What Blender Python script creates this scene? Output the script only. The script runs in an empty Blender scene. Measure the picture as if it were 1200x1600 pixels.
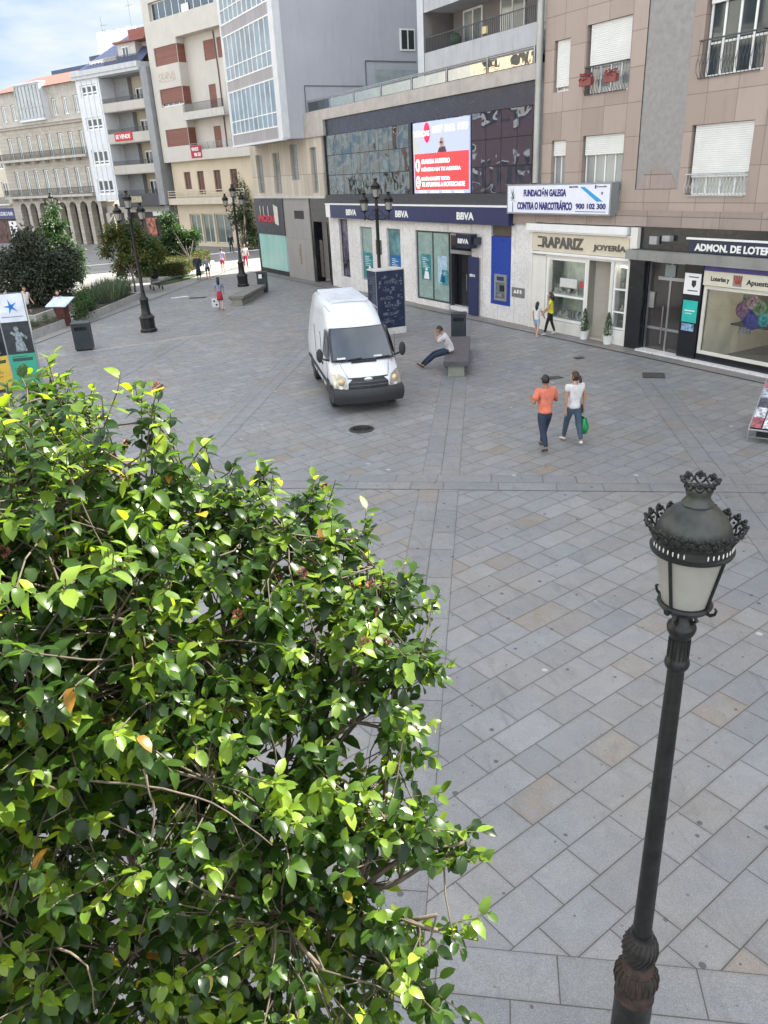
import bpy, bmesh, math, random
from mathutils import Vector, Matrix, noise as mnoise
random.seed(7)
PI = math.pi
sc = bpy.context.scene
col = sc.collection

# ------------------------------------------------------------------ camera
FPX, PITCH, ROLL, CAMH = 1195.0, math.radians(23.8), math.radians(2.9), 5.8
_fw = Vector((0, math.cos(PITCH), -math.sin(PITCH)))
_up = Vector((0, math.sin(PITCH), math.cos(PITCH)))
_rt = Vector((1, 0, 0))
CR = math.cos(ROLL) * _rt - math.sin(ROLL) * _up
CU = math.cos(ROLL) * _up + math.sin(ROLL) * _rt
cam = bpy.data.cameras.new('camera')
camo = bpy.data.objects.new('camera', cam)
col.objects.link(camo)
M = Matrix((CR, CU, -_fw)).transposed().to_4x4()
M.translation = (0, 0, CAMH)
camo.matrix_world = M
cam.sensor_fit = 'VERTICAL'
cam.sensor_height = 24
cam.lens = 24 * FPX / 1600
cam.clip_end = 2000
cam.clip_start = 0.05
sc.camera = camo

# ------------------------------------------------------------------ light
SUN_EL = math.radians(45)
SUN_AZ = math.atan2(.879, .477)          # clockwise from +Y
w = bpy.data.worlds.new('World')
sc.world = w
w.use_nodes = True
nt = w.node_tree
bg = nt.nodes['Background']
sky = nt.nodes.new('ShaderNodeTexSky')
sky.sky_type = 'NISHITA'
sky.sun_disc = False
sky.sun_elevation = SUN_EL
sky.sun_rotation = SUN_AZ
sky.air_density = 1.0
sky.dust_density = 2.5
sky.ozone_density = 0.5
# thin bright cloud over the blue
tc = nt.nodes.new('ShaderNodeTexCoord')
mp = nt.nodes.new('ShaderNodeMapping')
mp.inputs['Scale'].default_value = (1.2, 1.2, 4.5)
nz = nt.nodes.new('ShaderNodeTexNoise')
nz.inputs['Scale'].default_value = 2.2
nz.inputs['Detail'].default_value = 7
nz.inputs['Roughness'].default_value = .55
rp = nt.nodes.new('ShaderNodeValToRGB')
rp.color_ramp.elements[0].position = .36
rp.color_ramp.elements[1].position = .58
mx = nt.nodes.new('ShaderNodeMix')
mx.data_type = 'RGBA'
nt.links.new(tc.outputs['Generated'], mp.inputs[0])
nt.links.new(mp.outputs[0], nz.inputs['Vector'])
nt.links.new(nz.outputs['Fac'], rp.inputs[0])
nt.links.new(rp.outputs[0], mx.inputs[0])
nt.links.new(sky.outputs[0], mx.inputs[6])
mx.inputs[7].default_value = (4.5, 4.55, 4.5, 1)
# dimmer patch of sky added in the view direction to keep it from clipping
vd = nt.nodes.new('ShaderNodeVectorMath'); vd.operation = 'DOT_PRODUCT'
nt.links.new(tc.outputs['Generated'], vd.inputs[0]); vd.inputs[1].default_value = (-.45, .85, .25)
mr0 = nt.nodes.new('ShaderNodeMapRange'); mr0.interpolation_type = 'SMOOTHSTEP'
nt.links.new(vd.outputs['Value'], mr0.inputs[0]); mr0.inputs[1].default_value = .72; mr0.inputs[2].default_value = .93
cl2 = nt.nodes.new('ShaderNodeMix'); cl2.data_type = 'RGBA'
nt.links.new(rp.outputs[0], cl2.inputs[0]); cl2.inputs[6].default_value = (.62, 1.06, 1.62, 1); cl2.inputs[7].default_value = (1.62, 1.72, 1.78, 1)
mx2 = nt.nodes.new('ShaderNodeMix'); mx2.data_type = 'RGBA'
nt.links.new(mr0.outputs[0], mx2.inputs[0]); nt.links.new(mx.outputs[2], mx2.inputs[6]); nt.links.new(cl2.outputs[2], mx2.inputs[7])
nt.links.new(mx2.outputs[2], bg.inputs[0])
bg.inputs[1].default_value = 0.15
sl = bpy.data.lights.new('sun', 'SUN')
sl.energy = 5.0
sl.angle = math.radians(.53)
sl.color = (1, .95, .86)
so = bpy.data.objects.new('sun', sl)
col.objects.link(so)
sd = Vector((math.sin(SUN_AZ) * math.cos(SUN_EL), math.cos(SUN_AZ) * math.cos(SUN_EL), math.sin(SUN_EL)))
so.rotation_euler = (-sd).to_track_quat('-Z', 'Y').to_euler()
so.location = sd * 80
sc.view_settings.view_transform = 'Standard'
sc.view_settings.look = 'None'
sc.view_settings.gamma = 1
sc.view_settings.exposure = 1.96
sc.render.engine = 'CYCLES'
sc.cycles.max_bounces = 6
sc.cycles.transparent_max_bounces = 6

# ------------------------------------------------------------------ helpers
def ray(px, py):
    return _fw + CR * ((px - 600) / FPX) - CU * ((py - 800) / FPX)
def G(px, py, z=0.0):
    """ground point measured off the photograph"""
    d = ray(px, py)
    return Vector((0, 0, CAMH)) + d * ((z - CAMH) / d.z)
def PT(px, py, k):
    return Vector((0, 0, CAMH)) + ray(px, py) * k

def tag(o, label=None, cat=None, group=None, kind=None):
    if label: o['label'] = label
    if cat: o['category'] = cat
    if group: o['group'] = group
    if kind: o['kind'] = kind
    return o
def empty(name, loc=(0, 0, 0), rz=0.0, label=None, cat=None, group=None):
    o = bpy.data.objects.new(name, None)
    col.objects.link(o)
    o.location = loc
    o.rotation_euler = (0, 0, rz)
    return tag(o, label, cat, group)
def copy_tree(o, parent=None):
    c = o.copy()
    col.objects.link(c)
    if parent is not None: c.parent = parent
    for ch in list(o.children): copy_tree(ch, c)
    return c

class MB:
    def __init__(s): s.v = []; s.f = []; s.m = []; s.mi = 0
    def add(s, vs, fs):
        b = len(s.v); s.v += [tuple(v) for v in vs]
        for f in fs: s.f.append([b + i for i in f]); s.m.append(s.mi)
    def box(s, x0, x1, y0, y1, z0, z1):
        if x0 > x1: x0, x1 = x1, x0
        if y0 > y1: y0, y1 = y1, y0
        if z0 > z1: z0, z1 = z1, z0
        s.add([(x0,y0,z0),(x1,y0,z0),(x1,y1,z0),(x0,y1,z0),(x0,y0,z1),(x1,y0,z1),(x1,y1,z1),(x0,y1,z1)],
              [(0,3,2,1),(4,5,6,7),(0,1,5,4),(1,2,6,5),(2,3,7,6),(3,0,4,7)])
        return s
    def quad(s, a, b, c, d): s.add([a, b, c, d], [(0,1,2,3)]); return s
    def poly(s, pts, z0, z1):
        """prism over a polygon (counter-clockwise)"""
        n = len(pts)
        s.add([(p[0], p[1], z0) for p in pts] + [(p[0], p[1], z1) for p in pts],
              [tuple(range(n - 1, -1, -1)), tuple(range(n, 2 * n))] + [(i, (i+1) % n, n + (i+1) % n, n + i) for i in range(n)])
        return s
    def xzpoly(s, pts, y0, y1):
        n = len(pts)
        s.add([(p[0], y0, p[1]) for p in pts] + [(p[0], y1, p[1]) for p in pts],
              [tuple(range(n)), tuple(range(2*n-1, n-1, -1))] + [((i+1) % n, i, n + i, n + (i+1) % n) for i in range(n)])
        return s
    def wall(s, x0, x1, z0, z1, y, ops=(), depth=.2):
        """front face at y (looking towards -y) with real openings and their reveals"""
        xs = sorted({x0, x1, *[min(max(v, x0), x1) for o in ops for v in o[:2]]})
        zs = sorted({z0, z1, *[min(max(v, z0), z1) for o in ops for v in o[2:4]]})
        for i in range(len(xs) - 1):
            for j in range(len(zs) - 1):
                cx = (xs[i] + xs[i+1]) / 2; cz = (zs[j] + zs[j+1]) / 2
                if any(o[0] < cx < o[1] and o[2] < cz < o[3] for o in ops): continue
                s.quad((xs[i],y,zs[j]), (xs[i+1],y,zs[j]), (xs[i+1],y,zs[j+1]), (xs[i],y,zs[j+1]))
        for a, b, c, d in [o[:4] for o in ops]:
            e = y + depth
            s.quad((a,y,c),(a,y,d),(a,e,d),(a,e,c)); s.quad((b,e,c),(b,e,d),(b,y,d),(b,y,c))
            s.quad((a,y,d),(b,y,d),(b,e,d),(a,e,d)); s.quad((a,e,c),(b,e,c),(b,y,c),(a,y,c))
        return s
    def tube(s, pts, rs, n=8, cap=True):
        pts = [Vector(p) for p in pts]
        if not hasattr(rs, '__len__'): rs = [rs] * len(pts)
        b = len(s.v); ref = None
        for i, p in enumerate(pts):
            d = (pts[min(i+1, len(pts)-1)] - pts[max(i-1, 0)]).normalized()
            if ref is None:
                ref = Vector((0,0,1)) if abs(d.z) < .9 else Vector((1,0,0))
            a = ref - d * ref.dot(d); a.normalize(); ref = a; c = d.cross(a)
            for k in range(n):
                t = 2 * PI * k / n
                s.v.append(tuple(p + (a * math.cos(t) + c * math.sin(t)) * rs[i]))
        for i in range(len(pts) - 1):
            for k in range(n):
                s.f.append([b+i*n+k, b+i*n+(k+1) % n, b+(i+1)*n+(k+1) % n, b+(i+1)*n+k]); s.m.append(s.mi)
        if cap:
            s.f.append([b+k for k in range(n-1, -1, -1)]); s.m.append(s.mi)
            s.f.append([b+(len(pts)-1)*n+k for k in range(n)]); s.m.append(s.mi)
        return s
    def lathe(s, prof, n=16, c=(0,0,0), ph=0.0, sx=1, sy=1):
        b = len(s.v)
        for r, z in prof:
            for k in range(n):
                t = 2 * PI * k / n + ph
                s.v.append((c[0] + sx*r*math.cos(t), c[1] + sy*r*math.sin(t), c[2] + z))
        for i in range(len(prof) - 1):
            for k in range(n):
                s.f.append([b+i*n+k, b+i*n+(k+1) % n, b+(i+1)*n+(k+1) % n, b+(i+1)*n+k]); s.m.append(s.mi)
        if prof[0][0] > 1e-4: s.f.append([b+k for k in range(n-1,-1,-1)]); s.m.append(s.mi)
        if prof[-1][0] > 1e-4: s.f.append([b+(len(prof)-1)*n+k for k in range(n)]); s.m.append(s.mi)
        return s
    def ball(s, c, rx, ry=None, rz=None, n=12, m=7):
        ry = ry or rx; rz = rz or rx
        prof = [(max(math.sin(PI*i/m), .0), -math.cos(PI*i/m)) for i in range(m+1)]
        b = len(s.v)
        s.lathe([(r, 0) for r, _ in prof], n)
        for i in range(m+1):
            for k in range(n):
                t = 2*PI*k/n
                s.v[b+i*n+k] = (c[0]+rx*prof[i][0]*math.cos(t), c[1]+ry*prof[i][0]*math.sin(t), c[2]+rz*prof[i][1])
        return s
    def build(s, name, mats, parent=None, smooth=False, loc=None, rz=0, angle=None):
        me = bpy.data.meshes.new(name)
        me.from_pydata(s.v, [], s.f)
        if not isinstance(mats, (list, tuple)): mats = [mats]
        for m in mats: me.materials.append(m)
        if len(mats) > 1: me.polygons.foreach_set('material_index', s.m)
        if smooth: me.polygons.foreach_set('use_smooth', [True] * len(me.polygons))
        me.update()
        if smooth and angle:
            me.set_sharp_from_angle(angle=math.radians(angle))
        o = bpy.data.objects.new(name, me)
        col.objects.link(o)
        if parent is not None: o.parent = parent
        if loc is not None: o.location = loc
        if rz: o.rotation_euler = (0, 0, rz)
        return o

# ---- node helpers
class NG:
    def __init__(s, mat): s.t = mat.node_tree; s.n = s.t.nodes; s.l = s.t.links
    def put(s, sock, v):
        if isinstance(v, bpy.types.NodeSocket): s.l.new(v, sock)
        elif v is not None: sock.default_value = v
    def m(s, op, a, b=None, c=None, clamp=False):
        n = s.n.new('ShaderNodeMath'); n.operation = op; n.use_clamp = clamp
        s.put(n.inputs[0], a); s.put(n.inputs[1], b)
        if c is not None: s.put(n.inputs[2], c)
        return n.outputs[0]
    def xyz(s, x=0, y=0, z=0):
        n = s.n.new('ShaderNodeCombineXYZ'); s.put(n.inputs[0], x); s.put(n.inputs[1], y); s.put(n.inputs[2], z); return n.outputs[0]
    def sep(s, v):
        n = s.n.new('ShaderNodeSeparateXYZ'); s.put(n.inputs[0], v); return n.outputs
    def wn(s, v):
        n = s.n.new('ShaderNodeTexWhiteNoise'); n.noise_dimensions = '3D'; s.put(n.inputs[0], v); return n.outputs
    def noise(s, v, scale, detail=3, rough=.5, dist=0):
        n = s.n.new('ShaderNodeTexNoise'); s.put(n.inputs['Vector'], v); n.inputs['Scale'].default_value = scale
        n.inputs['Detail'].default_value = detail; n.inputs['Roughness'].default_value = rough; n.inputs['Distortion'].default_value = dist
        return n.outputs['Fac']
    def vor(s, v, scale, feat='F1'):
        n = s.n.new('ShaderNodeTexVoronoi'); n.feature = feat; n.voronoi_dimensions = '2D'; s.put(n.inputs['Vector'], v); n.inputs['Scale'].default_value = scale
        return n.outputs
    def mix(s, f, a, b, blend='MIX'):
        n = s.n.new('ShaderNodeMix'); n.data_type = 'RGBA'; n.blend_type = blend
        s.put(n.inputs[0], f); s.put(n.inputs[6], c4(a)); s.put(n.inputs[7], c4(b)); return n.outputs[2]
    def ramp(s, f, stops, interp='LINEAR'):
        n = s.n.new('ShaderNodeValToRGB'); r = n.color_ramp; r.interpolation = interp
        while len(r.elements) < len(stops): r.elements.new(.5)
        for e, (p, c) in zip(r.elements, stops): e.position = p; e.color = c4(c)
        s.put(n.inputs[0], f); return n.outputs[0]
    def mr(s, v, a, b, c=0, d=1):
        n = s.n.new('ShaderNodeMapRange'); s.put(n.inputs[0], v)
        for i, q in enumerate((a, b, c, d)): n.inputs[i+1].default_value = q
        return n.outputs[0]
    def bump(s, h, st=.3, dist=.02):
        n = s.n.new('ShaderNodeBump'); n.inputs['Strength'].default_value = st; n.inputs['Distance'].default_value = dist
        s.put(n.inputs['Height'], h); return n.outputs[0]
    def obj(s): return s.n.new('ShaderNodeTexCoord').outputs['Object']
    def pos(s): return s.n.new('ShaderNodeNewGeometry').outputs['Position']
def c4(c):
    if isinstance(c, (tuple, list)) and len(c) == 3: return (c[0], c[1], c[2], 1)
    return c
def S(r, g, b):
    f = lambda v: (v/255/12.92 if v/255 <= .04045 else ((v/255+.055)/1.055)**2.4)
    return (f(r), f(g), f(b))
def newmat(name):
    m = bpy.data.materials.new(name); m.use_nodes = True
    g = NG(m); return m, g, m.node_tree.nodes['Principled BSDF']
_mc = {}
def mat(name, c, rough=.6, var=.12, vs=3.0, metal=0, bump=0, bs=40, spec=.5, dirt=0):
    """plain material with mottling, a little dirt and optional grain"""
    key = (name, c, rough, var, vs, metal, bump)
    if key in _mc: return _mc[key]
    m, g, p = newmat(name)
    o = g.obj()
    n = g.noise(o, vs, 5, .6)
    d = tuple(max(0, x*(1-var*1.6)) for x in c); u = tuple(min(1, x*(1+var)) for x in c)
    cc = g.mix(g.mr(n, .3, .7), d, u)
    if dirt:
        sx = g.sep(o); sv = g.xyz(g.m('MULTIPLY', sx[0], 3), g.m('MULTIPLY', sx[1], 3), g.m('MULTIPLY', sx[2], .35))
        st = g.mr(g.noise(sv, 1.4, 5, .65), .52, .8)
        cc = g.mix(g.m('MULTIPLY', st, dirt), cc, tuple(x*.45 for x in c))
    g.put(p.inputs['Base Color'], cc)
    g.put(p.inputs['Roughness'], g.mr(g.noise(o, vs*2.3, 4), .3, .7, max(0.02, rough-.08), min(1, rough+.08)))
    p.inputs['Metallic'].default_value = metal
    p.inputs['Specular IOR Level'].default_value = spec
    if bump: g.put(p.inputs['Normal'], g.bump(g.noise(o, bs, 3), bump, .01))
    _mc[key] = m
    return m
def panelmat(name, c1, c2, w, h, joint=.012, jc=(.06,.055,.05), speck=.25, ss=90, rough=.55, off=0.0, dirt=.35, ox=0., oz=0.):
    """cladding slabs with joints, laid over (x+y, z) of the building"""
    m, g, p = newmat(name)
    o = g.obj(); s = g.sep(o)
    u = g.m('ADD', g.m('ADD', s[0], s[1]), ox)
    z = g.m('ADD', s[2], oz)
    row = g.m('FLOOR', g.m('DIVIDE', z, h))
    uu = g.m('ADD', g.m('DIVIDE', u, w), g.m('MULTIPLY', row, off))
    cx = g.m('FLOOR', uu)
    fu = g.m('SUBTRACT', uu, cx); fz = g.m('SUBTRACT', g.m('DIVIDE', z, h), row)
    du = g.m('MULTIPLY', g.m('MINIMUM', fu, g.m('SUBTRACT', 1, fu)), w)
    dz = g.m('MULTIPLY', g.m('MINIMUM', fz, g.m('SUBTRACT', 1, fz)), h)
    jm = g.mr(g.m('MINIMUM', du, dz), joint*.35, joint*.8, 1, 0)
    hsh = g.wn(g.xyz(cx, row, 3))[0]
    cc = g.mix(hsh, c1, c2)
    sp = g.noise(o, ss, 2, .7)
    cc = g.mix(g.mr(sp, .35, .7, 0, speck), cc, tuple(x*.35 for x in c1))
    big = g.noise(o, .9, 5, .6)
    cc = g.mix(g.mr(big, .45, .8, 0, .35), cc, tuple(x*.6 for x in c2))
    sv = g.xyz(g.m('MULTIPLY', s[0], 4), g.m('MULTIPLY', s[1], 4), g.m('MULTIPLY', s[2], .4))
    cc = g.mix(g.m('MULTIPLY', g.mr(g.noise(sv, 1.2, 5, .6), .55, .85), dirt), cc, tuple(x*.4 for x in c1))
    cc = g.mix(jm, cc, jc)
    g.put(p.inputs['Base Color'], cc)
    p.inputs['Roughness'].default_value = rough
    g.put(p.inputs['Normal'], g.bump(g.m('SUBTRACT', 1, jm), .5, .01))
    return m
def glassmat(name, c=(.02,.025,.03), refl=.35, rough=.03, wav=.0, ws=1.5):
    m, g, p = newmat(name)
    o = g.obj()
    g.put(p.inputs['Base Color'], g.mix(g.mr(g.noise(o, .7, 3), .3, .7), c, tuple(min(1, x*1.7) for x in c)))
    p.inputs['Roughness'].default_value = rough
    p.inputs['Metallic'].default_value = refl
    p.inputs['Specular IOR Level'].default_value = .8
    if wav: g.put(p.inputs['Normal'], g.bump(g.noise(o, ws, 2, .4), wav, .1))
    return m
def emit(name, c, s=1):
    m, g, p = newmat(name)
    p.inputs['Base Color'].default_value = c4(tuple(x*.5 for x in c)); p.inputs['Emission Color'].default_value = c4(c); p.inputs['Emission Strength'].default_value = s*.62
    p.inputs['Roughness'].default_value = .25
    return m

def slabmat(name, ang, ou, ov, rh, ln, tan_amt=.08, base=None, joint=.006, jit=.45, zone=1):
    """granite paving: rows of slabs of uneven length"""
    m, g, p = newmat(name)
    P = g.pos(); s = g.sep(P); ca, sa = math.cos(ang), math.sin(ang)
    U = g.m('ADD', g.m('ADD', g.m('MULTIPLY', s[0], ca), g.m('MULTIPLY', s[1], sa)), ou)
    V = g.m('ADD', g.m('SUBTRACT', g.m('MULTIPLY', s[1], ca), g.m('MULTIPLY', s[0], sa)), ov)
    vr = g.m('DIVIDE', V, rh); row = g.m('FLOOR', vr); fv = g.m('SUBTRACT', vr, row)
    uu = g.m('ADD', g.m('DIVIDE', U, ln), g.m('MULTIPLY', g.wn(g.xyz(row, 7, zone))[0], 5))
    c = g.m('FLOOR', uu); f = g.m('SUBTRACT', uu, c)
    b0 = g.m('MULTIPLY', g.wn(g.xyz(c, row, zone))[0], jit)
    b1 = g.m('ADD', g.m('MULTIPLY', g.wn(g.xyz(g.m('ADD', c, 1), row, zone))[0], jit), 1)
    lt = g.m('LESS_THAN', f, b0)
    idc = g.m('SUBTRACT', c, lt)
    du = g.m('MULTIPLY', g.m('MINIMUM', g.m('ABSOLUTE', g.m('SUBTRACT', f, b0)), g.m('SUBTRACT', b1, f)), ln)
    dv = g.m('MULTIPLY', g.m('MINIMUM', fv, g.m('SUBTRACT', 1, fv)), rh)
    wob = g.m('MULTIPLY', g.m('SUBTRACT', g.noise(P, 9, 2), .5), .004)
    d = g.m('ADD', g.m('MINIMUM', du, dv), wob)
    jm = g.mr(d, joint*.45, joint*1.1, 1, 0)
    soft = g.mr(d, joint, joint*6, 1, 0)
    h = g.wn(g.xyz(idc, row, zone+11)); h1 = h[0]; hc = g.sep(h[1])
    base = base or [(0, (.180,.186,.190)), (.3, (.196,.202,.207)), (.7, (.210,.215,.219)), (1, (.238,.240,.241))]
    cc = g.ramp(h1, base)
    # veined warm slabs, and warm staining that wanders across a slab
    wt = g.mr(hc[1], 1-tan_amt, 1-tan_amt+.03)
    sn = g.noise(g.xyz(g.m('ADD', s[0], g.m('MULTIPLY', hc[0], 30)), s[1], 0), 1.9, 4, .6, .6)
    cc = g.mix(g.m('MULTIPLY', wt, g.mr(sn, .35, .62, .1, .9)), cc, (.215,.172,.128))
    big = g.noise(P, .55, 5, .62)
    cc = g.mix(g.mr(big, .40, .70, 0, .60), cc, (.225,.200,.168))
    cc = g.mix(g.mr(g.noise(P, .23, 5, .65), .45, .72, 0, .45), cc, (.13,.137,.15))
    scf = g.noise(g.xyz(g.m('ADD', g.m('MULTIPLY', s[0], .35), s[1]), g.m('MULTIPLY', s[0], 2.2), 0), 1.1, 6, .7, 1.2)
    cc = g.mix(g.mr(scf, .56, .70, 0, .35), cc, (.10,.098,.095))
    # mineral grain
    gr = g.noise(P, 95, 4, .9)
    cc = g.mix(g.mr(gr, .30, .72, 0, 1), g.mix(1, cc, (.50,.50,.51), 'MULTIPLY'), g.mix(1, cc, (1.6,1.6,1.6), 'MULTIPLY'))
    mg = g.noise(P, 34, 4, .7)
    cc = g.mix(g.mr(mg, .35, .7, 0, .55), cc, g.mix(1, cc, (.68,.68,.68), 'MULTIPLY'))
    md = g.noise(g.xyz(g.m('ADD', s[0], g.m('MULTIPLY', hc[2], 9)), g.m('ADD', s[1], g.m('MULTIPLY', hc[0], 9)), 0), 3.6, 5, .68, .8)
    cc = g.mix(g.mr(md, .38, .68, 0, .55), cc, g.mix(1, cc, (1.28,1.27,1.24), 'MULTIPLY'))
    # trodden gum, drips, bird lime
    vo = g.vor(g.xyz(s[0], s[1], 0), 1.7)
    rr = g.sep(vo['Color'])[0]
    sz = g.mr(rr, .15, 1, 0, .055)
    spot = g.m('LESS_THAN', vo['Distance'], sz)
    cc = g.mix(g.m('MULTIPLY', spot, .75), cc, (.035,.035,.04))
    v2 = g.vor(g.xyz(s[0], s[1], 0), 4.3)
    spot2 = g.m('LESS_THAN', v2['Distance'], g.mr(g.sep(v2['Color'])[1], .55, 1, 0, .07))
    cc = g.mix(g.m('MULTIPLY', spot2, .5), cc, (.05,.05,.055))
    v3 = g.vor(g.xyz(g.m('ADD', s[0], g.m('MULTIPLY', g.noise(P, 14, 2), .08)), s[1], 0), .8)
    spot3 = g.m('LESS_THAN', v3['Distance'], g.mr(g.sep(v3['Color'])[2], .7, 1, 0, .045))
    cc = g.mix(g.m('MULTIPLY', spot3, .6), cc, (.5,.5,.5))
    cc = g.mix(g.m('MULTIPLY', soft, g.mr(g.noise(P, 2.2, 3), .35, .7, .08, .42)), cc, (.12,.10,.085))
    cc = g.mix(jm, cc, (.052,.049,.047))
    g.put(p.inputs['Base Color'], cc)
    g.put(p.inputs['Roughness'], g.mr(g.noise(P, 3, 4, .6), .3, .7, .42, .68))
    hb = g.m('ADD', g.m('SUBTRACT', 1, jm), g.m('MULTIPLY', gr, .12))
    g.put(p.inputs['Normal'], g.bump(hb, .35, .006))
    return m

def text(name, s, x0, x1, z0, z1, y, m, parent, bold=.0, depth=.012, side=None):
    """raised lettering fitted into a rectangle of a face that looks to -y"""
    cu = bpy.data.curves.new('t', 'FONT'); cu.body = s; cu.size = 1; cu.offset = bold; cu.extrude = .02
    cu.align_x = 'LEFT'; cu.resolution_u = 3
    to = bpy.data.objects.new('t', cu); col.objects.link(to)
    dg = bpy.context.evaluated_depsgraph_get(); dg.update()
    me = to.evaluated_get(dg).to_mesh()
    vs = [v.co.copy() for v in me.vertices]; fs = [list(p.vertices) for p in me.polygons]
    to.evaluated_get(dg).to_mesh_clear()
    bpy.data.objects.remove(to); bpy.data.curves.remove(cu)
    ax = min(v.x for v in vs); bx = max(v.x for v in vs); ay = min(v.y for v in vs); by = max(v.y for v in vs)
    mb = MB()
    out = []
    for v in vs:
        X = x0 + (v.x-ax)/(bx-ax)*(x1-x0); Z = z0 + (v.y-ay)/(by-ay)*(z1-z0); Y = y - (depth if v.z > 0 else 0)
        out.append((X, Y, Z))
    mb.add(out, fs)
    o = mb.build(name, m, parent)
    return o

def window(parent, x0, x1, z0, z1, y, cols=2, rows=1, fm=None, gm=None, fw=.05, fd=.06, name='window', pane='pane', split=None):
    f = MB(); yb = y + fd
    f.box(x0, x0+fw, y, yb, z0, z1); f.box(x1-fw, x1, y, yb, z0, z1)
    f.box(x0+fw, x1-fw, y, yb, z0, z0+fw); f.box(x0+fw, x1-fw, y, yb, z1-fw, z1)
    for i in range(1, cols):
        c = x0 + (x1-x0)*i/cols
        f.box(c-fw*.5, c+fw*.5, y+.004, yb-.004, z0+fw, z1-fw)
    zz = [z0 + (z1-z0)*j/rows for j in range(1, rows)] if split is None else split
    for c in zz: f.box(x0+fw, x1-fw, y+.008, yb-.008, c-fw*.4, c+fw*.4)
    fo = f.build(name, fm, parent)
    MB().box(x0+fw*.5, x1-fw*.5, y+fd*.45, y+fd*.6, z0+fw*.5, z1-fw*.5).build(pane, gm, fo)
    return fo
def shutter(parent, x0, x1, z0, z1, y, m, name='roller_shutter', pitch=.055):
    b = MB(); n = max(2, int((z1-z0)/pitch)); vs = []; fs = []
    for i in range(n):
        a = z0 + (z1-z0)*i/n; c = z0 + (z1-z0)*(i+1)/n
        k = len(vs)
        vs += [(x0,y+.012,a),(x1,y+.012,a),(x0,y,a+(c-a)*.25),(x1,y,a+(c-a)*.25),(x0,y+.004,c),(x1,y+.004,c)]
        fs += [(k,k+1,k+3,k+2),(k+2,k+3,k+5,k+4)]
        if i < n-1: fs.append((k+4,k+5,k+7,k+6))
    b.add(vs, fs)
    b.box(x0, x1, y+.02, y+.03, z0, z1)
    return b.build(name, m, parent)
def railing(parent, x0, x1, z0, z1, y, m, sp=.12, r=.008, ret=0.0, name='railing', mids=()):
    b = MB()
    b.box(x0, x1, y-.02, y+.02, z1-.035, z1); b.box(x0, x1, y-.012, y+.012, z0, z0+.025)
    for q in mids: b.box(x0, x1, y-.01, y+.01, q-.01, q+.01)
    n = max(1, int((x1-x0)/sp))
    for i in range(n+1):
        x = x0 + (x1-x0)*i/n
        b.box(x-r, x+r, y-r, y+r, z0+.025, z1-.035)
    if ret:
        for x in (x0, x1):
            b.box(x-.012, x+.012, y+.02, y+ret, z1-.035, z1); b.box(x-.01, x+.01, y+.012, y+ret, z0, z0+.025)
            for i in range(1, int(ret/sp)):
                b.box(x-r, x+r, y+i*sp-r, y+i*sp+r, z0+.025, z1-.035)
    return b.build(name, m, parent)

# ------------------------------------------------------------------ materials
BANDDIR = math.atan2(1, .139)            # the long bands of the paving
MF = slabmat('paving field', math.radians(36.2), .13, .17, .385, .62)
MFOOT = slabmat('footway', math.atan2(-.879, .477), 0, .07, .42, .9, tan_amt=.35, zone=8,
                base=[(0,(.13,.135,.145)),(.5,(.16,.16,.165)),(1,(.19,.185,.18))])
MPALE = slabmat('pale paving', BANDDIR, 0, 0, .8, 1.2, tan_amt=.1, zone=9, base=[(0,(.20,.20,.195)),(1,(.27,.265,.255))])
white = mat('white paint', (.74,.74,.72), .45, .04)
cream = mat('cream plaster', (.60,.53,.42), .8, .07, 1.2, bump=.1, dirt=.35)
black = mat('black gloss', (.012,.013,.016), .18, .2)
blackm = mat('black matt', (.02,.021,.024), .6, .2)
dkgrey = mat('dark grey metal', (.035,.04,.047), .4, .2)
steel = mat('brushed steel', (.38,.39,.40), .35, .08, 2, metal=.8)
alu = mat('grey aluminium', (.26,.28,.29), .45, .08, 2, metal=.3)
navy = mat('navy panel', (.018,.027,.088), .35, .08)
blue = mat('bright blue panel', (.008,.045,.30), .35, .06)
granitew = mat('pale granite trim', (.40,.37,.335), .75, .10, 2.2, bump=.15, dirt=.5)
concrete = mat('concrete', (.34,.345,.36), .85, .1, 1.5, bump=.1, dirt=.5)
glass = glassmat('window glass', (.03,.04,.045), .28, .04)
glassd = glassmat('dark glass', (.012,.016,.018), .12, .05)
glassp = glassmat('curtained glass', (.20,.22,.22), .18, .12)
marble_m, _g, _p = newmat('white marble')
_o = _g.obj(); _w = _g.noise(_o, 1.3, 6, .7, 2.4)
_v = _g.mr(_g.m('ABSOLUTE', _g.m('SUBTRACT', _w, .5)), 0, .03, 1, 0)
_c = _g.mix(_g.m('MULTIPLY', _v, .55), _g.mix(_g.mr(_g.noise(_o, .8, 4), .3, .7), (.62,.60,.585), (.74,.725,.71)), (.33,.32,.31))
_s = _g.sep(_o); _fx = _g.m('FRACT', _g.m('DIVIDE', _g.m('ADD', _s[0], 40.28), 1.07)); 
_j = _g.m('LESS_THAN', _fx, .010)
_g.put(_p.inputs['Base Color'], _g.mix(_j, _c, (.22,.21,.2))); _p.inputs['Roughness'].default_value = .35

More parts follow.
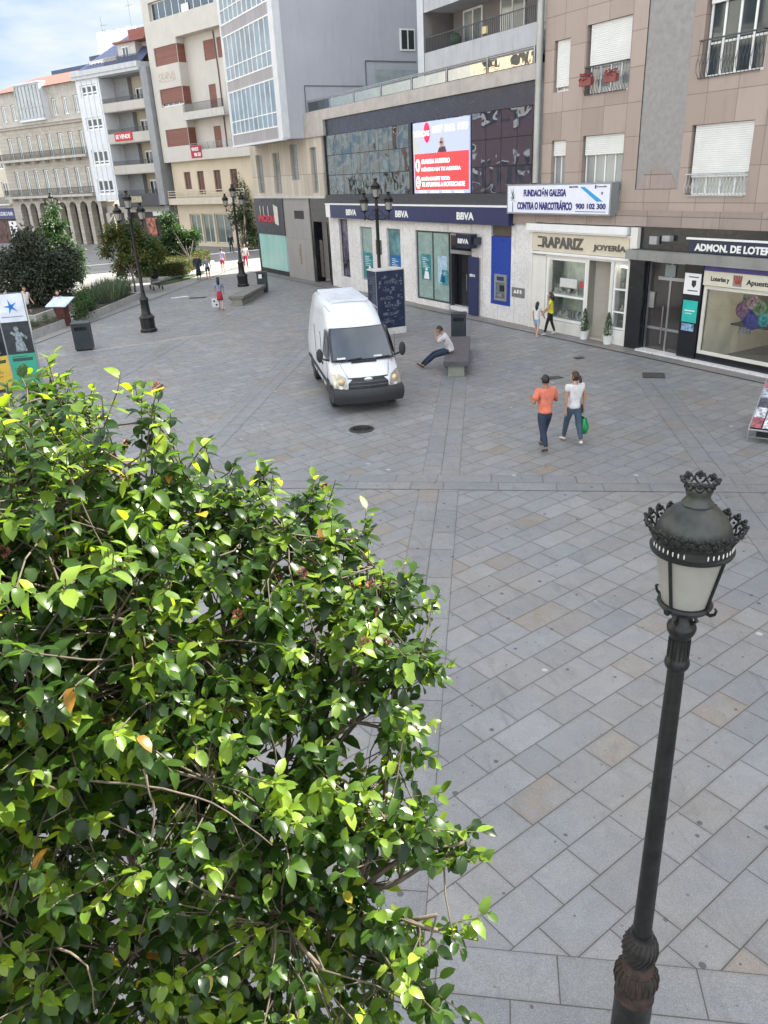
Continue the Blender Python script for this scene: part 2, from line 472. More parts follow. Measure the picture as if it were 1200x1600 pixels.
# ------------------------------------------------------------------ ground
def sheet(name, pts, z, m):
    b = MB(); b.add([(p[0], p[1], z) for p in pts], [tuple(range(len(pts)))])
    return tag(b.build(name, m), kind='structure')
sheet('ground', [(-700,-300),(700,-300),(700,1400),(-700,1400)], -.004, mat('far ground', (.17,.165,.155), .9, .2, .3))
UT = Vector((.477, -.879)); UN = Vector((-.879, -.477))      # along the shop fronts, and out from them
def FA2(u, d=0): return Vector((6, 31)) + UT*u + UN*d
KX = lambda y, o=0: -14.55 + .157*(y-30.3) + o                # line of the slot drain on the garden side
sheet('plaza_paving', [(KX(-12), -12), (26, -12), FA2(26, .80), FA2(-29.5, .80), FA2(-29.5, 2.5), (KX(60), 60)], 0, MF)
def bandmat(i, ang, x, y, rh, bs):
    V0 = -x*math.sin(ang) + y*math.cos(ang)
    return slabmat('paving band %d' % i, ang, .1*i, -V0, rh, .95, tan_amt=.04, zone=20+i, base=bs)
BS = [(0, (.173,.181,.188)), (1, (.211,.217,.222))]
def band(i, cx, y0, y1, wd):
    f = lambda y: cx + .139*(y-18)
    sheet('paving_band', [(f(y0)-wd/2, y0), (f(y0)+wd/2, y0), (f(y1)+wd/2, y1), (f(y1)-wd/2, y1)], .004, bandmat(i, BANDDIR, cx, 18, wd/2*.9905, BS))
band(1, 1.655, -8, 34.2, .79)
band(2, 7.36, -8, 21.6, .80)
band(3, -4.14, -8, 44.5, .80)
band(4, -9.9, -8, 50, .80)
def cross(i, yc, x0, x1, wd):
    f = lambda x: yc - .160*(x-1.5)
    sheet('paving_band', [(x0, f(x0)-wd/2), (x1, f(x1)-wd/2), (x1, f(x1)+wd/2), (x0, f(x0)+wd/2)], .0085, bandmat(i, math.atan2(-.16, 1), 1.5, yc, wd/2*.987, BS))
cross(5, 14.45, -18, 14, .82)
cross(6, 3.70, -14, 14, .82)
# footway along the shops with its slot drain
def strip(name, u0, u1, d0, d1, z, m): sheet(name, [FA2(u0, d1), FA2(u1, d1), FA2(u1, d0), FA2(u0, d0)], z, m)
strip('footway', -29.5, 50, -.3, .80, .002, MFOOT)
strip('drain_slot', -29.5, 14, .76, .83, .009, mat('drain slot', (.018,.018,.02), .7, .2))
b = MB(); y0, y1 = 5, 62
b.add([(KX(y0), y0, .005), (KX(y0, .09), y0, .005), (KX(y1, .09), y1, .005), (KX(y1), y1, .005)], [(0,1,2,3)])
tag(b.build('drain_slot', mat('drain slot', (.018,.018,.02), .7, .2)), kind='structure')
sheet('garden_path', [(-60, 5), (KX(5), 5), (KX(62), 62), (-60, 62)], .001, MPALE)
sheet('street', [(-60, 62), (KX(62), 62), (KX(60), 60), FA2(-29.5, 2.5), FA2(-29.5, 0), FA2(-34, -6), (10, 110), (-60, 110)], .0, mat('street paving', (.20,.195,.185), .8, .1, .8, bump=.1))

def manhole(loc, r, rz, label, square=False, wd=.6, dp=.4):
    rim = MB()
    if square: rim.box(-wd/2, wd/2, -dp/2, dp/2, 0, .014)
    else: rim.lathe([(r, 0), (r, .014), (0, .014)], 28)
    o = tag(rim.build('manhole_cover', mat('cast iron', (.045,.042,.04), .55, .3, 8), None, loc=loc, rz=rz), label, 'manhole cover')
    g_ = MB()
    if square:
        for i in range(7): g_.box(-wd/2+.03, wd/2-.03, -dp/2+.03+i*(dp-.07)/7, -dp/2+.045+i*(dp-.07)/7, .014, .02)
    else:
        for q in (.25, .5, .75, .92): g_.lathe([(r*q, .014), (r*q, .021), (r*(q-.06), .021), (r*(q-.06), .014)], 28)
    g_.build('raised_pattern', mat('cast iron worn', (.09,.085,.08), .45, .3, 8), o)
p = G(565, 671); manhole((p.x, p.y, .004), .32, 0, 'round dark iron cover on the paving in front of the white van')
p = G(862, 591); manhole((p.x, p.y, .004), 0, .3, 'small oblong iron cover above the head of the man in the orange shirt', True, .62, .3)
p = G(1021, 587); manhole((p.x, p.y, .008), 0, -.3, 'larger square iron cover on the right paving band by the lottery shop', True, .62, .6)
p = G(309, 465.5); manhole((p.x, p.y, .004), 0, 0, 'long thin iron cover left of the far stone bench', True, .9, .45)
p = G(905, 559.5); manhole((p.x, p.y, .004), 0, .2, 'tiny iron cover out from the jeweller pots', True, .3, .25)

# ------------------------------------------------------------------ buildings on the right
RA = math.atan2(-.879, .477)
def recenter(root, du):
    for ch in root.children: ch.location.x -= du
    root.location += Vector((math.cos(root.rotation_euler.z), math.sin(root.rotation_euler.z), 0)) * du
def FA(u, d=0, z=0): p = FA2(u, d); return Vector((p.x, p.y, z))
# ---- bank building
bank = empty('bank_building', (6,31,0), RA, 'low bank building with white marble ground floor, mirror glass above and a roof terrace', 'building')
b = MB()
ops = [(-16.15,-15.08,.62,3.67), (-13.70,-12.38,.65,3.34), (-10.85,-9.52,.65,3.34), (-8.12,-3.58,.0,3.34), (-2.24,-.92,.62,3.72)]
b.wall(-17.36, .28, 0, 3.80, 0, ops, .3)
b.quad((-17.36,1.2,0), (-17.36,1.2,3.8), (-17.36,0,3.8), (-17.36,0,0))
b.box(-8.12, -3.58, .28, .9, 0, .2)
b.build('marble_wall', marble_m, bank)
MB().box(-8.12,-5.3,-.05,.29,0,.245).build('plinth', marble_m, bank); MB().box(-8.08,-5.35,-.03,.02,3.36,3.70).build('marble_panel', marble_m, bank); MB().box(-5.2,-3.62,-.03,.02,3.36,3.70).build('marble_panel', marble_m, bank)
MB().box(.345,.655,.12,.5,4.47,9.1).build('side_infill', concrete, bank)
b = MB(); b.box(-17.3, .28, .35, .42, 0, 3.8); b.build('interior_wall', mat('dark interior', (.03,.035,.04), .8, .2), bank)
teal = mat('teal window film', (.03,.22,.25), .3, .3, 1.5); bluef = mat('blue window film', (.01,.12,.33), .3, .2, 1.5)
frost = mat('frosted film', (.24,.34,.31), .25, .12, 2)
def poster(parent, x0, x1, z0, z1, y, base, lines=5, fig=None, name='window_poster'):
    o = MB().box(x0, x1, y-.004, y, z0, z1).build(name, base, parent)
    b = MB(); hh = (z1-z0)
    for i in range(lines):
        a = z1 - hh*(.14+.07*i); b.box(x0+(x1-x0)*.12, x0+(x1-x0)*random.uniform(.45,.85), y-.006, y-.003, a-hh*.02, a)
    b.build('printed_lines', mat('print white', (.65,.72,.72), .5, .05), o)
    if fig:
        f = MB(); cx = x0+(x1-x0)*.55
        f.ball((cx, y-.008, z0+hh*.42), (x1-x0)*.11, .004, hh*.06)
        f.xzpoly([(cx-(x1-x0)*.3, z0+hh*.04), (cx+(x1-x0)*.28, z0+hh*.04), (cx+(x1-x0)*.2, z0+hh*.32), (cx-(x1-x0)*.16, z0+hh*.34)], y-.009, y-.005)
        f.build('printed_figure', fig, o)
    return o
w1 = window(bank, -16.12, -15.1, .65, 3.64, .12, 1, 1, dkgrey, mat('purple photo film', (.10,.09,.14), .25, .7, 2.2), name='window')
w2 = window(bank, -13.68, -12.40, .67, 3.32, .10, 1, 1, alu, frost); poster(w2, -13.6,-12.48,.75,2.05,.12, teal, 6, white)
w3 = window(bank, -10.83, -9.54, .67, 3.32, .10, 1, 1, alu, mat('teal glass', (.10,.24,.26), .2, .4, 2)); poster(w3, -10.75,-9.62,.75,2.1,.12, bluef, 6, None)
w4 = window(bank, -8.10, -5.36, .25, 3.34, .06, 2, 1, dkgrey, frost, fw=.07)
poster(w4, -7.75,-6.95,1.15,2.3,.08, teal, 6, white); poster(w4, -6.35,-5.6,1.1,2.3,.08, mat('pale blue film', (.35,.5,.6), .3, .2), 0, bluef)
poster(w4, -6.0,-5.5,1.05,1.7,.075, teal, 4)
tr = MB(); tr.box(-5.28,-3.6,.05,.12,2.46,3.30); tr.build('transom_panel', alu, bank)
MB().box(-5.2,-3.7,.03,.05,2.62,3.22).build('transom_glass', glassd, bank)
d = MB(); d.box(-5.3,-5.18,.04,.2,.0,2.46); d.box(-3.72,-3.60,.04,.2,.0,2.46); d.build('door_frame', dkgrey, bank)
d = MB().box(-5.18,-4.15,.32,.345,.21,2.44).build('entrance_door', black, bank); MB().tube([(-4.35,.29,.9),(-4.35,.29,1.6)], .02).build('handle', steel, d)
MB().box(-5.25,-3.6,.0,.36,.02,.205).build('door_step', marble_m, bank)
o = MB().box(-3.62,-2.98,-.16,-.08,.02,2.43).build('door_leaf', navy, bank); text('logo', 'BBVA', -3.5,-3.12,1.62,1.74,-.162, white, o, .02)
# cash machine niche
MB().box(-2.24,-.92,.10,.16,3.31,3.72).build('vent_panel', mat('brown metal', (.10,.08,.06), .5, .2), bank)
a_ = MB().box(-2.24,-.92,.02,.16,.62,3.30).build('cash_machine', blue, bank)
b = MB(); b.box(-1.95,-1.15,-.04,.02,.80,.90); b.box(-1.95,-1.85,-.04,.02,.90,1.84); b.box(-1.25,-1.15,-.04,.02,.90,1.84); b.box(-1.85,-1.25,-.04,.02,1.52,1.84); b.build('surround', alu, a_)
MB().box(-1.78,-1.32,-.045,-.038,1.60,1.76).build('header', navy, a_)
MB().box(-1.85,-1.25,.0,.018,.90,1.52).build('screen_recess', mat('grey plastic', (.13,.15,.16), .5, .25, 9), a_)
MB().box(-1.62,-1.34,-.02,.0,1.18,1.42).build('screen', black, a_)
b = MB(); b.box(-1.75,-1.4,-.06,.0,.95,1.06)
for i in range(3):
    for j in range(3): b.box(-1.72+i*.07,-1.67+i*.07,-.07,-.06,.965+j*.03,.985+j*.03)
b.build('keypad', steel, a_)
MB().box(-.82,-.02,-.02,-.002,1.05,1.42).build('plaque', mat('grey plaque', (.17,.16,.16), .5, .2, 6), bank)
b = MB(); b.xzpoly([(-.7,1.2),(-.6,1.34),(-.5,1.2)], -.03,-.02); b.box(-.47,-.38,-.03,-.02,1.2,1.34); b.box(-.3,-.2,-.03,-.02,1.2,1.34); b.build('plaque_marks', white, bank)
MB().box(-11.95,-11.4,-.03,-.002,2.05,2.75).build('bronze_plaque', mat('bronze plaque', (.06,.075,.06), .5, .3, 6), bank)
# upper floor
b = MB(); b.box(-17.3,.34,-.1,.5,4.475,4.90); b.build('metal_belt', mat('charcoal belt', (.035,.037,.045), .45, .05), bank)
b = MB(); b.box(-17.2,.34,.02,.5,7.84,8.60); b.build('fascia', mat('blue black fascia', (.014,.020,.042), .3, .04, 1.2), bank)
for q0, q1 in ((-8.45,-8.2),(.2,.34),(-17.3,-17.2)): MB().box(q0,q1,-.03,.3,4.9,7.84).build('glazing_post', black, bank)
mir = []
for i, (cc, rf) in enumerate([((.13,.15,.16), .75), ((.09,.10,.13), .6)]):
    m, g, p = newmat('mirror glass %d' % i); o_ = g.obj(); s_ = g.sep(o_)
    cell = g.xyz(g.m('FLOOR', g.m('DIVIDE', g.m('ADD', s_[0], 40), 1.0)), g.m('FLOOR', g.m('DIVIDE', s_[2], .98)), 0)
    off = g.wn(cell)[1]
    va = g.n.new('ShaderNodeVectorMath'); va.operation = 'ADD'; g.put(va.inputs[0], o_)
    vs_ = g.n.new('ShaderNodeVectorMath'); vs_.operation = 'SCALE'; g.put(vs_.inputs[0], off); vs_.inputs[3].default_value = 20; g.put(va.inputs[1], vs_.outputs[0])
    g.put(p.inputs['Normal'], g.bump(g.noise(va.outputs[0], 1.0, 1.2, .4), .9 if i == 0 else .3, .12))
    p.inputs['Base Color'].default_value = c4(cc); p.inputs['Metallic'].default_value = rf; p.inputs['Roughness'].default_value = .03
    mir.append(m)
def panes(x0, x1, n, rows, m, name):
    b = MB(); wd = (x1-x0)/n; h = (7.84-4.9)/rows
    for i in range(n):
        for j in range(rows): b.box(x0+i*wd+.012, x0+(i+1)*wd-.012, .05, .09, 4.9+j*h+.012, 4.9+(j+1)*h-.012)
    return b.build(name, m, bank)
panes(-17.2, -8.45, 9, 3, mir[0], 'mirror_glazing')
panes(-3.68, .2, 4, 3, mir[1], 'mirror_glazing')
panes(-8.2, -3.7, 5, 3, mir[0], 'mirror_glazing')
b = MB(); b.box(-17.2,.2,.10,.14,4.9,7.84); b.build('glazing_backing', blackm, bank)
b = MB(); b.box(-19.5,.40,-.12,.6,8.605,9.10); b.box(-19.5,-17.0,-.13,.6,7.86,8.61); b.build('granite_band', granitew, bank)
b = MB(); b.box(-19.4,.4,.6,13,8.9,9.08); b.build('terrace_deck', concrete, bank)
# terrace rail: steel posts, mirrored panes
b = MB()
for z in (9.60, 9.66): b.tube([(-18.9,-.05,z),(.36,-.05,z)], .022, 6)
for i in range(8):
    x = -18.85 + i*(19.1/7); b.box(x-.03,x+.03,-.09,-.02,9.10,9.64)
b.tube([(-18.9,-.05,9.62),(-18.9,2.5,9.62)], .02, 6)
rl = b.build('terrace_railing', steel, bank)
mr_, g, p = newmat('rail glass'); p.inputs['Base Color'].default_value = (.50,.44,.37,1); p.inputs['Metallic'].default_value = .9; p.inputs['Roughness'].default_value = .02
g.put(p.inputs['Normal'], g.bump(g.noise(g.obj(), 1.3, 2), .12, .05))
for i in range(7):
    x = -18.85 + i*(19.1/7)
    if i: MB().box(x+.08, x+2.62, -.07, -.055, 9.13, 9.52).build('glass_panel', mr_, rl)
    else: MB().box(x+.08, x+2.62, -.07, -.055, 9.13, 9.56).build('glass_panel', glass, rl)
# upper block with balconies
b = MB()
b.box(-7.42,-7.0,-.02,.4,9.1,21); b.box(-7.42,-7.3,.4,13,9.1,21)
b.quad((-7.0,1.5,9.1),(.4,1.5,9.1),(.4,1.5,21),(-7.0,1.5,21))
b.build('upper_wall', mat('brown grey render', (.20,.185,.18), .85, .08, 1.5), bank)
b = MB(); b.box(-7.44,-6.98,-.03,-.018,9.1,21); b.box(-7.46,-7.435,-.03,8,9.1,21); b.build('white_pilaster', mat('pale render', (.50,.51,.54), .8, .06, 1, dirt=.4), bank)
for k, zb in enumerate((9.34, 12.0-.2, 14.9, 17.8)):
    z1 = zb + (1.02 if k == 0 else 1.3)
    bl = MB().box(-6.98,.40,0,.14,zb,z1)
    bl.box(-6.98,.40,.14,1.5,zb+.05,zb+.2)
    bo = bl.build('balcony', mat('pale concrete', (.40,.405,.42), .85, .08, 1.5, bump=.1, dirt=.6), bank)
    railing(bo, -6.9, .38, z1, z1+.55, .07, dkgrey, .11, .008, name='balcony_railing')
for k in range(3):
    zf = 9.5 + 2.9*k
    for x0, x1 in ((-6.2,-4.85),(-3.7,-2.2),(-1.3,.1)):
        window(bank, x0, x1, zf-.1, zf+2.3, 1.42, 2, 1, white, glassp, fw=.07, name='balcony_door')
b = MB(); b.lathe([(.12,0),(.12,16)], 12, (.57,-.12,5.25)); b.build('drainpipe', mat('painted pipe', (.36,.37,.35), .4, .1, 1.2, metal=.4), bank, smooth=True, angle=40)
b = MB(); b.box(-19.497,-7.5,7.7,14,9.1,31); b.box(-7.0,.715,1.6,13,9.1,20.9); b.box(.41,.715,.5,1.6,4,20.9); b.build('shade_block', concrete, bank)  # unseen masses added to shade the square and stop sun leaks
# clutter on the terrace and balcony
b = MB(); b.box(-11.5,-8.2,3.6,4.6,9.08,10.3); b.build('terrace_shed', mat('pale shed', (.42,.47,.46), .6, .1), bank)
b = MB(); b.ball((-6.0,.9,10.75),.25); b.ball((-5.7,.8,10.7),.18); b.build('balcony_plant', mat('balcony leaf', (.03,.07,.03), .7, .4, 20), bank)
MB().box(-2.9,-2.65,-.02,.06,10.45,10.68).build('meter_box', mat('yellow box', (.6,.5,.25), .5), bank)
# main sign
def letters(x0, x1, z0, z1, y, parent, m): return text('lettering', 'BBVA', x0, x1, z0, z1, y, m, parent, .035)
sg = empty('bank_sign', FA(-8.6, .3, 3.74), RA, 'long navy bank fascia sign with three white BBVA names above the marble front', 'sign')
def sgx(u): return u + 8.6
MB().box(sgx(-16.5),sgx(-.75),0,.28,0,.66).build('sign_panel', navy, sg)
b = MB(); b.box(sgx(-17.1),sgx(-.75),-.01,.28,.665,.73); b.box(sgx(-17.1),sgx(-16.51),.02,.27,.02,.66); b.build('white_trim', white, sg)
for a0, a1 in ((-14.55,-13.40), (-9.38,-8.20), (-4.25,-3.03)): letters(sgx(a0), sgx(a1), .16, .46, -.002, sg, white)
o = empty('projecting_sign', FA(-3.5, .32, 2.80), RA, 'small black box sign with white BBVA hung out over the bank entrance', 'sign')
MB().box(-.58,.5,-.16,.16,0,.56).build('sign_box', mat('navy black', (.01,.013,.04), .35, .1), o)
MB().box(.5,.62,-.03,.3,.15,.43).build('bracket', dkgrey, o)
text('lettering', 'BBVA', -.42,.34,.18,.38,-.162, white, o, .03)
# advertising screen
scn = empty('advertising_screen', FA(-5.84, .0, 4.93), RA, 'big lit advertising screen, red with white words and a phone number, on the bank glass', 'screen')
X = lambda u: u + 5.84
MB().box(X(-8.02),X(-3.72),-.03,.03,0,2.86).build('screen_upper_picture', emit('screen sky', (.42,.47,.66), .42), scn)
red_e = emit('screen red', (.80,.045,.05), .62); wh_e = emit('screen white', (.9,.88,.9), .6)
MB().box(X(-7.92),X(-3.74),-.045,-.031,.14,1.62).build('screen_red_panel', red_e, scn)
MB().box(X(-8.02),X(-7.5),-.04,-.031,1.62,2.6).build('screen_pale_edge', emit('screen pale', (.50,.52,.50), .35), scn)
b = MB(); b.ball((X(-6.86),-.05,2.44), .26,.012,.40, 20, 9); b.build('logo_disc', emit('screen crimson', (.70,.01,.06), .6), scn)
text('lettering', 'NOTICIAS', X(-7.85),X(-6.62),2.30,2.52,-.065, wh_e, scn, .03)
text('lettering', '637 862 199', X(-6.42),X(-3.78),2.38,2.66,-.04, wh_e, scn, .035)
b = MB(); b.ball((X(-5.7),-.055,1.98),.15,.01,.22,12,7); b.build('printed_face', mat('screen skin', (.45,.28,.22), .4, .25, 9), scn)
b = MB(); b.ball((X(-5.72),-.07,2.0),.13,.006,.05,12,5); b.xzpoly([(X(-6.0),1.62),(X(-5.35),1.62),(X(-5.45),1.84),(X(-5.9),1.80)], -.062,-.05); b.build('printed_clothes', mat('screen dark', (.08,.03,.05), .4, .2), scn)
for t_, a0, a1, z in (('GUARDA NUESTRO', -7.35,-5.1,1.20), ('NÚMERO EN TU AGENDA', -7.35,-4.3,.90), ('ENVÍANOS ESTE TEXTO:', -7.35,-5.1,.52), ('TE APUNTAS A NOTIFICARTE', -7.35,-4.0,.27)):
    text('lettering', t_, X(a0),X(a1),z,z+.19,-.047, wh_e, scn, .03)
b = MB(); b.ball((X(-7.65),-.05,1.15),.2,.01,.27,14,7); b.ball((X(-7.65),-.05,.46),.2,.01,.27,14,7); b.build('number_discs', wh_e, scn)
text('lettering', '1', X(-7.70),X(-7.60),1.02,1.28,-.064, red_e, scn, .03); text('lettering', '2', X(-7.74),X(-7.56),.34,.58,-.064, red_e, scn, .03)
b = MB()
for i in range(4): b.box(X(-7.6+i*.95),X(-7.0+i*.95),-.04,-.031,.02,.11)
b.build('logo_strip', wh_e, scn)

# ---- pink granite apartment block
pink = panelmat('pink granite', (.335,.264,.220), (.42,.338,.287), 1.0, .96, .018, (.20,.15,.13), .4, 70, .55, 0, .45, ox=40.3, oz=.2)
pinkd = panelmat('pink granite belt', (.30,.24,.21), (.37,.30,.265), 1.35, .6, .018, (.14,.1,.08), .4, 70, .55, 0, .6, ox=40)
greyg = mat('grey granite pier', (.275,.262,.25), .7, .10, 6, bump=.25, bs=120)
gb = empty('granite_apartment_building', (6,31,0), RA, 'pink granite apartment block with white roller shutters over the row of shops', 'building')
ops = []; FL = 3.12
for k in range(-1, 4):
    dz = FL*k if k > 0 else 0
    if k == -1: ops += [(1.24,1.98,4.9,6.60), (2.80,4.68,4.9,6.66), (7.30,9.36,4.78,6.68)]
    elif k == 0: ops += [(1.20,1.98,8.10,9.64), (2.74,4.68,7.86,9.86), (7.38,9.40,7.84,9.90)]
    else: ops += [(1.20,1.98,8.0+dz,9.64+dz), (2.74,4.68,7.86+dz,9.86+dz), (7.38,9.40,7.84+dz,9.90+dz)]
ops += [(a+4.1+(4.1 if i else 0), c+4.1+(4.1 if i else 0), d_, e_) for i in (0, 1) for (a, c, d_, e_) in ops if a > 7]
b = MB(); b.wall(.72, 5.30, 4.36, 21.9, 0, [o for o in ops if o[1] < 5.3], .28); b.wall(7.0, 19, 4.36, 21.9, 0, [o for o in ops if o[0] > 7], .28)
b.wall(5.30, 7.0, 4.36, 4.98, 0)
b.quad((.72,12,3.9),(.72,12,21.9),(.72,0,21.9),(.72,0,3.9)); b.quad((19,0,3.9),(19,0,21.9),(19,12,21.9),(19,12,3.9)); b.quad((.72,0,21.9),(19,0,21.9),(19,12,21.9),(.72,12,21.9)); b.quad((19,12,0),(19,12,21.9),(.72,12,21.9),(.72,12,0))
b.build('wall', pink, gb)
b = MB(); b.box(.66,19,-.10,.3,3.90,4.28); b.box(.66,19,-.06,.3,4.28,4.37); b.build('belt_course', pinkd, gb)
MB().box(-.742,.655,-.085,.4,3.805,4.465).build('belt_end', pinkd, gb)
b = MB(); pts = [(5.30,4.985),(7.0,4.985),(7.0,21.9),(5.30,21.9)]
b.xzpoly(pts, .03, .3); b.build('grey_pier', greyg, gb)
b = MB(); pts = [(5.34,4.99)] + [(6.15+.72*math.cos(t_), 5.02+.62*math.sin(t_)) for t_ in [PI*i/16 for i in range(17)]][::-1] + [(6.96,4.99)]
b.xzpoly([(6.15+.72*math.cos(PI-PI*i/16), 5.0+.60*math.sin(PI*i/16)) for i in range(17)][::-1], .012, .031); b.build('arched_inlay', pinkd, gb)
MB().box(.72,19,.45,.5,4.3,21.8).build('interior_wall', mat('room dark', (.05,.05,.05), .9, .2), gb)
sw = mat('white shutter', (.66,.66,.63), .5, .04, 2)
def bulge_rail(parent, x0, x1, z0, z1, m, name='balcony_grille'):
    b = MB(); b.box(x0,x1,-.09,-.05,z1-.04,z1); b.box(x0,x1,-.05,-.02,z0,z0+.03); b.box(x0-.02,x0,-.09,.1,z1-.04,z1); b.box(x1,x1+.02,-.09,.1,z1-.04,z1)
    n = int((x1-x0)/.115)
    for i in range(n+1):
        x = x0+(x1-x0)*i/n; h = z1-z0
        b.tube([(x,-.035,z0+.03),(x,-.13,z0+h*.18),(x,-.15,z0+h*.38),(x,-.085,z0+h*.62),(x,-.07,z1-.04)], .009, 4)
        if i < n:
            xm = x+(x1-x0)/n/2; b.tube([(x,-.145,z0+h*.34),(xm,-.14,z0+h*.5),(x+(x1-x0)/n,-.145,z0+h*.34)], .006, 4)
    return b.build(name, m, parent)
wmet = mat('white iron', (.42,.43,.43), .5, .1)
for k in range(-1, 4):
    dz = FL*k if k > 0 else 0
    zs = {-1: (4.9, 6.60, 6.66, 4.78, 6.68)}.get(k, (8.0+dz if k else 8.10, 9.64+dz, 9.86+dz, 7.84+dz, 9.90+dz))
    z0, z1, z2, z3, z4 = zs
    wa = window(gb, 1.26 if k < 0 else 1.22, 1.97, z0+.01, z1-.01, .16, 2, 1, white, glassp, fw=.045)
    shutter(gb, 1.27, 1.95, (z1-.5 if k < 0 else z0+.14), z1-.01, .08, sw)
    zb = 7.86+dz if k >= 0 else 4.9
    window(gb, 2.84, 4.66, zb+.01, z2-.01, .16, 4, 1, white, glassp, fw=.05)
    shutter(gb, 2.86, 4.66, (z2-.60 if k < 0 else z2-1.16), z2-.01, .08, sw)
    if k >= 0: bulge_rail(gb, 2.82, 4.62, zb, zb+.82, dkgrey)
    window(gb, 7.36 if k < 0 else 7.42, 9.34, z3+.01, z4-.01, .16, 4, 1, white, glassp if k < 0 else glass, fw=.07, split=([z3+.85] if k >= 0 else None))
    if k < 0: shutter(gb, 7.38, 9.34, 5.28, z4-.01, .08, sw)
    elif k == 0: shutter(gb, 7.46, 9.34, 9.62, z4-.01, .08, sw)
    else: shutter(gb, 7.46, 9.34, 9.1+dz, z4-.01, .08, sw)
    bulge_rail(gb, 7.34, 9.32, z3, z3+(.62 if k < 0 else .95), wmet if k < 0 else dkgrey)
for x, n in ((3.05, 'a'), (4.15, 'b')):
    fb = MB(); fb.box(x-.25,x+.28,-.30,-.16,8.12,8.34); o = fb.build('flower_box', mat('terracotta box', (.22,.06,.05), .6), gb)
    fm = MB()
    for i in range(70): fm.ball((x+random.uniform(-.24,.26), -.23+random.uniform(-.10,.08), 8.34+random.uniform(-.06,.14)), .026, n=5, m=3)
    fm.build('red_flowers', mat('red petals', (.26,.03,.035), .6, .5, 20), o)
nb_ = empty('square_shade_block', FA(32.2), RA, 'unseen block added further along the shop row to shade the near square', 'building')  # added out of view so its shadow covers the near paving
b = MB(); b.wall(-13.197,18,0,21.9,0,[(-12+2.6*i,-10.6+2.6*i,z,z+1.7) for i in range(11) for z in (1,4.8,8,11.2,14.4,17.6)],.25); b.quad((-13.197,0,21.9),(18,0,21.9),(18,12,21.9),(-13.197,12,21.9)); b.quad((18,0,0),(18,12,0),(18,12,21.9),(18,0,21.9)); b.quad((-13.1,12,0),(-13.1,12,21.9),(18,12,21.9),(18,12,0)); b.build('wall', cream, nb_)
MB().box(-13,17.9,.26,.3,.1,21.5).build('glazing', glass, nb_)
# foundation sign
o = empty('foundation_sign', FA(1.94, .2, 4.20), RA, 'white box sign reading FUNDACION GALEGA CONTRA O NARCOTRAFICO with a blue stripe', 'sign')
Y = -.16
MB().box(-2.72,2.70,Y,.18,0,1.02).build('sign_box', alu, o)
MB().box(-2.66,2.64,Y-.008,Y-.001,.05,.97).build('sign_face', mat('sign white', (.70,.72,.80), .4, .04), o)
nb = mat('navy lettering', (.02,.02,.16), .5, .05)
text('lettering', 'FUNDACIÓN GALEGA', -1.72,.58,.60,.90,Y-.009, nb, o, .04)
text('lettering', 'CONTRA O NARCOTRÁFICO', -2.08,.90,.15,.48,Y-.009, nb, o, .04)
text('lettering', '900 102 300', 1.08,2.50,.20,.38,Y-.009, nb, o, .03)
MB().box(1.06,2.5,Y-.012,Y-.008,.11,.13).build('underline', nb, o)
MB().xzpoly([(1.24,.90),(1.46,.90),(2.36,.44),(2.06,.44)], Y-.013, Y-.008).build('blue_stripe', mat('sky blue stripe', (.02,.30,.62), .4), o)
text('lettering', 'Xunta de Galicia', .72,1.15,.88,.94,Y-.009, blackm, o); text('lettering', 'Concello', 2.05,2.5,.88,.93,Y-.009, blackm, o)
b = MB(); b.box(1.95,2.02,Y-.012,Y-.008,.84,.95)
for a_ in range(5):
    t_ = PI/2+a_*2*PI/5; b.xzpoly([(2.3,.70),(2.3+.02*math.cos(t_+1.2),.70+.02*math.sin(t_+1.2)),(2.3+.075*math.cos(t_),.70+.075*math.sin(t_)),(2.3+.02*math.cos(t_-1.2),.70+.02*math.sin(t_-1.2))], Y-.012, Y-.008)
b.build('emblem', nb, o)
b = MB(); cx = -2.36
b.xzpoly([(cx-.022,.07),(cx+.022,.07),(cx+.014,.42),(cx-.014,.42)], Y-.013, Y-.008)
for i, t_ in enumerate([100,78,122,55,140,35,155,15,172,-5,190]):
    for q in (0,):
        a_ = math.radians(t_); L_ = .42 if 60 < t_ < 125 else .25; zz = .46 + .04*(i % 3)
        b.xzpoly([(cx,zz),(cx+.5*L_*math.cos(a_)*.6+.02*math.sin(a_),zz+.5*L_*math.sin(a_)-.01),(cx+L_*.62*math.cos(a_),zz+L_*math.sin(a_)),(cx+.5*L_*math.cos(a_)*.6-.02*math.sin(a_),zz+.5*L_*math.sin(a_)+.015)], Y-.013, Y-.008)
b.build('tree_emblem', mat('emblem green', (.02,.10,.05), .5), o)

# ---- jeweller's shop front (part of the granite block: frames, windows)
cwhite = mat('shopfront white', (.66,.64,.585), .5, .05, 2, dirt=.15)
b = MB()
b.box(.30,.46,-.08,.3,0,3.60); b.box(.46,1.22,-.05,.3,0,2.80); b.box(.46,5.34,-.05,.3,2.72,2.86); b.box(5.34,5.42,-.06,.3,0,3.62)
b.box(1.22,3.40,-.05,.3,0,.42); b.box(4.66,5.34,-.05,.3,0,.50); b.box(3.38,3.50,-.05,.28,.42,2.72); b.box(4.55,4.68,-.05,.3,0,2.72)
b.build('shopfront_surround', cwhite, gb)
b = MB(); b.box(.22,5.30,-.22,.3,3.62,3.86); b.box(.28,5.24,-.17,.3,3.56,3.62); b.box(.40,5.40,-.12,.0,2.80,2.88); b.build('cornice', white, gb)
window(gb, 1.24, 3.37, .44, 2.70, -.02, 1, 1, white, glassmat('shop glass', (.05,.07,.065), .10, .03), fw=.09, split=[1.36])
window(gb, 4.70, 5.32, .52, 2.70, -.02, 1, 1, white, glassmat('shop glass b', (.05,.07,.065), .10, .03), fw=.06, split=[1.1, 1.85])
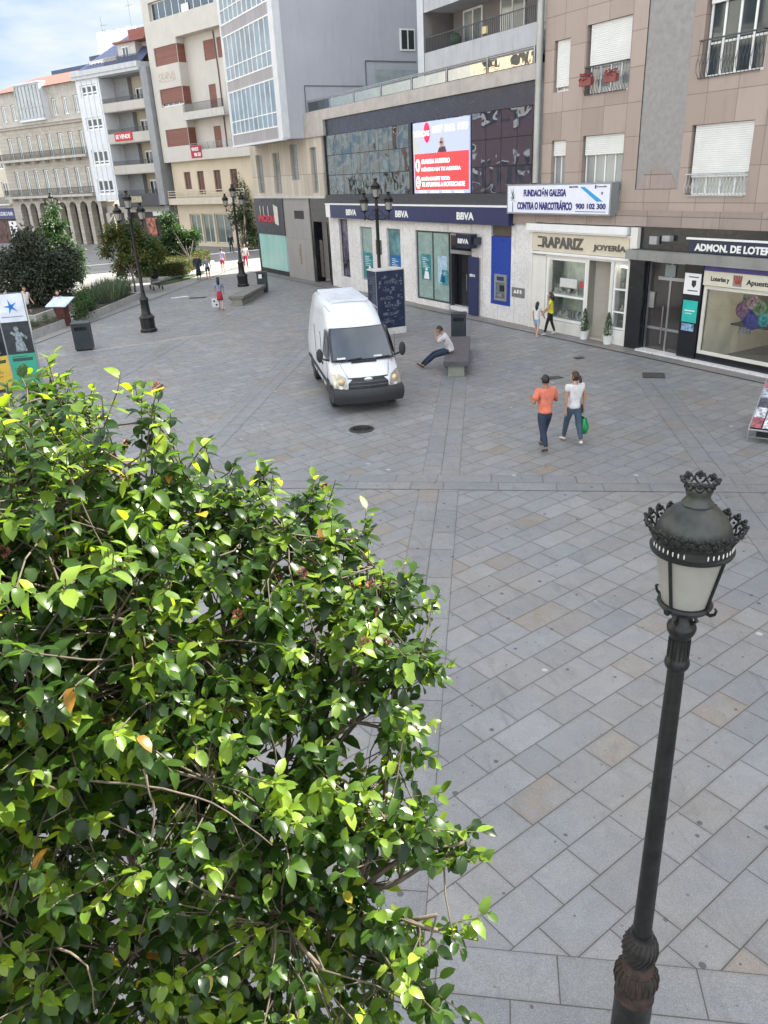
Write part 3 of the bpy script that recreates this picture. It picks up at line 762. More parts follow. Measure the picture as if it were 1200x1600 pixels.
b = MB(); b.quad((3.5,.28,.06),(3.5,.28,2.72),(3.5,-.03,2.72),(3.5,-.03,.06)); b.quad((3.50,.28,0),(4.60,1.0,0),(4.60,1.0,2.72),(3.50,.28,2.72)); b.box(3.48,4.6,.0,1.2,-.02,.05)
b.build('door_recess', mat('beige stone', (.42,.385,.32), .6, .06), gb)
b = MB(); b.quad((4.55,1.0,0),(4.55,-.02,0),(4.55,-.02,2.72),(4.55,1.0,2.72)); b.quad((3.5,1.0,2.72),(4.6,1.0,2.72),(4.6,0,2.72),(3.5,0,2.72)); b.build('recess_side', cwhite, gb)
# displays inside
def room(x0, x1, y1, z0, z1, m):
    b = MB(); b.box(x0,x1,y1,y1+.02,z0,z1); b.box(x0-.02,x0,.28,y1,z0,z1); b.box(x1,x1+.02,.28,y1,z0,z1); b.box(x0,x1,.28,y1,z0-.02,z0); b.box(x0,x1,.28,y1,z1,z1+.02)
    b.box(x0,1.22 if x0 < 2 else x0+.05,.26,.28,z0,z1); return b.build('shop_room', m, gb)
rm = mat('shop green grey', (.36,.42,.38), .7, .35, 1.6)
room(.55,3.44,1.05,.30,2.74,rm); room(4.62,5.40,.75,.35,2.72,rm)
sh = empty('jewellery_display', FA(2.3, -.30, .46), RA, 'lit jewellery display with boxes and stands behind the jeweller window', 'shop display')
b = MB(); b.box(-.95,.95,.0,.03,2.12,2.16); b.build('display_lamp', emit('display light', (1,.93,.8), 6), sh)
b = MB(); b.box(-1.0,1.0,-.08,.5,0,.04); b.box(-1.0,1.0,-.08,.35,.90,.94); b.box(-1.0,1.0,.5,.52,0,2.2); b.build('shelf', mat('display back', (.34,.40,.36), .6, .2), sh)
b = MB()
for i in range(46):
    x = random.uniform(-.92,.92); y = random.uniform(0,.28); z = random.choice((.04,.04,.94)); s_ = random.uniform(.03,.09)
    b.box(x-s_,x+s_,y-s_*.5,y+s_*.5,z,z+random.uniform(.05,.3))
b.build('display_stands', mat('display stands', (.30,.30,.28), .5, .9, 7), sh)
MB().box(-.55,.35,-.085,-.075,1.18,1.5).build('small_notice', white, sh)
b = MB().ball((.62,-.09,1.35),.12,.02,.14); b.build('red_balloon_sticker', mat('coral', (.6,.06,.08), .5), sh)
o = empty('small_jewellery_display', FA(5.0, -.22, .52), RA, 'narrow glass display of jewellery right of the jeweller doorway', 'shop display')
MB().box(-.26,.26,.0,.03,2.02,2.06).build('display_lamp', emit('display light b', (1,.93,.8), 6), o)
b = MB(); b.box(-.28,.28,.0,.3,0,.03); b.box(-.28,.28,0,.3,.56,.59); b.box(-.28,.28,0,.3,1.31,1.34); b.box(-.28,.28,.3,.32,0,2.1); b.build('shelf', mat('display back', (.34,.40,.36), .6, .2), o)
b = MB()
for i in range(26):
    x = random.uniform(-.24,.24); z = random.choice((.03,.59,1.34)); s_ = random.uniform(.02,.05); b.box(x-s_,x+s_,.05,.15,z,z+random.uniform(.05,.22))
b.build('display_stands', mat('display stands', (.30,.30,.28), .5, .9, 7), o)
o = empty('jeweller_sign', FA(2.9, .06, 2.90), RA, 'cream jeweller sign board with dark raised name RAPARIZ JOYERIA', 'sign')
MB().box(-2.42,2.42,-.02,.06,0,.64).build('sign_board', mat('cream board', (.60,.53,.41), .5, .05), o)
dl = mat('pewter letters', (.10,.095,.085), .4, .15)
text('lettering', 'RAPARIZ', -1.86,.30,.13,.52,-.021, dl, o, .035, .03)
b = MB()
for z in (.16,.47): b.box(-2.12,-1.90,-.045,-.021,z,z+.05)
b.build('letter_strokes', blackm, o)
text('lettering', 'JOYERÍA', .80,2.30,.12,.40,-.021, dl, o, .025, .03)

# ---- black shop fronts: block door and lottery shop
b = MB(); b.box(5.44,6.08,-.10,.3,0,2.92); b.box(7.66,8.34,-.08,.3,0,2.92); b.build('black_pilaster', black, gb)
b = MB(); b.box(5.44,19,-.02,.3,3.2,3.90); b.box(8.34,14.2,-.04,.25,0,.26); b.box(8.34,8.37,-.03,.3,.26,2.9); b.box(14,19,.0,.3,0,3.2); b.build('black_fascia', black, gb)
b = MB(); b.box(5.40,14.2,-.30,.28,2.90,3.19); b.build('grey_beam', mat('shutter box grey', (.23,.23,.215), .6, .08, 1.5, dirt=.5), gb)
b = MB(); b.box(5.42,5.72,-.16,-.02,3.22,3.86); b.build('white_post', cwhite, gb)
b = MB(); b.box(6.08,14.2,-.24,.25,.0,.06); b.build('marble_step', marble_m, gb)
o = MB(); o.box(6.10,6.16,.12,.18,.06,2.9); o.box(6.95,7.02,.12,.18,.06,2.9); o.box(7.58,7.65,.12,.18,.06,2.9); o.box(6.16,7.58,.125,.175,2.82,2.9); o.box(6.5,7.6,.1,.17,2.3,2.40); o.box(6.16,7.58,.13,.17,.72,.80)
pd = o.build('portal_frame', steel, gb); MB().box(6.12,7.62,.145,.16,.06,2.88).build('portal_glass', glassmat('portal glass', (.035,.032,.03), .10, .05), pd)
MB().tube([(6.86,.04,.3),(6.86,.04,1.5)], .02).build('handle', steel, pd); MB().box(6.75,7.15,.1,.12,2.42,2.78).build('number_plate', mat('grey green plate', (.20,.25,.25), .5), pd)
b = MB(); b.box(6.16,7.6,.9,.95,0,2.9); b.build('lobby_wall', mat('lobby brown', (.06,.05,.04), .5, .4, 2), gb)
MB().box(6.18,6.42,.08,.13,1.4,1.9).build('intercom', steel, gb)
b = MB(); b.box(6.2,6.5,-.14,-.02,3.38,3.62); b.box(6.75,7.05,-.2,-.02,3.5,3.66); b.build('floodlight', mat('lamp grey', (.3,.3,.3), .5), gb)
# papers on the pillar
o = MB().box(7.70,8.30,-.1,-.085,2.00,2.62).build('white_poster', white, gb); b = MB(); b.xzpoly([(7.98,2.28),(8.06,2.2),(8.14,2.28),(8.14,2.42),(7.98,2.42)], -.103,-.1)
for z in (2.5,2.1): b.box(7.85,8.22,-.103,-.1,z,z+.03)
b.build('poster_print', blackm, o)
o = MB().box(7.74,8.28,-.1,-.085,1.16,1.82).build('turquoise_poster', mat('turquoise', (.02,.42,.36), .5), gb); b = MB(); b.box(7.82,8.2,-.103,-.1,1.5,1.53); b.box(7.86,8.1,-.103,-.1,1.42,1.44); b.build('poster_print', white, o)
MB().box(7.76,8.22,-.1,-.085,.90,1.12).build('blue_notice', mat('blue notice', (.25,.4,.6), .5, .6, 9), gb)
# lottery shop
mauve = mat('purple trim', (.07,.055,.24), .5)
MB().box(8.36,14.2,-.07,.2,2.74,2.88).build('purple_trim', mauve, gb)
wo = window(gb, 8.38, 12.2, .26, 2.30, -.02, 1, 1, mat('shopfront cream', (.62,.60,.53), .5, .04), glassmat('clear shop glass', (.02,.02,.02), .04, .03), fw=.10)
# make the big pane see-through
mt, g, p = newmat('clear pane'); p.inputs['Transmission Weight'].default_value = 0; p.inputs['Base Color'].default_value = (.02,.02,.02,1)
tr_ = g.n.new('ShaderNodeBsdfTransparent'); gl = g.n.new('ShaderNodeBsdfGlossy'); gl.inputs['Roughness'].default_value = .02
lw_ = g.n.new('ShaderNodeLayerWeight'); fr_o = g.m('ADD', g.m('MULTIPLY', g.m('POWER', lw_.outputs['Facing'], 4.0), .9), .05)
ms = g.n.new('ShaderNodeMixShader'); g.l.new(fr_o, ms.inputs[0]); g.l.new(tr_.outputs[0], ms.inputs[1]); g.l.new(gl.outputs[0], ms.inputs[2])
g.l.new(ms.outputs[0], g.n['Material Output'].inputs[0])
wo.children[0].data.materials[0] = mt
for o_ in gb.children:
    if o_.name.startswith('window') and o_.children and o_.children[0].data.materials[0].name.startswith('shop glass'): o_.children[0].data.materials[0] = mt
b = MB(); b.box(8.4,14,3.4,3.5,0,2.9); b.box(8.38,8.42,.2,3.4,0,2.9); b.box(8.4,14,.1,3.4,2.85,2.9)
for i in range(9): b.box(8.9+i*.62,8.92+i*.62,3.38,3.4,.0,2.85)
b.build('shop_wall', mat('shop beige', (.58,.55,.42), .7, .06), gb)
MB().box(9,13,1.4,1.6,2.80,2.84).build('ceiling_lamp', emit('shop light', (1,.96,.86), 5), gb)
MB().box(8.4,14,.1,3.4,.0,.03).build('shop_floor', mat('shop floor', (.14,.14,.14), .4), gb)
sc_ = empty('lottery_counter', FA(10.4, -1.5, .03), RA, 'counter and colourful lottery posters inside the lottery shop window', 'shop display')
b = MB(); b.box(.0,1.6,-.3,.3,0,1.0); b.box(-.05,1.65,-.35,.35,1.0,1.06); b.build('counter', mat('counter dark', (.05,.05,.055), .4), sc_)
MB().box(-.2,.25,-.42,-.40,0,.95).build('counter_poster', mat('pale green poster', (.35,.55,.50), .5, .7, 7), sc_)
b = MB(); b.box(-1.7,-.5,-.5,.0,1.0,1.05); b.box(-1.7,-.5,1.2,1.3,1.6,2.3); b.build('shelf', mat('counter dark', (.05,.05,.055), .4), sc_)
for i, (cx, cz, r_, c_) in enumerate([(-1.3,1.5,.26,(.22,.12,.20)),(-.95,1.25,.3,(.03,.04,.20)),(-.75,1.6,.24,(.12,.22,.12)),(-.55,1.3,.22,(.02,.25,.25)),(-1.0,1.75,.22,(.4,.30,.32)),(-.2,1.2,.2,(.03,.03,.04))]):
    MB().ball((cx,-.55,cz), r_, .06, r_).build('printed_display', mat('print %d' % i, c_, .5, .8, 12), sc_)
for i in range(2):
    o = MB().box(-1.98,-1.55,.3,.32,1.25+i*-.62,1.80+i*-.62).build('newspaper_sheet', mat('newsprint', (.30,.32,.33), .7, .5, 14), sc_)
b = MB(); b.box(-1.55,-.2,.8,.85,1.85,2.35); b.build('television', blackm, sc_)
b = MB(); b.ball((.6,.0,1.2),.3,.2,.14); b.ball((1.1,.0,1.18),.25,.2,.12); b.build('counter_goods', mat('goods', (.45,.30,.14), .6, .7, 10), sc_)
o = empty('lottery_fascia_sign', FA(10.2, .04, 3.22), RA, 'dark fascia with white letters ADMON DE LOTERIAS above the grey beam', 'sign')
MB().box(-2.5,3.9,-.03,.05,.0,.36).build('sign_panel', mat('dark blue panel', (.012,.02,.045), .4), o)
MB().box(-2.6,3.9,-.06,.05,.365,.42).build('light_tube', white, o)
text('lettering', 'ADMON. DE LOTERÍAS  Nº 1', -2.28,1.30,.05,.31,-.031, white, o, .04)
o = empty('lottery_sign', FA(10.2, .06, 2.32), RA, 'cream lottery shop sign reading Loterias y Apuestas del Estado under a purple trim', 'sign')
MB().box(-1.82,3.9,-.03,.05,.0,.41).build('sign_board', mat('cream sign', (.60,.57,.46), .5, .04), o)
text('lettering', 'Loterías y', -1.55,-.92,.10,.27,-.031, blackm, o, .02)
text('lettering', 'Apuestas del Estado', -.35,1.5,.08,.27,-.031, blackm, o, .02)
b = MB()
for i in range(4): b.tube([(-.78+i*.09,-.035,.36-.02*abs(i-1.5)),(-.66+i*.035-.02,-.035,.12)], .022, 5)
b.build('hand_emblem', mat('brick red', (.35,.06,.04), .5), o)
b = MB(); b.box(-.8,-.5,-.035,-.031,.05,.36); b.build('emblem_ground', mat('emblem grey', (.25,.22,.2), .5), o)

def potted(u, d, label):
    o = empty('potted_cypress', FA(u, d), RA, label, 'potted plant', 'clipped cypresses in white pots at the jeweller door')
    MB().lathe([(.13,0),(.17,.26),(.19,.30),(.16,.30),(.155,.27),(0,.27)], 18).build('pot', white, o, smooth=True, angle=40)
    b = MB()
    for i in range(900):
        z = random.random()**1.2; r = .17*(1-z)**.6*random.uniform(.55,1.05)*(1.1 if z > .08 else .7); t_ = random.uniform(0,2*PI)
        c = Vector((r*math.cos(t_), r*math.sin(t_), .28+z*.78)); a_ = Vector((math.cos(t_)*.4, math.sin(t_)*.4, 1)).normalized()*random.uniform(.03,.06)
        s_ = Vector((-math.sin(t_+random.uniform(-1,1)), math.cos(t_+random.uniform(-1,1)), 0))*.012
        b.add([c-s_, c+s_, c+a_], [(0,1,2)])
    b.build('foliage', mat('cypress green', (.045,.10,.03), .7, .5, 12), o)
    MB().tube([(0,0,.25),(0,0,.7)], .015).build('stem', mat('bark', (.09,.065,.045), .9, .3, 10), o)
potted(3.55, .15, 'clipped cypress in a white pot, the one left of the jeweller doorway')
potted(4.72, .15, 'clipped cypress in a white pot, the one right of the jeweller doorway')

# ---- grey tower with glazed front and blank side
gt = empty('grey_tower', (6,31,0), RA, 'tall blue grey building with a blank side wall and ribbon glazing framed in white', 'building')
gwall = mat('blue grey render', (.40,.412,.445), .85, .05, .5, bump=.05, dirt=.25)
b = MB()
b.box(-19.9,-19.5,-1.3,13,7.86,23)
b.build('side_wall', gwall, gt)
b = MB(); b.box(-27.85,-27.62,-1.42,-1.0,7.86,23); b.box(-20.12,-19.48,-1.42,-1.0,7.86,23); b.box(-27.9,-19.48,-1.44,-1.2,7.80,7.92); b.build('white_frame', mat('white tile', (.60,.61,.62), .5, .05), gt)
b = MB(); b.box(-27.62,-20.12,-1.3,12,7.86,23); b.build('core', concrete, gt)
pk = panelmat('pinkish panels', (.33,.31,.32), (.38,.36,.37), .74, 3, .02, (.15,.14,.14), .3, 60, .7, 0, .3, ox=40.4)
zz = [(7.92, 8.50)] + [(8.50+2.98*i+2.42, 8.50+2.98*(i+1)) for i in range(5)]
for a_, c_ in zz: MB().box(-27.62,-20.12,-1.38,-1.28,a_,c_).build('spandrel', pk, gt)
gl1 = glassmat('tower glass', (.22,.26,.28), .45, .06)
for i in range(5):
    z0 = 8.50+2.98*i
    window(gt, -27.62,-20.12, z0, z0+2.42, -1.40, 10, 1, white, gl1, fw=.07, fd=.08, name='ribbon_window', split=[z0+.75])
    for q in range(3):
        x = -27.62 + .75*random.randint(1, 8)
        MB().box(x+.06, x+.70, -1.362, -1.352, z0+.85, z0+2.35).build('curtain', mat('curtain yellow' if q == 0 else 'curtain pale', (.45,.38,.12) if q == 0 else (.50,.50,.46), .8, .2), gt)
# side window in its own plane (x fixed)
b = MB(); b.box(-19.5,-19.42,6.34,7.34,12.28,13.38); fo = b.build('side_window', white, gt)
b = MB(); b.box(-19.42,-19.41,6.42,6.80,12.36,13.30); b.box(-19.42,-19.41,6.88,7.26,12.36,13.30); b.build('pane', glassd, fo)
b = MB(); b.box(-19.5,-19.47,0.1,3.8,10.44,10.49); b.box(-19.5,-19.47,.08,.13,9.1,10.44); b.box(-19.5,-19.46,4.0,7.4,11.70,11.76); b.box(-19.5,-19.46,3.98,4.04,10.5,11.7); b.build('flashing', mat('grey flashing', (.13,.14,.15), .6), gt)
b = MB(); b.box(-19.5,-19.3,4.5,8,9.1,11.3); b.build('rear_box', mat('green grey sheet', (.30,.35,.35), .6, .1), gt)
# lower floors
wood = panelmat('cream timber cladding', (.42,.37,.30), (.56,.51,.43), .52, 6, .02, (.2,.17,.13), .15, 30, .7, 0, .5, ox=40)
b = MB(); wl = [(-27.7,-26.6,5.0,7.32),(-24.8,-23.7,5.0,7.32),(-22.05,-20.9,5.72,7.66),(-19.15,-18.35,5.0,7.36)]
b.wall(-28.6,-17.55,4.82,7.86,-.02, wl, .25)
b.quad((-28.6,10,4.82),(-28.6,10,7.86),(-28.6,-.02,7.86),(-28.6,-.02,4.82)); b.quad((-17.55,-.02,4.82),(-17.55,-.02,7.86),(-17.55,2,7.86),(-17.55,2,4.82)); b.build('clad_wall', wood, gt)
for (x0,x1,z0,z1) in wl: window(gt, x0+.02,x1-.02,z0+.02,z1-.02,.14, 2 if x1-x0 > .9 else 1, 1, alu, glassp, fw=.05, split=[z0+.7])
b = MB(); b.box(-28.6,-17.5,-.12,-.02,4.72,4.84); b.build('ledge', mat('pale stone ledge', (.5,.49,.46), .7, .06, dirt=.3), gt)
gst = panelmat('grey stone cladding', (.30,.285,.27), (.35,.335,.32), 1.9, 2.4, .012, (.16,.15,.14), .3, 60, .6, 0, .4, ox=40)
b = MB(); b.wall(-23.8,-19.95,0,4.72,0,[(-22.2,-20.75,3.55,4.02)],.1); b.quad((-28.6,10,0),(-28.6,10,4.75),(-28.6,.2,4.75),(-28.6,.2,0)); b.quad((-19.95,0,0),(-19.95,0,4.72),(-19.95,1.4,4.72),(-19.95,1.4,0)); b.build('stone_wall', gst, gt)
MB().box(-22.2,-20.75,.02,.06,3.55,4.02).build('vent_grille', blackm, gt)
b = MB(); b.box(-21.9,-21.62,-.04,-.004,.9,2.1); b.build('metal_vent', mat('ochre vent', (.30,.25,.17), .5, .3, 9), gt)
b = MB(); b.box(-28.75,-23.8,-.06,.3,2.5,4.72); b.build('black_shop_panel', mat('shop charcoal', (.045,.046,.055), .5, .1, 1), gt)
MB().box(-28.5,-23.95,-.03,.1,.28,2.5).build('mint_window_film', panelmat('mint film', (.28,.52,.47), (.33,.58,.52), .62, 9, .015, (.16,.34,.31), .1, 20, .35, 0, .2, ox=40), gt)
b = MB(); b.box(-28.75,-28.5,-.06,.2,0,2.5); b.box(-28.5,-23.8,-.03,.2,0,.28); b.build('shop_plinth', blackm, gt)
o = empty('red_shop_sign', FA(-26.2, .08, 2.7), RA, 'red and white lettering on the black panel of the corner shop by the far bench', 'sign')
text('lettering', 'MODA', -1.9,1.3,.55,1.0,-.0, mat('sign red', (.5,.02,.05), .5), o, .05)
b = MB()
for x in (-1.5,-.9,-.1): b.box(x,x+.08,-.02,0,.95,1.55)
b.xzpoly([(1.0,.5),(1.6,.4),(1.6,1.5),(.9,1.65)], -.02, 0); b.build('white_marks', mat('sign cream', (.6,.58,.52), .5), o)
# black doorway between tower and bank
b = MB(); b.box(-19.95,-19.6,.05,.6,0,4.85); b.box(-17.62,-17.37,.02,.6,0,4.85); b.box(-19.6,-17.62,.05,.6,3.45,4.85); b.build('black_portal', black, gt)
o = MB().box(-19.6,-17.62,.9,.95,0,3.45).build('dark_door', mat('navy black door', (.01,.014,.022), .3), gt); MB().box(-19.55,-17.65,.86,.9,3.3,3.42).build('door_head_light', alu, o)
MB().box(-19.5,-19.1,.3,.36,.3,2.4).build('portal_stickers', mat('sticker mess', (.10,.09,.08), .6, .95, 14), gt)
recenter(gt, -24)

# ------------------------------------------------------------------ far buildings
RT = math.atan2(-.701, .713)
tb = empty('cream_apartment_building', (-15.78,80.29,0), RT, 'cream apartment block with brown shuttered windows and red banners on its balcony', 'building')
tcol = mat('cream render', (.52,.49,.435), .85, .05, .6, bump=.05, dirt=.3)
tlow = mat('warm cream render', (.58,.49,.36), .85, .05, .6, dirt=.2)
brown = panelmat('brown shutter slats', (.20,.07,.045), (.24,.09,.06), 5, .16, .03, (.09,.035,.025), .1, 30, .6, 0, .1, ox=40)
b = MB()
RD = .95
wl = [(-5.2,-1.38,z,z+1.5) for z in (16.1,12.68,9.22)]
b.wall(-6.25,-1.35,7.85,19.6,0,wl,.25)
b.quad((-1.35,0,7.85),(-1.35,RD,7.85),(-1.35,RD,18.07),(-1.35,0,18.07))
b.wall(-1.35,8.2,7.85,18.07,RD,[(1.45,3.2,15.9,17.45),(3.5,5.5,15.9,17.45),(1.5,2.6,12.0,14.0),(4.1,5.3,12.0,14.0),(1.5,2.6,8.6,10.6),(4.1,5.3,8.6,10.6)],.2)
b.wall(-1.35,8.2,18.07,19.6,0)
b.quad((-1.35,0,18.07),(8.2,0,18.07),(8.2,RD,18.07),(-1.35,RD,18.07))
b.wall(-6.25,8.2,19.6,23.0,0,[(-5.1,5.0,19.75,21.2)],.4)
b.quad((-6.25,12,7.85),(-6.25,12,23),(-6.25,0,23),(-6.25,0,7.85)); b.quad((8.2,0,7.85),(8.2,0,23),(8.2,12,23),(8.2,12,7.85))
b.quad((-6.25,0,7.85),(8.2,0,7.85),(8.2,3,7.85),(-6.25,3,7.85)); b.quad((-6.25,0,23),(8.2,0,23),(8.2,12,23),(-6.25,12,23)); b.quad((-6.25,12,0),(8.2,12,0),(8.2,12,23),(-6.25,12,23))
b.build('upper_wall', tcol, tb)
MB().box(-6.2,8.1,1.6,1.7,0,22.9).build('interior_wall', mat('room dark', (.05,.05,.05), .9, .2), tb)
for z in (16.1,12.68,9.22):
    o = MB().box(-5.18,-1.40,.08,.12,z+(.28 if z == 12.68 else .0),z+1.5).build('brown_shutter', brown, tb)
    MB().box(-1.348,-1.34,.05,.85,z,z+1.5).build('brown_shutter', brown, tb)
window(tb,-5.18,-1.4,12.69,14.1,.16,4,1,white,glassd,fw=.08)
for x0,x1,z0,z1 in [(1.47,3.18,15.92,17.43),(3.52,5.48,15.92,17.43),(1.52,2.58,12.0,13.98),(1.52,2.58,8.6,10.58)]: MB().box(x0,x1,RD+.06,RD+.1,z0,z1).build('brown_shutter', brown, tb)
for z in (12.0,8.6): window(tb,4.12,5.28,z,z+1.98,RD+.12,2,1,mat('brown frame',(.10,.045,.03),.6),glassd,fw=.08)
window(tb,-5.08,4.98,19.77,21.18,.3,9,1,white,glass,fw=.08); MB().box(-.2,.9,.25,.29,19.8,20.4).build('white_panel', white, tb)
b = MB(); b.box(-1.4,5.0,-.25,RD-.02,11.3,11.45); b.box(-1.4,5.0,-.25,-.10,11.45,11.95); bo = b.build('balcony', mat('balcony render', (.50,.48,.44), .85, .06, dirt=.5), tb); railing(bo,-1.38,4.98,11.95,12.62,-.18,dkgrey,.14,.012,name='balcony_railing')
b = MB(); b.box(-1.36,8.2,-.03,.12,7.86,8.72); b.box(-1.3,8.2,.12,RD-.02,7.9,8.2); bo = b.build('balcony', tcol, tb); railing(bo,-1.3,8.2,8.72,9.3,.04,alu,.9,.02,name='balcony_railing',mids=(8.95,9.1))
for i, (x, z) in enumerate(((-1.2, 8.05),)):
    o = MB().box(x,x+1.75,-.07,-.05,z,z+1.05).build('red_banner', mat('banner red', (.36,.02,.04), .7, .15), tb)
    text('lettering', 'VENDE', x+.15,x+1.3,z+.6,z+.9,-.072,white,o,.03); text('lettering', '986 550', x+.5,x+1.6,z+.12,z+.45,-.072,white,o,.03)
b = MB(); b.tube([(3.35,RD-.06,7.9),(3.35,RD-.06,15),(3.2,RD-.06,18)],.06,6); b.build('downpipe', mat('brown pipe', (.16,.09,.07), .6), tb)
o = MB().box(-5.0,-2.2,-.02,-.004,14.75,15.5).build('faded_banner', mat('faded cloth', (.50,.44,.38), .8, .3, 4), tb)
b = MB(); b.wall(-5.9,8.2,0,7.85,.55,[(-3.9,-2.75,5.35,6.9),(-1.62,-.5,4.85,6.9),(1.15,2.25,4.95,6.9),(3.75,4.85,5.0,6.9),(-3.9,-2.0,.3,3.05),(-1.8,.1,.3,3.05),(.35,3.1,.3,3.05)],.3)
b.quad((-5.9,12,0),(-5.9,12,7.85),(-5.9,.55,7.85),(-5.9,.55,0)); b.build('lower_wall', tlow, tb)
for x0,x1,z0 in ((-3.9,-2.75,5.35),(-1.62,-.5,4.85),(1.15,2.25,4.95),(3.75,4.85,5.0)):
    window(tb,x0+.03,x1-.03,z0+.02,6.88,.68,2,1,mat('brown frame',(.10,.045,.03),.6),mat('brown blind',(.14,.065,.05),.6),fw=.09)
for x0,x1 in ((-3.9,-2.0),(-1.8,.1),(.35,3.1)): window(tb,x0+.02,x1-.02,.32,3.03,.70,2,1,cream,glassmat('shop window pale',(.10,.13,.12),.25,.05,),fw=.10)
b = MB(); b.box(-6.3,6.4,-.1,.54,3.95,4.12); b.box(-6.3,6.4,-.1,.02,4.12,4.55)
for z in (4.72,4.95,5.18): b.box(-6.3,6.4,-.07,-.02,z,z+.06)
for i in range(9): b.box(-6.28+i*1.58,-6.2+i*1.58,-.06,-.03,4.55,5.2)
b.build('balcony', mat('cream balcony', (.56,.49,.38), .8, .06, dirt=.3), tb)

RQ = math.atan2(-.589, .808)
wb = empty('balcony_apartment_building', (-30.36,92.24,0), RQ, 'grey and white block with a white window bay, deep balconies and a slate attic roof', 'building')
wcol = mat('grey beige render', (.46,.43,.38), .85, .06, .6, dirt=.5); wwh = mat('white bay paint', (.62,.63,.65), .6, .05, 1, dirt=.35)
ochre = mat('beige balcony wall', (.48,.43,.34), .85, .06, .6, dirt=.3)
b = MB(); b.wall(1.15,5.0,4.55,16.1,-.5,[(1.75,4.45,14.5,15.6),(1.75,4.45,11.4,12.6),(1.75,4.45,8.05,9.55),(1.75,4.45,5.2,6.7)],.2)
b.quad((1.15,1,4.55),(1.15,1,16.1),(1.15,-.5,16.1),(1.15,-.5,4.55)); b.quad((5,-.5,4.55),(5,-.5,16.1),(5,2,16.1),(5,2,4.55)); b.quad((1.15,-.5,4.55),(5,-.5,4.55),(5,2,4.55),(1.15,2,4.55)); b.build('white_bay', wwh, wb)
for z0,z1 in ((14.5,15.6),(11.4,12.6),(8.05,9.55),(5.2,6.7)): window(wb,1.77,4.43,z0+.02,z1-.02,-.42,3,1,white,glass,fw=.16,split=[z0+.38])
b = MB()
for x in (2.1,2.95,3.8,4.75): b.box(x-.03,x+.03,-.53,-.5,4.6,16)
b.build('bay_ribs', mat('pale ribs', (.5,.52,.55), .6), wb)
b = MB(); b.wall(5,11.6,3.9,16.1,1.7,[(7.6+j*2.1,8.95+j*2.1,z,z+2.0) for z in (13.0,10.1,7.2,4.4) for j in (0,1)],.15); b.build('recessed_wall', ochre, wb)
b = MB(); b.wall(5,7.3,3.9,16.1,1.2); b.quad((7.3,1.2,3.9),(7.3,1.7,3.9),(7.3,1.7,16.1),(7.3,1.2,16.1)); b.box(5,11.6,-.4,1.7,15.98,16.1); b.build('grey_recess_wall', mat('grey recess', (.26,.27,.28), .8, .08), wb)
for z in (13.0,10.1,7.2,4.4):
    for j in (0,1): window(wb,7.62+j*2.1,8.93+j*2.1,z,z+1.98,1.78,2,1,white,glassd,fw=.12,name='balcony_door')
for i,(z,h) in enumerate(((12.95,.72),(10.05,.82),(7.15,.75),(4.0,1.1))):
    b = MB(); b.box(4.95,11.5,-.45,1.68,z-.12,z+.06); b.box(4.95,11.5,-.5,-.38,z-.05,z+h)
    bo = b.build('balcony', wcol if i < 3 else mat('dark balcony', (.06,.06,.065), .7), wb); railing(bo,4.97,11.48,z+h,z+h+.42,-.44,dkgrey,.16,.014,name='balcony_railing')
o = MB().box(6.1,8.9,-.56,-.52,10.15,10.95).build('red_banner', mat('banner bright red', (.50,.04,.04), .7, .2), wb); text('lettering','SE VENDE',6.3,8.6,10.35,10.75,-.562,white,o,.03)
MB().box(6.3,8.8,-.56,-.52,4.3,4.9).build('pale_banner', mat('banner ochre', (.36,.33,.22), .7, .3, 4), wb)
b = MB(); b.box(11.5,12.45,-.55,9,4.0,16.3); b.box(11.55,12.3,-.1,9,0,4.0); b.build('party_wall', mat('grey party wall', (.27,.275,.28), .9, .1, 1, dirt=.5), wb)
b = MB(); b.box(.9,11.55,-.75,2,16.1,16.4); b.box(.85,11.55,-.85,2,16.4,16.85); b.build('cornice', mat('pale cornice', (.50,.51,.52), .8, .06, dirt=.5), wb)
b = MB(); b.quad((.9,-.2,16.85),(11.5,-.2,16.85),(11.5,4.2,20.3),(5.5,4.2,20.3)); b.quad((.9,-.2,16.85),(5.5,4.2,20.3),(5.5,9,20.3),(.9,9,16.85)); b.quad((5.5,4.2,20.3),(11.5,4.2,20.3),(11.5,9,20.3),(5.5,9,20.3)); ro = b.build('slate_roof', mat('blue slate', (.075,.09,.16), .6, .15, 3), wb)
MB().poly([(8.2,1.5),(12.2,1.5),(12.2,4.4),(8.2,4.4)],18.9,19.95).build('red_roof_edge', mat('red tiles', (.27,.105,.08), .8, .2, 6), wb)
b = MB(); b.box(7.0,9.7,.9,4,16.85,18.8); b.box(9.7,11.5,1.8,4,16.85,18.9); b.box(2.5,6.9,.6,1.2,16.85,17.8); do = b.build('dormer', mat('dormer plaster', (.52,.49,.45), .8, .07), wb)
MB().box(6.8,11.6,.5,4,18.8,18.95).build('dormer_roof', mat('red tiles', (.27,.105,.08), .8, .2, 6), do)
window(wb,7.7,8.7,16.95,18.5,.84,2,1,white,glass,fw=.08); window(wb,3.0,4.6,16.95,17.6,.54,3,1,white,glass,fw=.08)
railing(wb,6.5,11.5,16.86,17.5,-.6,dkgrey,.2,.02,name='roof_railing')
b = MB(); b.box(1.1,12.4,.6,.9,3.3,4.0); b.build('shop_lintel', wcol, wb)
b = MB(); b.box(1.2,1.9,.3,.8,0,3.3); b.box(4.4,4.9,.3,.8,0,3.3); b.box(11.9,12.4,.3,.8,0,3.3); b.build('pillar', wcol, wb)
b = MB(); b.box(1.9,12,1.0,1.1,0,3.3); b.build('dark_shop', mat('dark shop', (.05,.04,.04), .6, .3), wb)
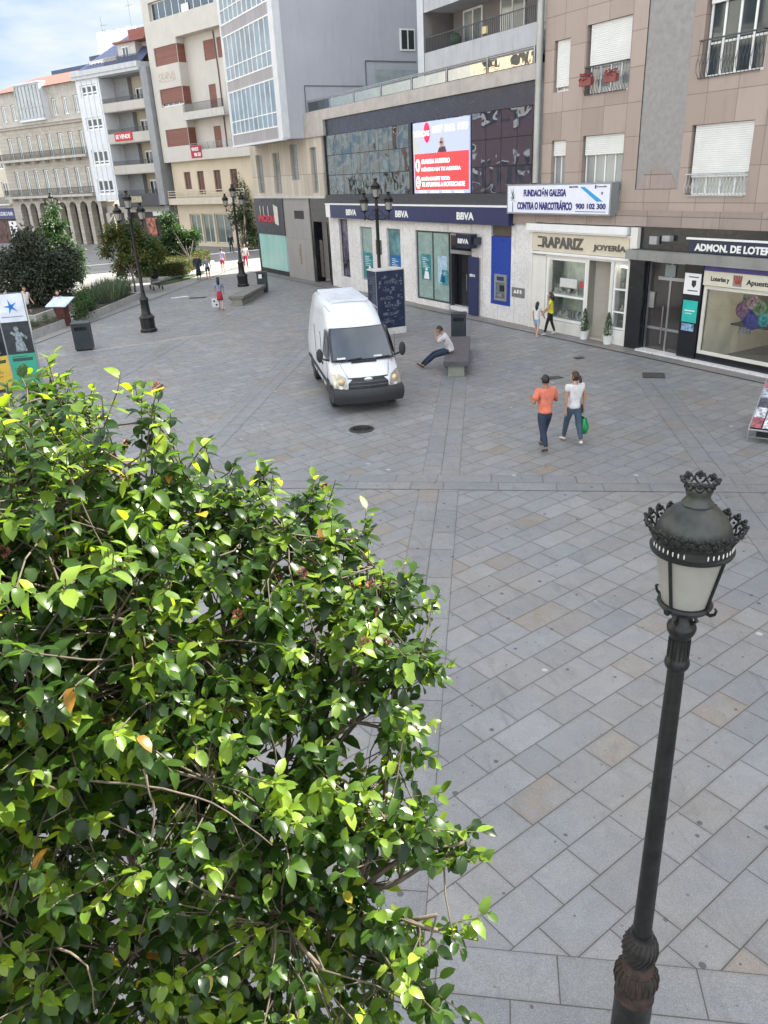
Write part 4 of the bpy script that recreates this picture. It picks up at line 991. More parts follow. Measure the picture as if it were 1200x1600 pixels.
MB().box(8.9,11.6,.5,.6,2.9,3.3).build('shop_signboard', white, wb); MB().box(7.2,8.7,.85,.95,.9,2.7).build('red_picture', mat('red picture', (.45,.16,.10), .6, .7, 2), wb)
b = MB(); b.tube([(7.7,2.5,19),(7.7,2.5,23.4)],.03,5)
for z in (22.2,22.8,23.2): b.tube([(7.2,2.5,z),(8.2,2.5,z)],.02,4)
b.build('aerial', alu, wb)
recenter(wb, 6.8)

ab = empty('arcade_building', (-30.36,92.24,0), RQ, 'long stone building with street arches, two long iron balconies and a red tile roof', 'building')
stone = panelmat('arcade stone', (.40,.36,.30), (.49,.45,.38), .8, .4, .02, (.24,.2,.16), .25, 20, .85, .5, .5, ox=60)
stone2 = mat('pale weathered stone', (.45,.42,.37), .85, .14, 1.2, dirt=.6)
cs = [-.16-1.985*i for i in range(8)]
# arcade wall with true arches
b = MB(); hw = .68
def archwall(m, x0, x1, z0, z1, y, d, centres, hw, spring):
    edges = [x0] + [q for c in sorted(centres) for q in (c-hw, c+hw)] + [x1]
    for i in range(0, len(edges), 2):
        m.box(edges[i], edges[i+1], y, y+d, z0, spring)
    for i in range(0, len(edges), 2): m.quad((edges[i],y,spring),(edges[i+1],y,spring),(edges[i+1],y,z1),(edges[i],y,z1))
    for c in centres:
        n = 10
        for k in range(n):
            a0, a1 = PI - PI*k/n, PI - PI*(k+1)/n
            p0 = (c+hw*math.cos(a0), spring+hw*math.sin(a0)); p1 = (c+hw*math.cos(a1), spring+hw*math.sin(a1))
            m.quad((p0[0],y,p0[1]),(p1[0],y,p1[1]),(p1[0],y,z1),(p0[0],y,z1)); m.quad((p0[0],y+d,p0[1]),(p1[0],y+d,p1[1]),(p1[0],y,p1[1]),(p0[0],y,p0[1]))
archwall(b, -16.3, 1.1, 0, 5.12, 0, .7, cs, hw, 3.92)
b.build('arcade', stone, ab)
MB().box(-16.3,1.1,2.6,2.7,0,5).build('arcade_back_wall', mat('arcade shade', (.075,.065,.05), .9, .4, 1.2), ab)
b = MB(); b.box(-16.3,1.1,.7,2.6,4.95,5.1); b.build('arcade_ceiling', stone2, ab)
wr = [(c-.45+.0,c+.45,5.45,8.1) for c in cs] + [(c-.42,c+.42,9.25,11.65) for c in cs]
b = MB(); b.wall(-16.3,1.1,5.12,12.7,.02,wr,.3); b.quad((-16.3,10,0),(-16.3,10,16),(-16.3,.02,16),(-16.3,.02,0)); b.quad((1.1,.02,0),(1.1,.02,15.5),(1.1,10,15.5),(1.1,10,0)); b.build('wall', stone, ab)
for (x0,x1,z0,z1) in wr: window(ab,x0+.03,x1-.03,z0+.03,z1-.03,.14,2,1,white,glassp,fw=.1,fd=.1)
for (z,zt) in ((5.12,6.1),(9.05,9.98)):
    bo = MB().box(-16.35,.9,-.75,.0,z,z+.26).build('balcony', stone2, ab); railing(bo,-16.3,.85,z+.26,zt,-.68,blackm,.16,.014,ret=.6,name='iron_railing')
    for c in cs: MB().box(c-1.06,c-.92,-.6,.0,z-.28,z).build('bracket', stone2, ab)
b = MB(); b.box(-16.4,1.2,-.4,.3,12.7,13.0); b.box(-16.35,1.15,-.2,.3,12.45,12.7); b.build('cornice', stone2, ab)
ag = [(c-.4,c+.4,13.3,15.0) for c in cs if c > -4.4 or c < -10]
b = MB(); b.wall(-16.3,1.1,13.0,16.25,.1,ag,.25); b.build('attic_wall', stone2, ab)
for (x0,x1,z0,z1) in ag: window(ab,x0+.03,x1-.03,z0+.03,z1-.03,.2,2,1,white,glassp,fw=.1,fd=.1)
b = MB(); b.box(-9.9,-5.1,-.7,.1,13.0,13.2); b.build('gallery_sill', wwh, ab); window(ab,-9.9,-5.1,13.2,16.6,-.7,7,1,mat('grey gallery frame',(.36,.37,.38),.6),glassp,fw=.14,fd=.12,split=[14.4],name='glazed_gallery')
b = MB(); b.box(-9.9,-9.75,-.58,.1,13.2,16.6); b.box(-5.25,-5.1,-.58,.1,13.2,16.6); b.box(-9.95,-5.05,-.75,.2,16.6,16.75); b.build('gallery_side', wwh, ab)
rt, g, p = newmat('roof tiles'); s_ = g.sep(g.obj()); fr_ = g.m('SINE', g.m('MULTIPLY', s_[0], 22)); g.put(p.inputs['Base Color'], g.mix(g.noise(g.obj(), 3, 4), (.30,.115,.085), (.20,.085,.065))); p.inputs['Roughness'].default_value = .85; g.put(p.inputs['Normal'], g.bump(fr_, .5, .05))
b = MB(); b.quad((-16.6,-.4,16.2),(1.0,-.4,16.2),(1.0,4.5,18.0),(-13.5,4.5,18.0)); b.quad((-16.6,9,16.2),(-16.6,-.4,16.2),(-13.5,4.5,18.0),(-13.5,5,18.0)); b.quad((-13.5,4.5,18.0),(1,4.5,18.0),(1,9,16.2),(-16.6,9,16.2)); b.build('roof', rt, ab)
recenter(ab, -7.6)

def FQ(u, d=0, z=0): return Vector((-30.36+.808*u-.589*d, 92.24-.589*u-.808*d, z))
# building left of the arcade
lb = empty('corner_shop_building', FQ(-21.5,-.5), RQ, 'cream building at the left edge with a dark blue shop sign beside the arcade', 'building')
b = MB(); b.wall(-5,5,0,14,0,[(-3.4+2.1*i,-2.2+2.1*i,z,z+1.7) for i in range(4) for z in (5.4,8.5,11.5)]+[(-4,4.6,0,2.9)],.3); b.quad((5,0,0),(5,0,14),(5,10,14),(5,10,0)); b.build('wall', cream, lb)
for i in range(4):
    for z in (5.4,8.5,11.5): window(lb,-3.37+2.1*i,-2.23+2.1*i,z+.03,z+1.67,.1,2,1,white,glassd,fw=.12)
b = MB(); b.box(-4.8,4.9,-.7,0,4.45,4.62); bo = b.build('balcony', wwh, lb); railing(bo,-4.7,4.8,4.62,5.4,-.65,dkgrey,.16,.014)
MB().box(-4,4.8,-.2,-.02,2.95,4.1).build('sign_panel', mat('deep blue sign', (.03,.035,.14), .5), lb); text('lettering','KIOSKO BAR',1.2,4.3,3.25,3.7,-.202,white,lb.children[-1],.02)
MB().box(-4,4.6,.4,.5,0,2.9).build('shop_back', mat('red dark shop', (.12,.05,.04), .6, .6, 1.5), lb); MB().box(2.6,4.3,-.02,.1,.1,2.6).build('white_kiosk_frame', white, lb)
b = MB(); b.quad((-5,-.3,14),(5,-.3,14),(5,5,15.5),(-5,5,15.5)); b.build('roof', rt, lb)
# dark roofed building behind the arcade, with its mast; tall panels on a roof
db = empty('dark_roof_building', FQ(-14,-14), RQ, 'blue dark roofed building rising behind the red tile roof at the left', 'building')
MB().box(-9,7.5,0,10,0,19.5).build('wall', mat('blue dark cladding', (.07,.10,.17), .7, .15, 1), db); MB().box(-9.2,7.7,-.3,10.2,19.5,20.3).build('roof_edge', mat('blue roof', (.05,.08,.15), .6, .2), db)
MB().box(-.5,7.6,-.5,6,20.3,21.0).build('roof_box', mat('blue roof', (.05,.08,.15), .6, .2), db)
b = MB(); b.tube([(-.2,2,20.3),(-.2,2,25.5)],.05,5)
for z,l in ((24.6,.9),(24.1,.7),(22.6,1.2)): b.tube([(-.2-l*.2,2,z),(-.2+l,2,z-.1)],.035,4)
b.build('aerial', alu, db)
pb = empty('rooftop_panels', FQ(-3.5,-9,0), RQ, 'white block with slanted pale rooftop panels seen above the red tile roof', 'building')
MB().box(-3,4.5,0,6,0,18.6).build('wall', mat('pale rear wall', (.5,.5,.5), .8), pb)
b = MB(); b.box(-3,-2.2,0,.8,18.6,22.2)
for i in range(4): b.add([(-2.8+i*1.75,0,22.2),(-1.25+i*1.75,0,22.0),(-.55+i*1.75,-.9,19.8),(-2.1+i*1.75,-.9,19.9),(-2.8+i*1.75,.08,22.2),(-1.25+i*1.75,.08,22.0),(-.55+i*1.75,-.82,19.8),(-2.1+i*1.75,-.82,19.9)],[(0,1,2,3),(7,6,5,4),(0,4,5,1),(1,5,6,2),(2,6,7,3),(3,7,4,0)])
b.box(4.6,5.9,0,1,18.6,22.0); b.build('slanted_panel', mat('pale panel', (.60,.62,.66), .5, .06), pb)
MB().box(4.5,6.0,-.1,1.1,21.2,21.7).build('chimney_cap', dkgrey, pb)
# closing building behind the gap, seen through the tree
cb = empty('distant_cream_building', (-4, 112, 0), -.7, 'pale distant building closing the side street behind the tall tree', 'building')
b = MB(); b.wall(-14,14,0,15,0,[(-12+3*i,-10.7+3*i,z,z+1.6) for i in range(8) for z in (1.2,4.5,7.8,11.1)],.3); b.build('wall', cream, cb)
for i in range(8):
    for z in (1.2,4.5,7.8,11.1): window(cb,-11.97+3*i,-10.73+3*i,z+.03,z+1.57,.1,2,1,white,glassd,fw=.12)

sb2 = empty('street_shade_block', FA(-42,-13), RA, 'tall block on the side street behind the grey tower, hidden from the window', 'building')  # hidden block added to throw shade across the far street
MB().box(-3.5,4.0,-6,5,0,22).build('wall', concrete, sb2)
# buildings across the square, out of frame to the left: the mirror glass and the light see them
def across(name, y0, y1, h, m, label, trim, back=0):
    p0 = Vector((-27.5-back+.157*(y0-55), y0, 0)); r = math.atan2(1, .157)
    L_ = (y1-y0)*1.012
    o = empty(name, p0, r, label, 'building')
    b = MB(); ops = []
    n = int(L_/2.6)
    for i in range(n):
        for z in (1.0,4.4,7.7,11.0,14.2,17.4):
            if z+2.8 < h: ops.append((1.0+i*2.6, 2.3+i*2.6, z, z+2.0))
    b.wall(0,L_,0,h,0,ops,.3); b.quad((0,0,h),(L_,0,h),(L_,9,h),(0,9,h)); b.quad((0,9,0),(0,9,h),(0,0,h),(0,0,0)); b.quad((L_,0,0),(L_,0,h),(L_,9,h),(L_,9,0))
    b.build('wall', m, o)
    t_ = MB()
    for a_,c_,d_,e_ in ops: t_.box(a_-.15,c_+.15,-.1,-.001,e_,e_+.25); t_.box(a_-.15,c_+.15,-.12,-.001,d_-.15,d_)
    t_.box(0,L_,-.4,-.001,h-.4,h); t_.build('window_trim', trim, o)
    gp = MB()
    for a_,c_,d_,e_ in ops: gp.box(a_,c_,.2,.25,d_,e_)
    gp.build('glazing', glass, o)
across('grey_townhouse', -16, 8, 20, mat('light grey render', (.45,.45,.46), .85), 'light grey townhouse across the square, out of the picture', white)
across('cream_townhouse', 8, 26, 21, cream, 'cream townhouse across the square, out of the picture', white)
across('ochre_townhouse', 38, 54, 21, cream, 'ochre block standing behind the oxblood townhouse, out of the picture', white, 9.5)
across('red_townhouse', 40, 54, 10.5, mat('oxblood render', (.13,.06,.055), .85), 'oxblood red townhouse with white window trim across the square', white)
across('white_townhouse', 26, 40, 21, mat('off white render', (.60,.57,.50), .85), 'off white townhouse across the square, out of the picture', stone2)

# ------------------------------------------------------------------ white van
VF = Vector((.195, -.981))                     # the way it faces
van = empty('parked_van', (-.86, 23.0, 0), math.atan2(VF.y, VF.x), 'white high roofed van with black bumper standing in the middle of the square', 'van')
OFFX = -2.30
def vanbody():
    # stations along x (0 = front axle): top height, bottom height, widths
    st = [ # x, ztop, half width at belt, half width at roof, zbottom
      (.93,.62,.70,.66,.34),(.90,.93,.80,.74,.32),(.78,1.06,.87,.78,.32),(.45,1.21,.93,.80,.32),(.30,1.28,.955,.82,.32),
      (.02,1.56,.965,.80,.34),(-.30,1.86,.975,.78,.36),(-.50,2.03,.98,.77,.36),(-.62,2.16,.98,.76,.36),(-.95,2.40,.985,.74,.36),(-1.35,2.53,.985,.73,.36),(-1.9,2.59,.985,.73,.36),
      (-3.2,2.61,.985,.73,.36),(-4.10,2.58,.98,.72,.36),(-4.18,2.50,.95,.69,.40)]
    b = MB(); ring = []
    for x, zt, wb_, wr_, zb in st:
        h = zt - zb
        belt = min(1.22, zb + h*.78)
        pts = [(0, zt)]
        pts += [(wr_*.55, zt-.012), (wr_*.88, zt-.045), (wr_, zt-min(.12, h*.14))]
        zs_ = zt-min(.12, h*.14)
        for q in (.30, .62): pts.append((wr_+(wb_-wr_)*(q**.8), zs_+(belt-zs_)*q))
        pts += [(wb_, belt), (wb_+.012, (belt+zb)/2), (wb_, zb+.14), (wb_-.05, zb), (0, zb)]
        full = pts + [(-a_, c_) for a_, c_ in pts[-2:0:-1]]
        ring.append([(x, a_, c_) for a_, c_ in full])
    n = len(ring[0])
    b.v = [p for r_ in ring for p in r_]
    for i in range(len(ring)-1):
        for k in range(n): b.f.append([i*n+k, (i+1)*n+k, (i+1)*n+(k+1) % n, i*n+(k+1) % n]); b.m.append(0)
    b.f.append(list(range(n))); b.m.append(0); b.f.append([(len(ring)-1)*n+k for k in range(n-1,-1,-1)]); b.m.append(0)
    return b
carp, g, p = newmat('van paint')
g.put(p.inputs['Base Color'], g.mix(g.mr(g.noise(g.obj(), 2.2, 5, .65), .42, .72, 0, .5), (.66,.69,.73), (.50,.50,.48)))
p.inputs['Roughness'].default_value = .28; p.inputs['Coat Weight'].default_value = .5
def vb(m_): 
    for i, v in enumerate(m_.v): m_.v[i] = (v[0]-OFFX-2.30+0, v[1], v[2])
    return m_
def VX(x): return x + 2.30                      # thing origin sits mid wheelbase
def shift(m_): m_.v = [(v[0]+2.30, v[1], v[2]) for v in m_.v]; return m_
body = shift(vanbody()).build('body', carp, van, smooth=True, angle=48)
plast = mat('black plastic', (.022,.023,.026), .55, .15, 5); wglass = glassmat('windscreen', (.035,.045,.055), .22, .04)
# windscreen following the body's slope
def skinquad(m_, rows):
    n = len(rows[0]); b0 = len(m_.v)
    for r_ in rows: m_.v += [tuple(q) for q in r_]
    for i in range(len(rows)-1):
        for k in range(n-1): m_.f.append([b0+i*n+k, b0+i*n+k+1, b0+(i+1)*n+k+1, b0+(i+1)*n+k]); m_.m.append(0)
    return m_
def wsrow(x, z, hw, bow, lift=.03):
    return [(x + lift + bow*(1-(k/3-1)**2) - bow, hw*(k/3-1), z+lift) for k in range(7)]
b = MB(); skinquad(b, [wsrow(.36,1.235,.90,.10), wsrow(.08,1.50,.875,.10), wsrow(-.22,1.79,.845,.10), wsrow(-.44,2.00,.80,.10)])
shift(b).build('windscreen_seal', blackm, van, smooth=True)
b = MB(); skinquad(b, [wsrow(.335,1.28,.84,.10,.038), wsrow(.08,1.515,.815,.10,.042), wsrow(-.21,1.79,.785,.10,.042), wsrow(-.405,1.975,.745,.10,.038)])
ws = shift(b).build('windscreen', wglass, van, smooth=True)
b = MB()
for y in (-.62,.42): b.box(.28,.33,y-.12,y+.12,1.335,1.375)
shift(b).build('dashboard_papers', white, ws)
b = MB()
for s0 in (-.55,.25): b.tube([(.44,s0-.1,1.27),(.40,s0+.12,1.33),(.36,s0+.5,1.35)], .012, 5)
shift(b).build('wiper', blackm, van)
# side windows
for sy in (-1, 1):
    b = MB(); sk = lambda x, z, o=.0: (x, sy*(.985-.205*max(0,(z-1.2))/1.3*1.0+o), z)
    b.add([sk(.10,1.30,.012),sk(-.85,1.30,.012),sk(-.85,1.98,.016),sk(-.42,1.98,.016),sk(-.05,1.66,.012)], [(0,1,2,3,4)])
    shift(b).build('side_window', wglass, van)
    b = MB(); b.box(.55,-4.0,sy*.985,sy*1.01,.62,.72); b.box(-.02,-.01,sy*.99,sy*1.0,.5,1.9); b.box(-.98,-.97,sy*.985,sy*.998,.45,1.9); b.box(-2.2,-2.19,sy*.985,sy*.998,.45,1.9)
    shift(b).build('rub_strip', plast, van)
    b = MB(); b.box(-.9,-.78,sy*.99,sy*1.02,1.02,1.08); shift(b).build('door_handle', plast, van)
    b = MB(); b.tube([(.12,sy*.93,1.30),(.10,sy*1.10,1.34)], .03, 6); b.ball((.10,sy*1.19,1.44),.05,.10,.19,10,8); mo = shift(b).build('mirror', plast, van, smooth=True)
    b = MB(); b.tube([(-.75,sy*.70,2.44),(-3.9,sy*.70,2.53)], .012, 5); shift(b).build('roof_gutter', mat('gutter grey', (.35,.36,.38), .5), van)
    for wx in (0, -3.3):
        o_ = empty('wheel', (0,0,0)); o_.parent = van
        b = MB(); ang = [(.335*math.cos(2*PI*k/28), .335*math.sin(2*PI*k/28)) for k in range(28)]
        prof = [(.20,-.10),(.30,-.105),(.335,-.08),(.345,0),(.335,.08),(.30,.105),(.20,.10)]
        b0 = len(b.v)
        for r_, yy in prof:
            for k in range(28): b.v.append((wx+r_*math.cos(2*PI*k/28), sy*.86+yy, .345+r_*math.sin(2*PI*k/28)))
        for i in range(len(prof)-1):
            for k in range(28): b.f.append([i*28+k, i*28+(k+1) % 28, (i+1)*28+(k+1) % 28, (i+1)*28+k]); b.m.append(0)
        b.f.append(list(range(28))); b.m.append(0); b.f.append([6*28+k for k in range(27,-1,-1)]); b.m.append(0)
        shift(b).build('tyre', mat('tyre rubber', (.018,.018,.02), .85, .2, 10), o_, smooth=True, angle=50)
        b = MB(); yy = sy*.965
        for k in range(5):
            t0 = 2*PI*k/5; b.add([(wx+.06*math.cos(t0-.5),yy,.345+.06*math.sin(t0-.5)),(wx+.19*math.cos(t0-.22),yy-sy*.01,.345+.19*math.sin(t0-.22)),(wx+.19*math.cos(t0+.22),yy-sy*.01,.345+.19*math.sin(t0+.22)),(wx+.06*math.cos(t0+.5),yy,.345+.06*math.sin(t0+.5))],[(0,1,2,3)])
        b.ball((wx,yy,.345),.06,.02,.06,10,6); shift(b).build('rim', steel, o_)
        b = MB(); n = 18; arc = [(wx+.42*math.cos(PI*k/n), .36+.42*math.sin(PI*k/n)) for k in range(n+1)]; arc2 = [(wx+.36*math.cos(PI*k/n), .36+.37*math.sin(PI*k/n)) for k in range(n+1)]
        yw = sy*.999
        for k in range(n): b.quad((arc[k][0],yw,arc[k][1]),(arc[k+1][0],yw,arc[k+1][1]),(arc2[k+1][0],yw,arc2[k+1][1]),(arc2[k][0],yw,arc2[k][1]))
        b.add([(wx+.36*math.cos(PI*k/n), sy*.996, .36+.37*math.sin(PI*k/n)) for k in range(n+1)], [tuple(range(n+1))])
        shift(b).build('wheel_arch', blackm, van)
# front end
van.scale = (1, .955, 1)
b = MB(); n = 9
def nose(z, hw, x, bow): return [(x - bow*((k/4-1)**2), hw*(k/4-1), z) for k in range(9)]
skinquad(b, [nose(.24,.86,.90,.12), nose(.28,.96,1.04,.13), nose(.44,1.0,1.08,.13), nose(.60,1.0,1.07,.13), nose(.67,.98,1.03,.12), nose(.705,.94,.90,.08)])
for sy in (-1,1): b.add([(.80,sy*.98,.27),(.80,sy*.98,.68),(.38,sy*1.0,.68),(.38,sy*1.0,.27)],[(0,1,2,3)])
shift(b).build('front_bumper', plast, van, smooth=True, angle=40)
b = MB(); skinquad(b, [nose(.69,.56,.985,.06), nose(.82,.57,.965,.06), nose(.955,.57,.925,.06)])
gr = shift(b).build('grille', plast, van)
b = MB()
for z, x in ((.74,.99),(.83,.975)): b.tube([(x-.05,-.52,z),(x+.005,0,z),(x-.05,.52,z)], .014, 5)
shift(b).build('grille_bar', mat('grey bar', (.08,.085,.09), .4), gr)
b = MB(); b.ball((.955,0,.90),.02,.13,.055,18,7); shift(b).build('badge', mat('chrome', (.6,.62,.66), .2, metal=.8), gr, smooth=True)
for sy in (-1, 1):
    b = MB(); b.add([(.935,sy*.58,.66),(.80,sy*.93,.70),(.60,sy*.965,1.02),(.80,sy*.80,1.10),(.905,sy*.62,.97)],[(0,1,2,3,4)])
    b.v = [(x+.035, y*1.01, z+.005) for x, y, z in b.v]
    hl = shift(b).build('headlight', mat('headlamp lens', (.55,.53,.46), .12, .3, 9, metal=.3), van)
    b = MB(); b.ball((.90,sy*.74,.86),.05,.10,.10,12,8); shift(b).build('bulb_reflector', mat('warm reflector', (.60,.45,.25), .25, .3, metal=.4), hl, smooth=True)
    b = MB(); b.ball((.965,sy*.72,.42),.03,.06,.06,10,6); shift(b).build('fog_lamp', steel, van, smooth=True)
b = MB(); skinquad(b, [[(.43,-.36+.09*k,1.232) for k in range(9)], [(.335,-.36+.09*k,1.276) for k in range(9)]]); shift(b).build('bonnet_vent', plast, van)
b = MB(); b.box(.985,.995,-.26,.26,.36,.47); shift(b).build('number_plate_holder', black, van)
b = MB(); b.tube([(.88,.57,.98),(.40,.70,1.262)], .006, 4); b.tube([(.88,-.57,.98),(.40,-.70,1.262)], .006, 4); shift(b).build('bonnet_seam', dkgrey, van)
b = MB()
for i in range(9): b.box(-1.5-.3*i-.03,-1.5-.3*i+.03,-.58,.58,2.57,2.632)
shift(b).build('roof_rib', carp, van)

# ------------------------------------------------------------------ lamps
iron = mat('lamp iron', (.015,.016,.0155), .42, .35, 14, metal=.3, bump=.15, bs=60)
ironl = mat('lamp iron worn', (.050,.053,.047), .45, .4, 6, metal=.3, bump=.15, bs=50)
opal = mat('opal lamp glass', (.27,.262,.235), .35, .12, 4)
rust = mat('rusty iron', (.045,.026,.019), .7, .5, 14, metal=.2, bump=.3, bs=50)
def crown(m_, r, z, h, n, flare, th=.006):
    """pierced foliate gallery: pairs of scrolls round a flaring ring"""
    for i in range(n):
        for sgn in (-1, 1):
            pts = []
            for k in range(8):
                q = k/7; t_ = 2*PI*(i + .5 + sgn*(.44*math.sin(q*PI*.95)))/n; rr = r + flare*q + .004*math.sin(q*9)
                pts.append((rr*math.cos(t_), rr*math.sin(t_), z+h*(q if sgn > 0 else q*.96)))
            m_.tube(pts, th, 5)
        t_ = 2*PI*(i+.5)/n; R_ = r+flare
        for q, s_ in ((1.0,.011),(.80,.009),(.5,.008)): m_.ball(((r+flare*q)*math.cos(t_), (r+flare*q)*math.sin(t_), z+h*q), s_*1.0, s_*1.0, s_*.9, 6, 4)
        for dq in (-.22,.22,-.12,.12): 
            t2 = t_+dq*2*PI/n; m_.ball(((r+flare*.84)*math.cos(t2),(r+flare*.84)*math.sin(t2),z+h*(.86 if abs(dq) > .2 else .70)),.010,.010,.008,5,4)
def lantern(parent, c, s=1.0, detail=False):
    ns = 32 if detail else 12; cx, cy, cz = c
    la = empty('lantern', (0,0,0)); la.parent = parent
    P_ = lambda pr: [(r*s, z*s) for r, z in pr]
    # base of the glass at z 0
    MB().lathe(P_([(.112,-.0),(.172,.30)]), ns, (cx,cy,cz)).build('glass', opal, la, smooth=True, angle=40)
    b = MB()
    b.lathe(P_([(.03,-.10),(.05,-.06),(.125,-.02),(.136,.0),(.128,.012),(.11,.014)]), ns, (cx,cy,cz))
    nb_ = 4
    for i in range(nb_):
        t_ = 2*PI*i/nb_+.62
        b.tube([(cx+.117*s*math.cos(t_),cy+.117*s*math.sin(t_),cz),(cx+.178*s*math.cos(t_),cy+.178*s*math.sin(t_),cz+.30*s)], .009*s, 6)
        # curled foot
        b.tube([(cx+q*s*math.cos(t_),cy+q*s*math.sin(t_),cz+z*s) for q, z in ((.11,-.01),(.145,-.015),(.165,.0),(.172,.025),(.160,.035))], [.010*s,.010*s,.008*s,.007*s,.005*s], 6)
    b.lathe(P_([(.172,.295),(.196,.30),(.200,.315),(.188,.322),(.184,.36),(.194,.366),(.196,.378),(.170,.385)]), ns, (cx,cy,cz))
    b.build('frame', iron, la, smooth=True, angle=35)
    if detail:
        b = MB()
        for i in range(44):
            t_ = 2*PI*i/44
            if i % 11 > 7: continue
            b.ball((cx+.1885*s*math.cos(t_), cy+.1885*s*math.sin(t_), cz+.342*s), .0042*s, .0042*s, .014*s, 5, 4)
        b.build('pierced_band', mat('light through slots', (.62,.62,.58), .5), la)
    MB().lathe(P_([(.178,.378),(.180,.395),(.170,.435),(.148,.475),(.115,.512),(.085,.534),(.070,.543),(.075,.548),(.073,.556),(.062,.566),(.056,.585),(.058,.60),(.062,.608),(.064,.615),(.066,.628)]), ns, (cx,cy,cz)).build('dome', ironl if detail else iron, la, smooth=True, angle=50)
    b = MB()
    if detail:
        crown(b, .188*s, 0, .078*s, 20, .044*s, .0052); b.v = [(x+cx, y+cy, z+cz+.378*s) for x, y, z in b.v]
        c2 = MB(); crown(c2, .060*s, 0, .052*s, 8, .024*s, .005)
        c2.v = [(x+cx, y+cy, z+cz+.625*s) for x, y, z in c2.v]; b.v_off = len(b.v); b.add(c2.v, c2.f)
    else:
        b.lathe(P_([(.190,.375),(.235,.42),(.228,.42),(.186,.385)]), ns, (cx,cy,cz)); b.lathe(P_([(.064,.625),(.085,.69),(.0,.66)]), 7, (cx,cy,cz))
    b.build('gallery', iron, la)
    return la
nl = empty('near_street_lamp', (1.44, 3.2, 0), 0, 'large old black iron lamp with crowned frosted lantern standing close at the right', 'street lamp')
for ch in (0,): pass
fl = lambda pr: pr
b = MB(); b.lathe([(.18,0),(.18,.12),(.15,.16),(.125,.20),(.118,.9),(.124,.95)], 24); b.build('base', iron, nl, smooth=True, angle=40)
b = MB(); b.lathe([(.124,.95),(.120,.98),(.122,1.03),(.118,1.05)], 28); b.lathe([(.118,1.05),(.128,1.07),(.132,1.11),(.126,1.16),(.100,1.20),(.083,1.23),(.078,1.26)], 28); b.build('lower_collar', rust, nl, smooth=True, angle=45)
b = MB(); b.lathe([(.078,1.26),(.088,1.275),(.098,1.32),(.106,1.37),(.098,1.43),(.075,1.475),(.066,1.49),(.068,1.51)], 28)
for i in range(20):
    t_ = 2*PI*i/20
    b.tube([(r*math.cos(t_+o*.25), r*math.sin(t_+o*.25), z) for o, (r, z) in enumerate(((.086,1.28),(.100,1.33),(.107,1.37),(.099,1.42),(.076,1.47)))], .007, 5)
    b.tube([(r*math.cos(t_), r*math.sin(t_), z) for r, z in ((.128,1.075),(.133,1.11),(.127,1.155),(.101,1.197))], .008, 5)
b.build('knop', mat('knop iron', (.024,.022,.02), .5, .4, 12, metal=.3), nl, smooth=True, angle=50)
b = MB(); nfl = 40; prof = [(.057,1.5),(.0555,1.6),(.042,3.46)]
b.lathe(prof, 24); b.build('pole', iron, nl, smooth=True, angle=40)
b = MB(); b.lathe([(.046,3.38),(.058,3.395),(.062,3.415),(.058,3.435),(.049,3.45),(.048,3.56),(.052,3.575),(.066,3.60),(.071,3.625),(.067,3.64),(.050,3.655),(.045,3.70)], 24)
for i in range(14): t_ = 2*PI*i/14; b.tube([(.049*math.cos(t_),.049*math.sin(t_),3.45),(.049*math.cos(t_),.049*math.sin(t_),3.56)], .005, 4)
for i in range(4):
    t_ = 2*PI*i/4+.62; b.tube([(q*math.cos(t_), q*math.sin(t_), z) for q, z in ((.045,3.66),(.075,3.69),(.05,3.73),(.09,3.765))], .010, 6)
b.v = [(x_, y_, z_+.065) for x_, y_, z_ in b.v]
b.build('capital', iron, nl, smooth=True, angle=45)
lantern(nl, (0,0,3.83), .955, True)

def triple_lamp(loc, label, rz):
    o = empty('street_lamp', loc, rz, label, 'street lamp', 'three lantern street lamps round the square')
    b = MB(); b.lathe([(.36,0),(.36,.10),(.33,.14),(.31,.16),(.31,.55),(.35,.60),(.33,.64),(.22,.74)], 8, ph=PI/8); b.build('plinth', iron, o)
    b = MB(); b.lathe([(.22,.74),(.19,.80),(.17,1.3),(.20,1.36),(.17,1.42),(.11,1.5),(.085,1.7),(.09,1.75),(.075,1.8),(.062,4.55),(.085,4.6),(.06,4.66),(.055,4.95)], 16); b.build('pole', iron, o, smooth=True, angle=40)
    for sx in (-1, 1):
        b = MB(); b.tube([(0,0,4.30),(sx*.18,0,4.22),(sx*.36,0,4.26),(sx*.47,0,4.40),(sx*.47,0,4.50)], .022, 6)
        b.tube([(0,0,4.58),(sx*.14,0,4.56),(sx*.22,0,4.44),(sx*.14,0,4.34),(sx*.06,0,4.40)], .016, 6); b.tube([(sx*.47,0,4.40),(sx*.47,0,4.28)], .02, 6); b.ball((sx*.47,0,4.26), .04, n=8, m=6)
        b.tube([(sx*.30,0,4.24),(sx*.34,0,4.36),(sx*.26,0,4.42)], .014, 5)
        b.build('arm', iron, o, smooth=True)
        lantern(o, (sx*.47,0,4.56), .92)
    lantern(o, (0,0,5.02), .95)
    return o
triple_lamp((-9.84,33.94,0), 'three lantern black lamp at the left, its base between the garden and the square', .1)
triple_lamp((-7.83,48.12,0), 'three lantern black lamp behind the far stone bench', .3)
triple_lamp((.30,31.2,0), 'three lantern black lamp rising from the dark blue information column', -.2)
triple_lamp((-23.6,62.0,0), 'distant pale three lantern lamp before the left arches, half hidden by a tree', .0)

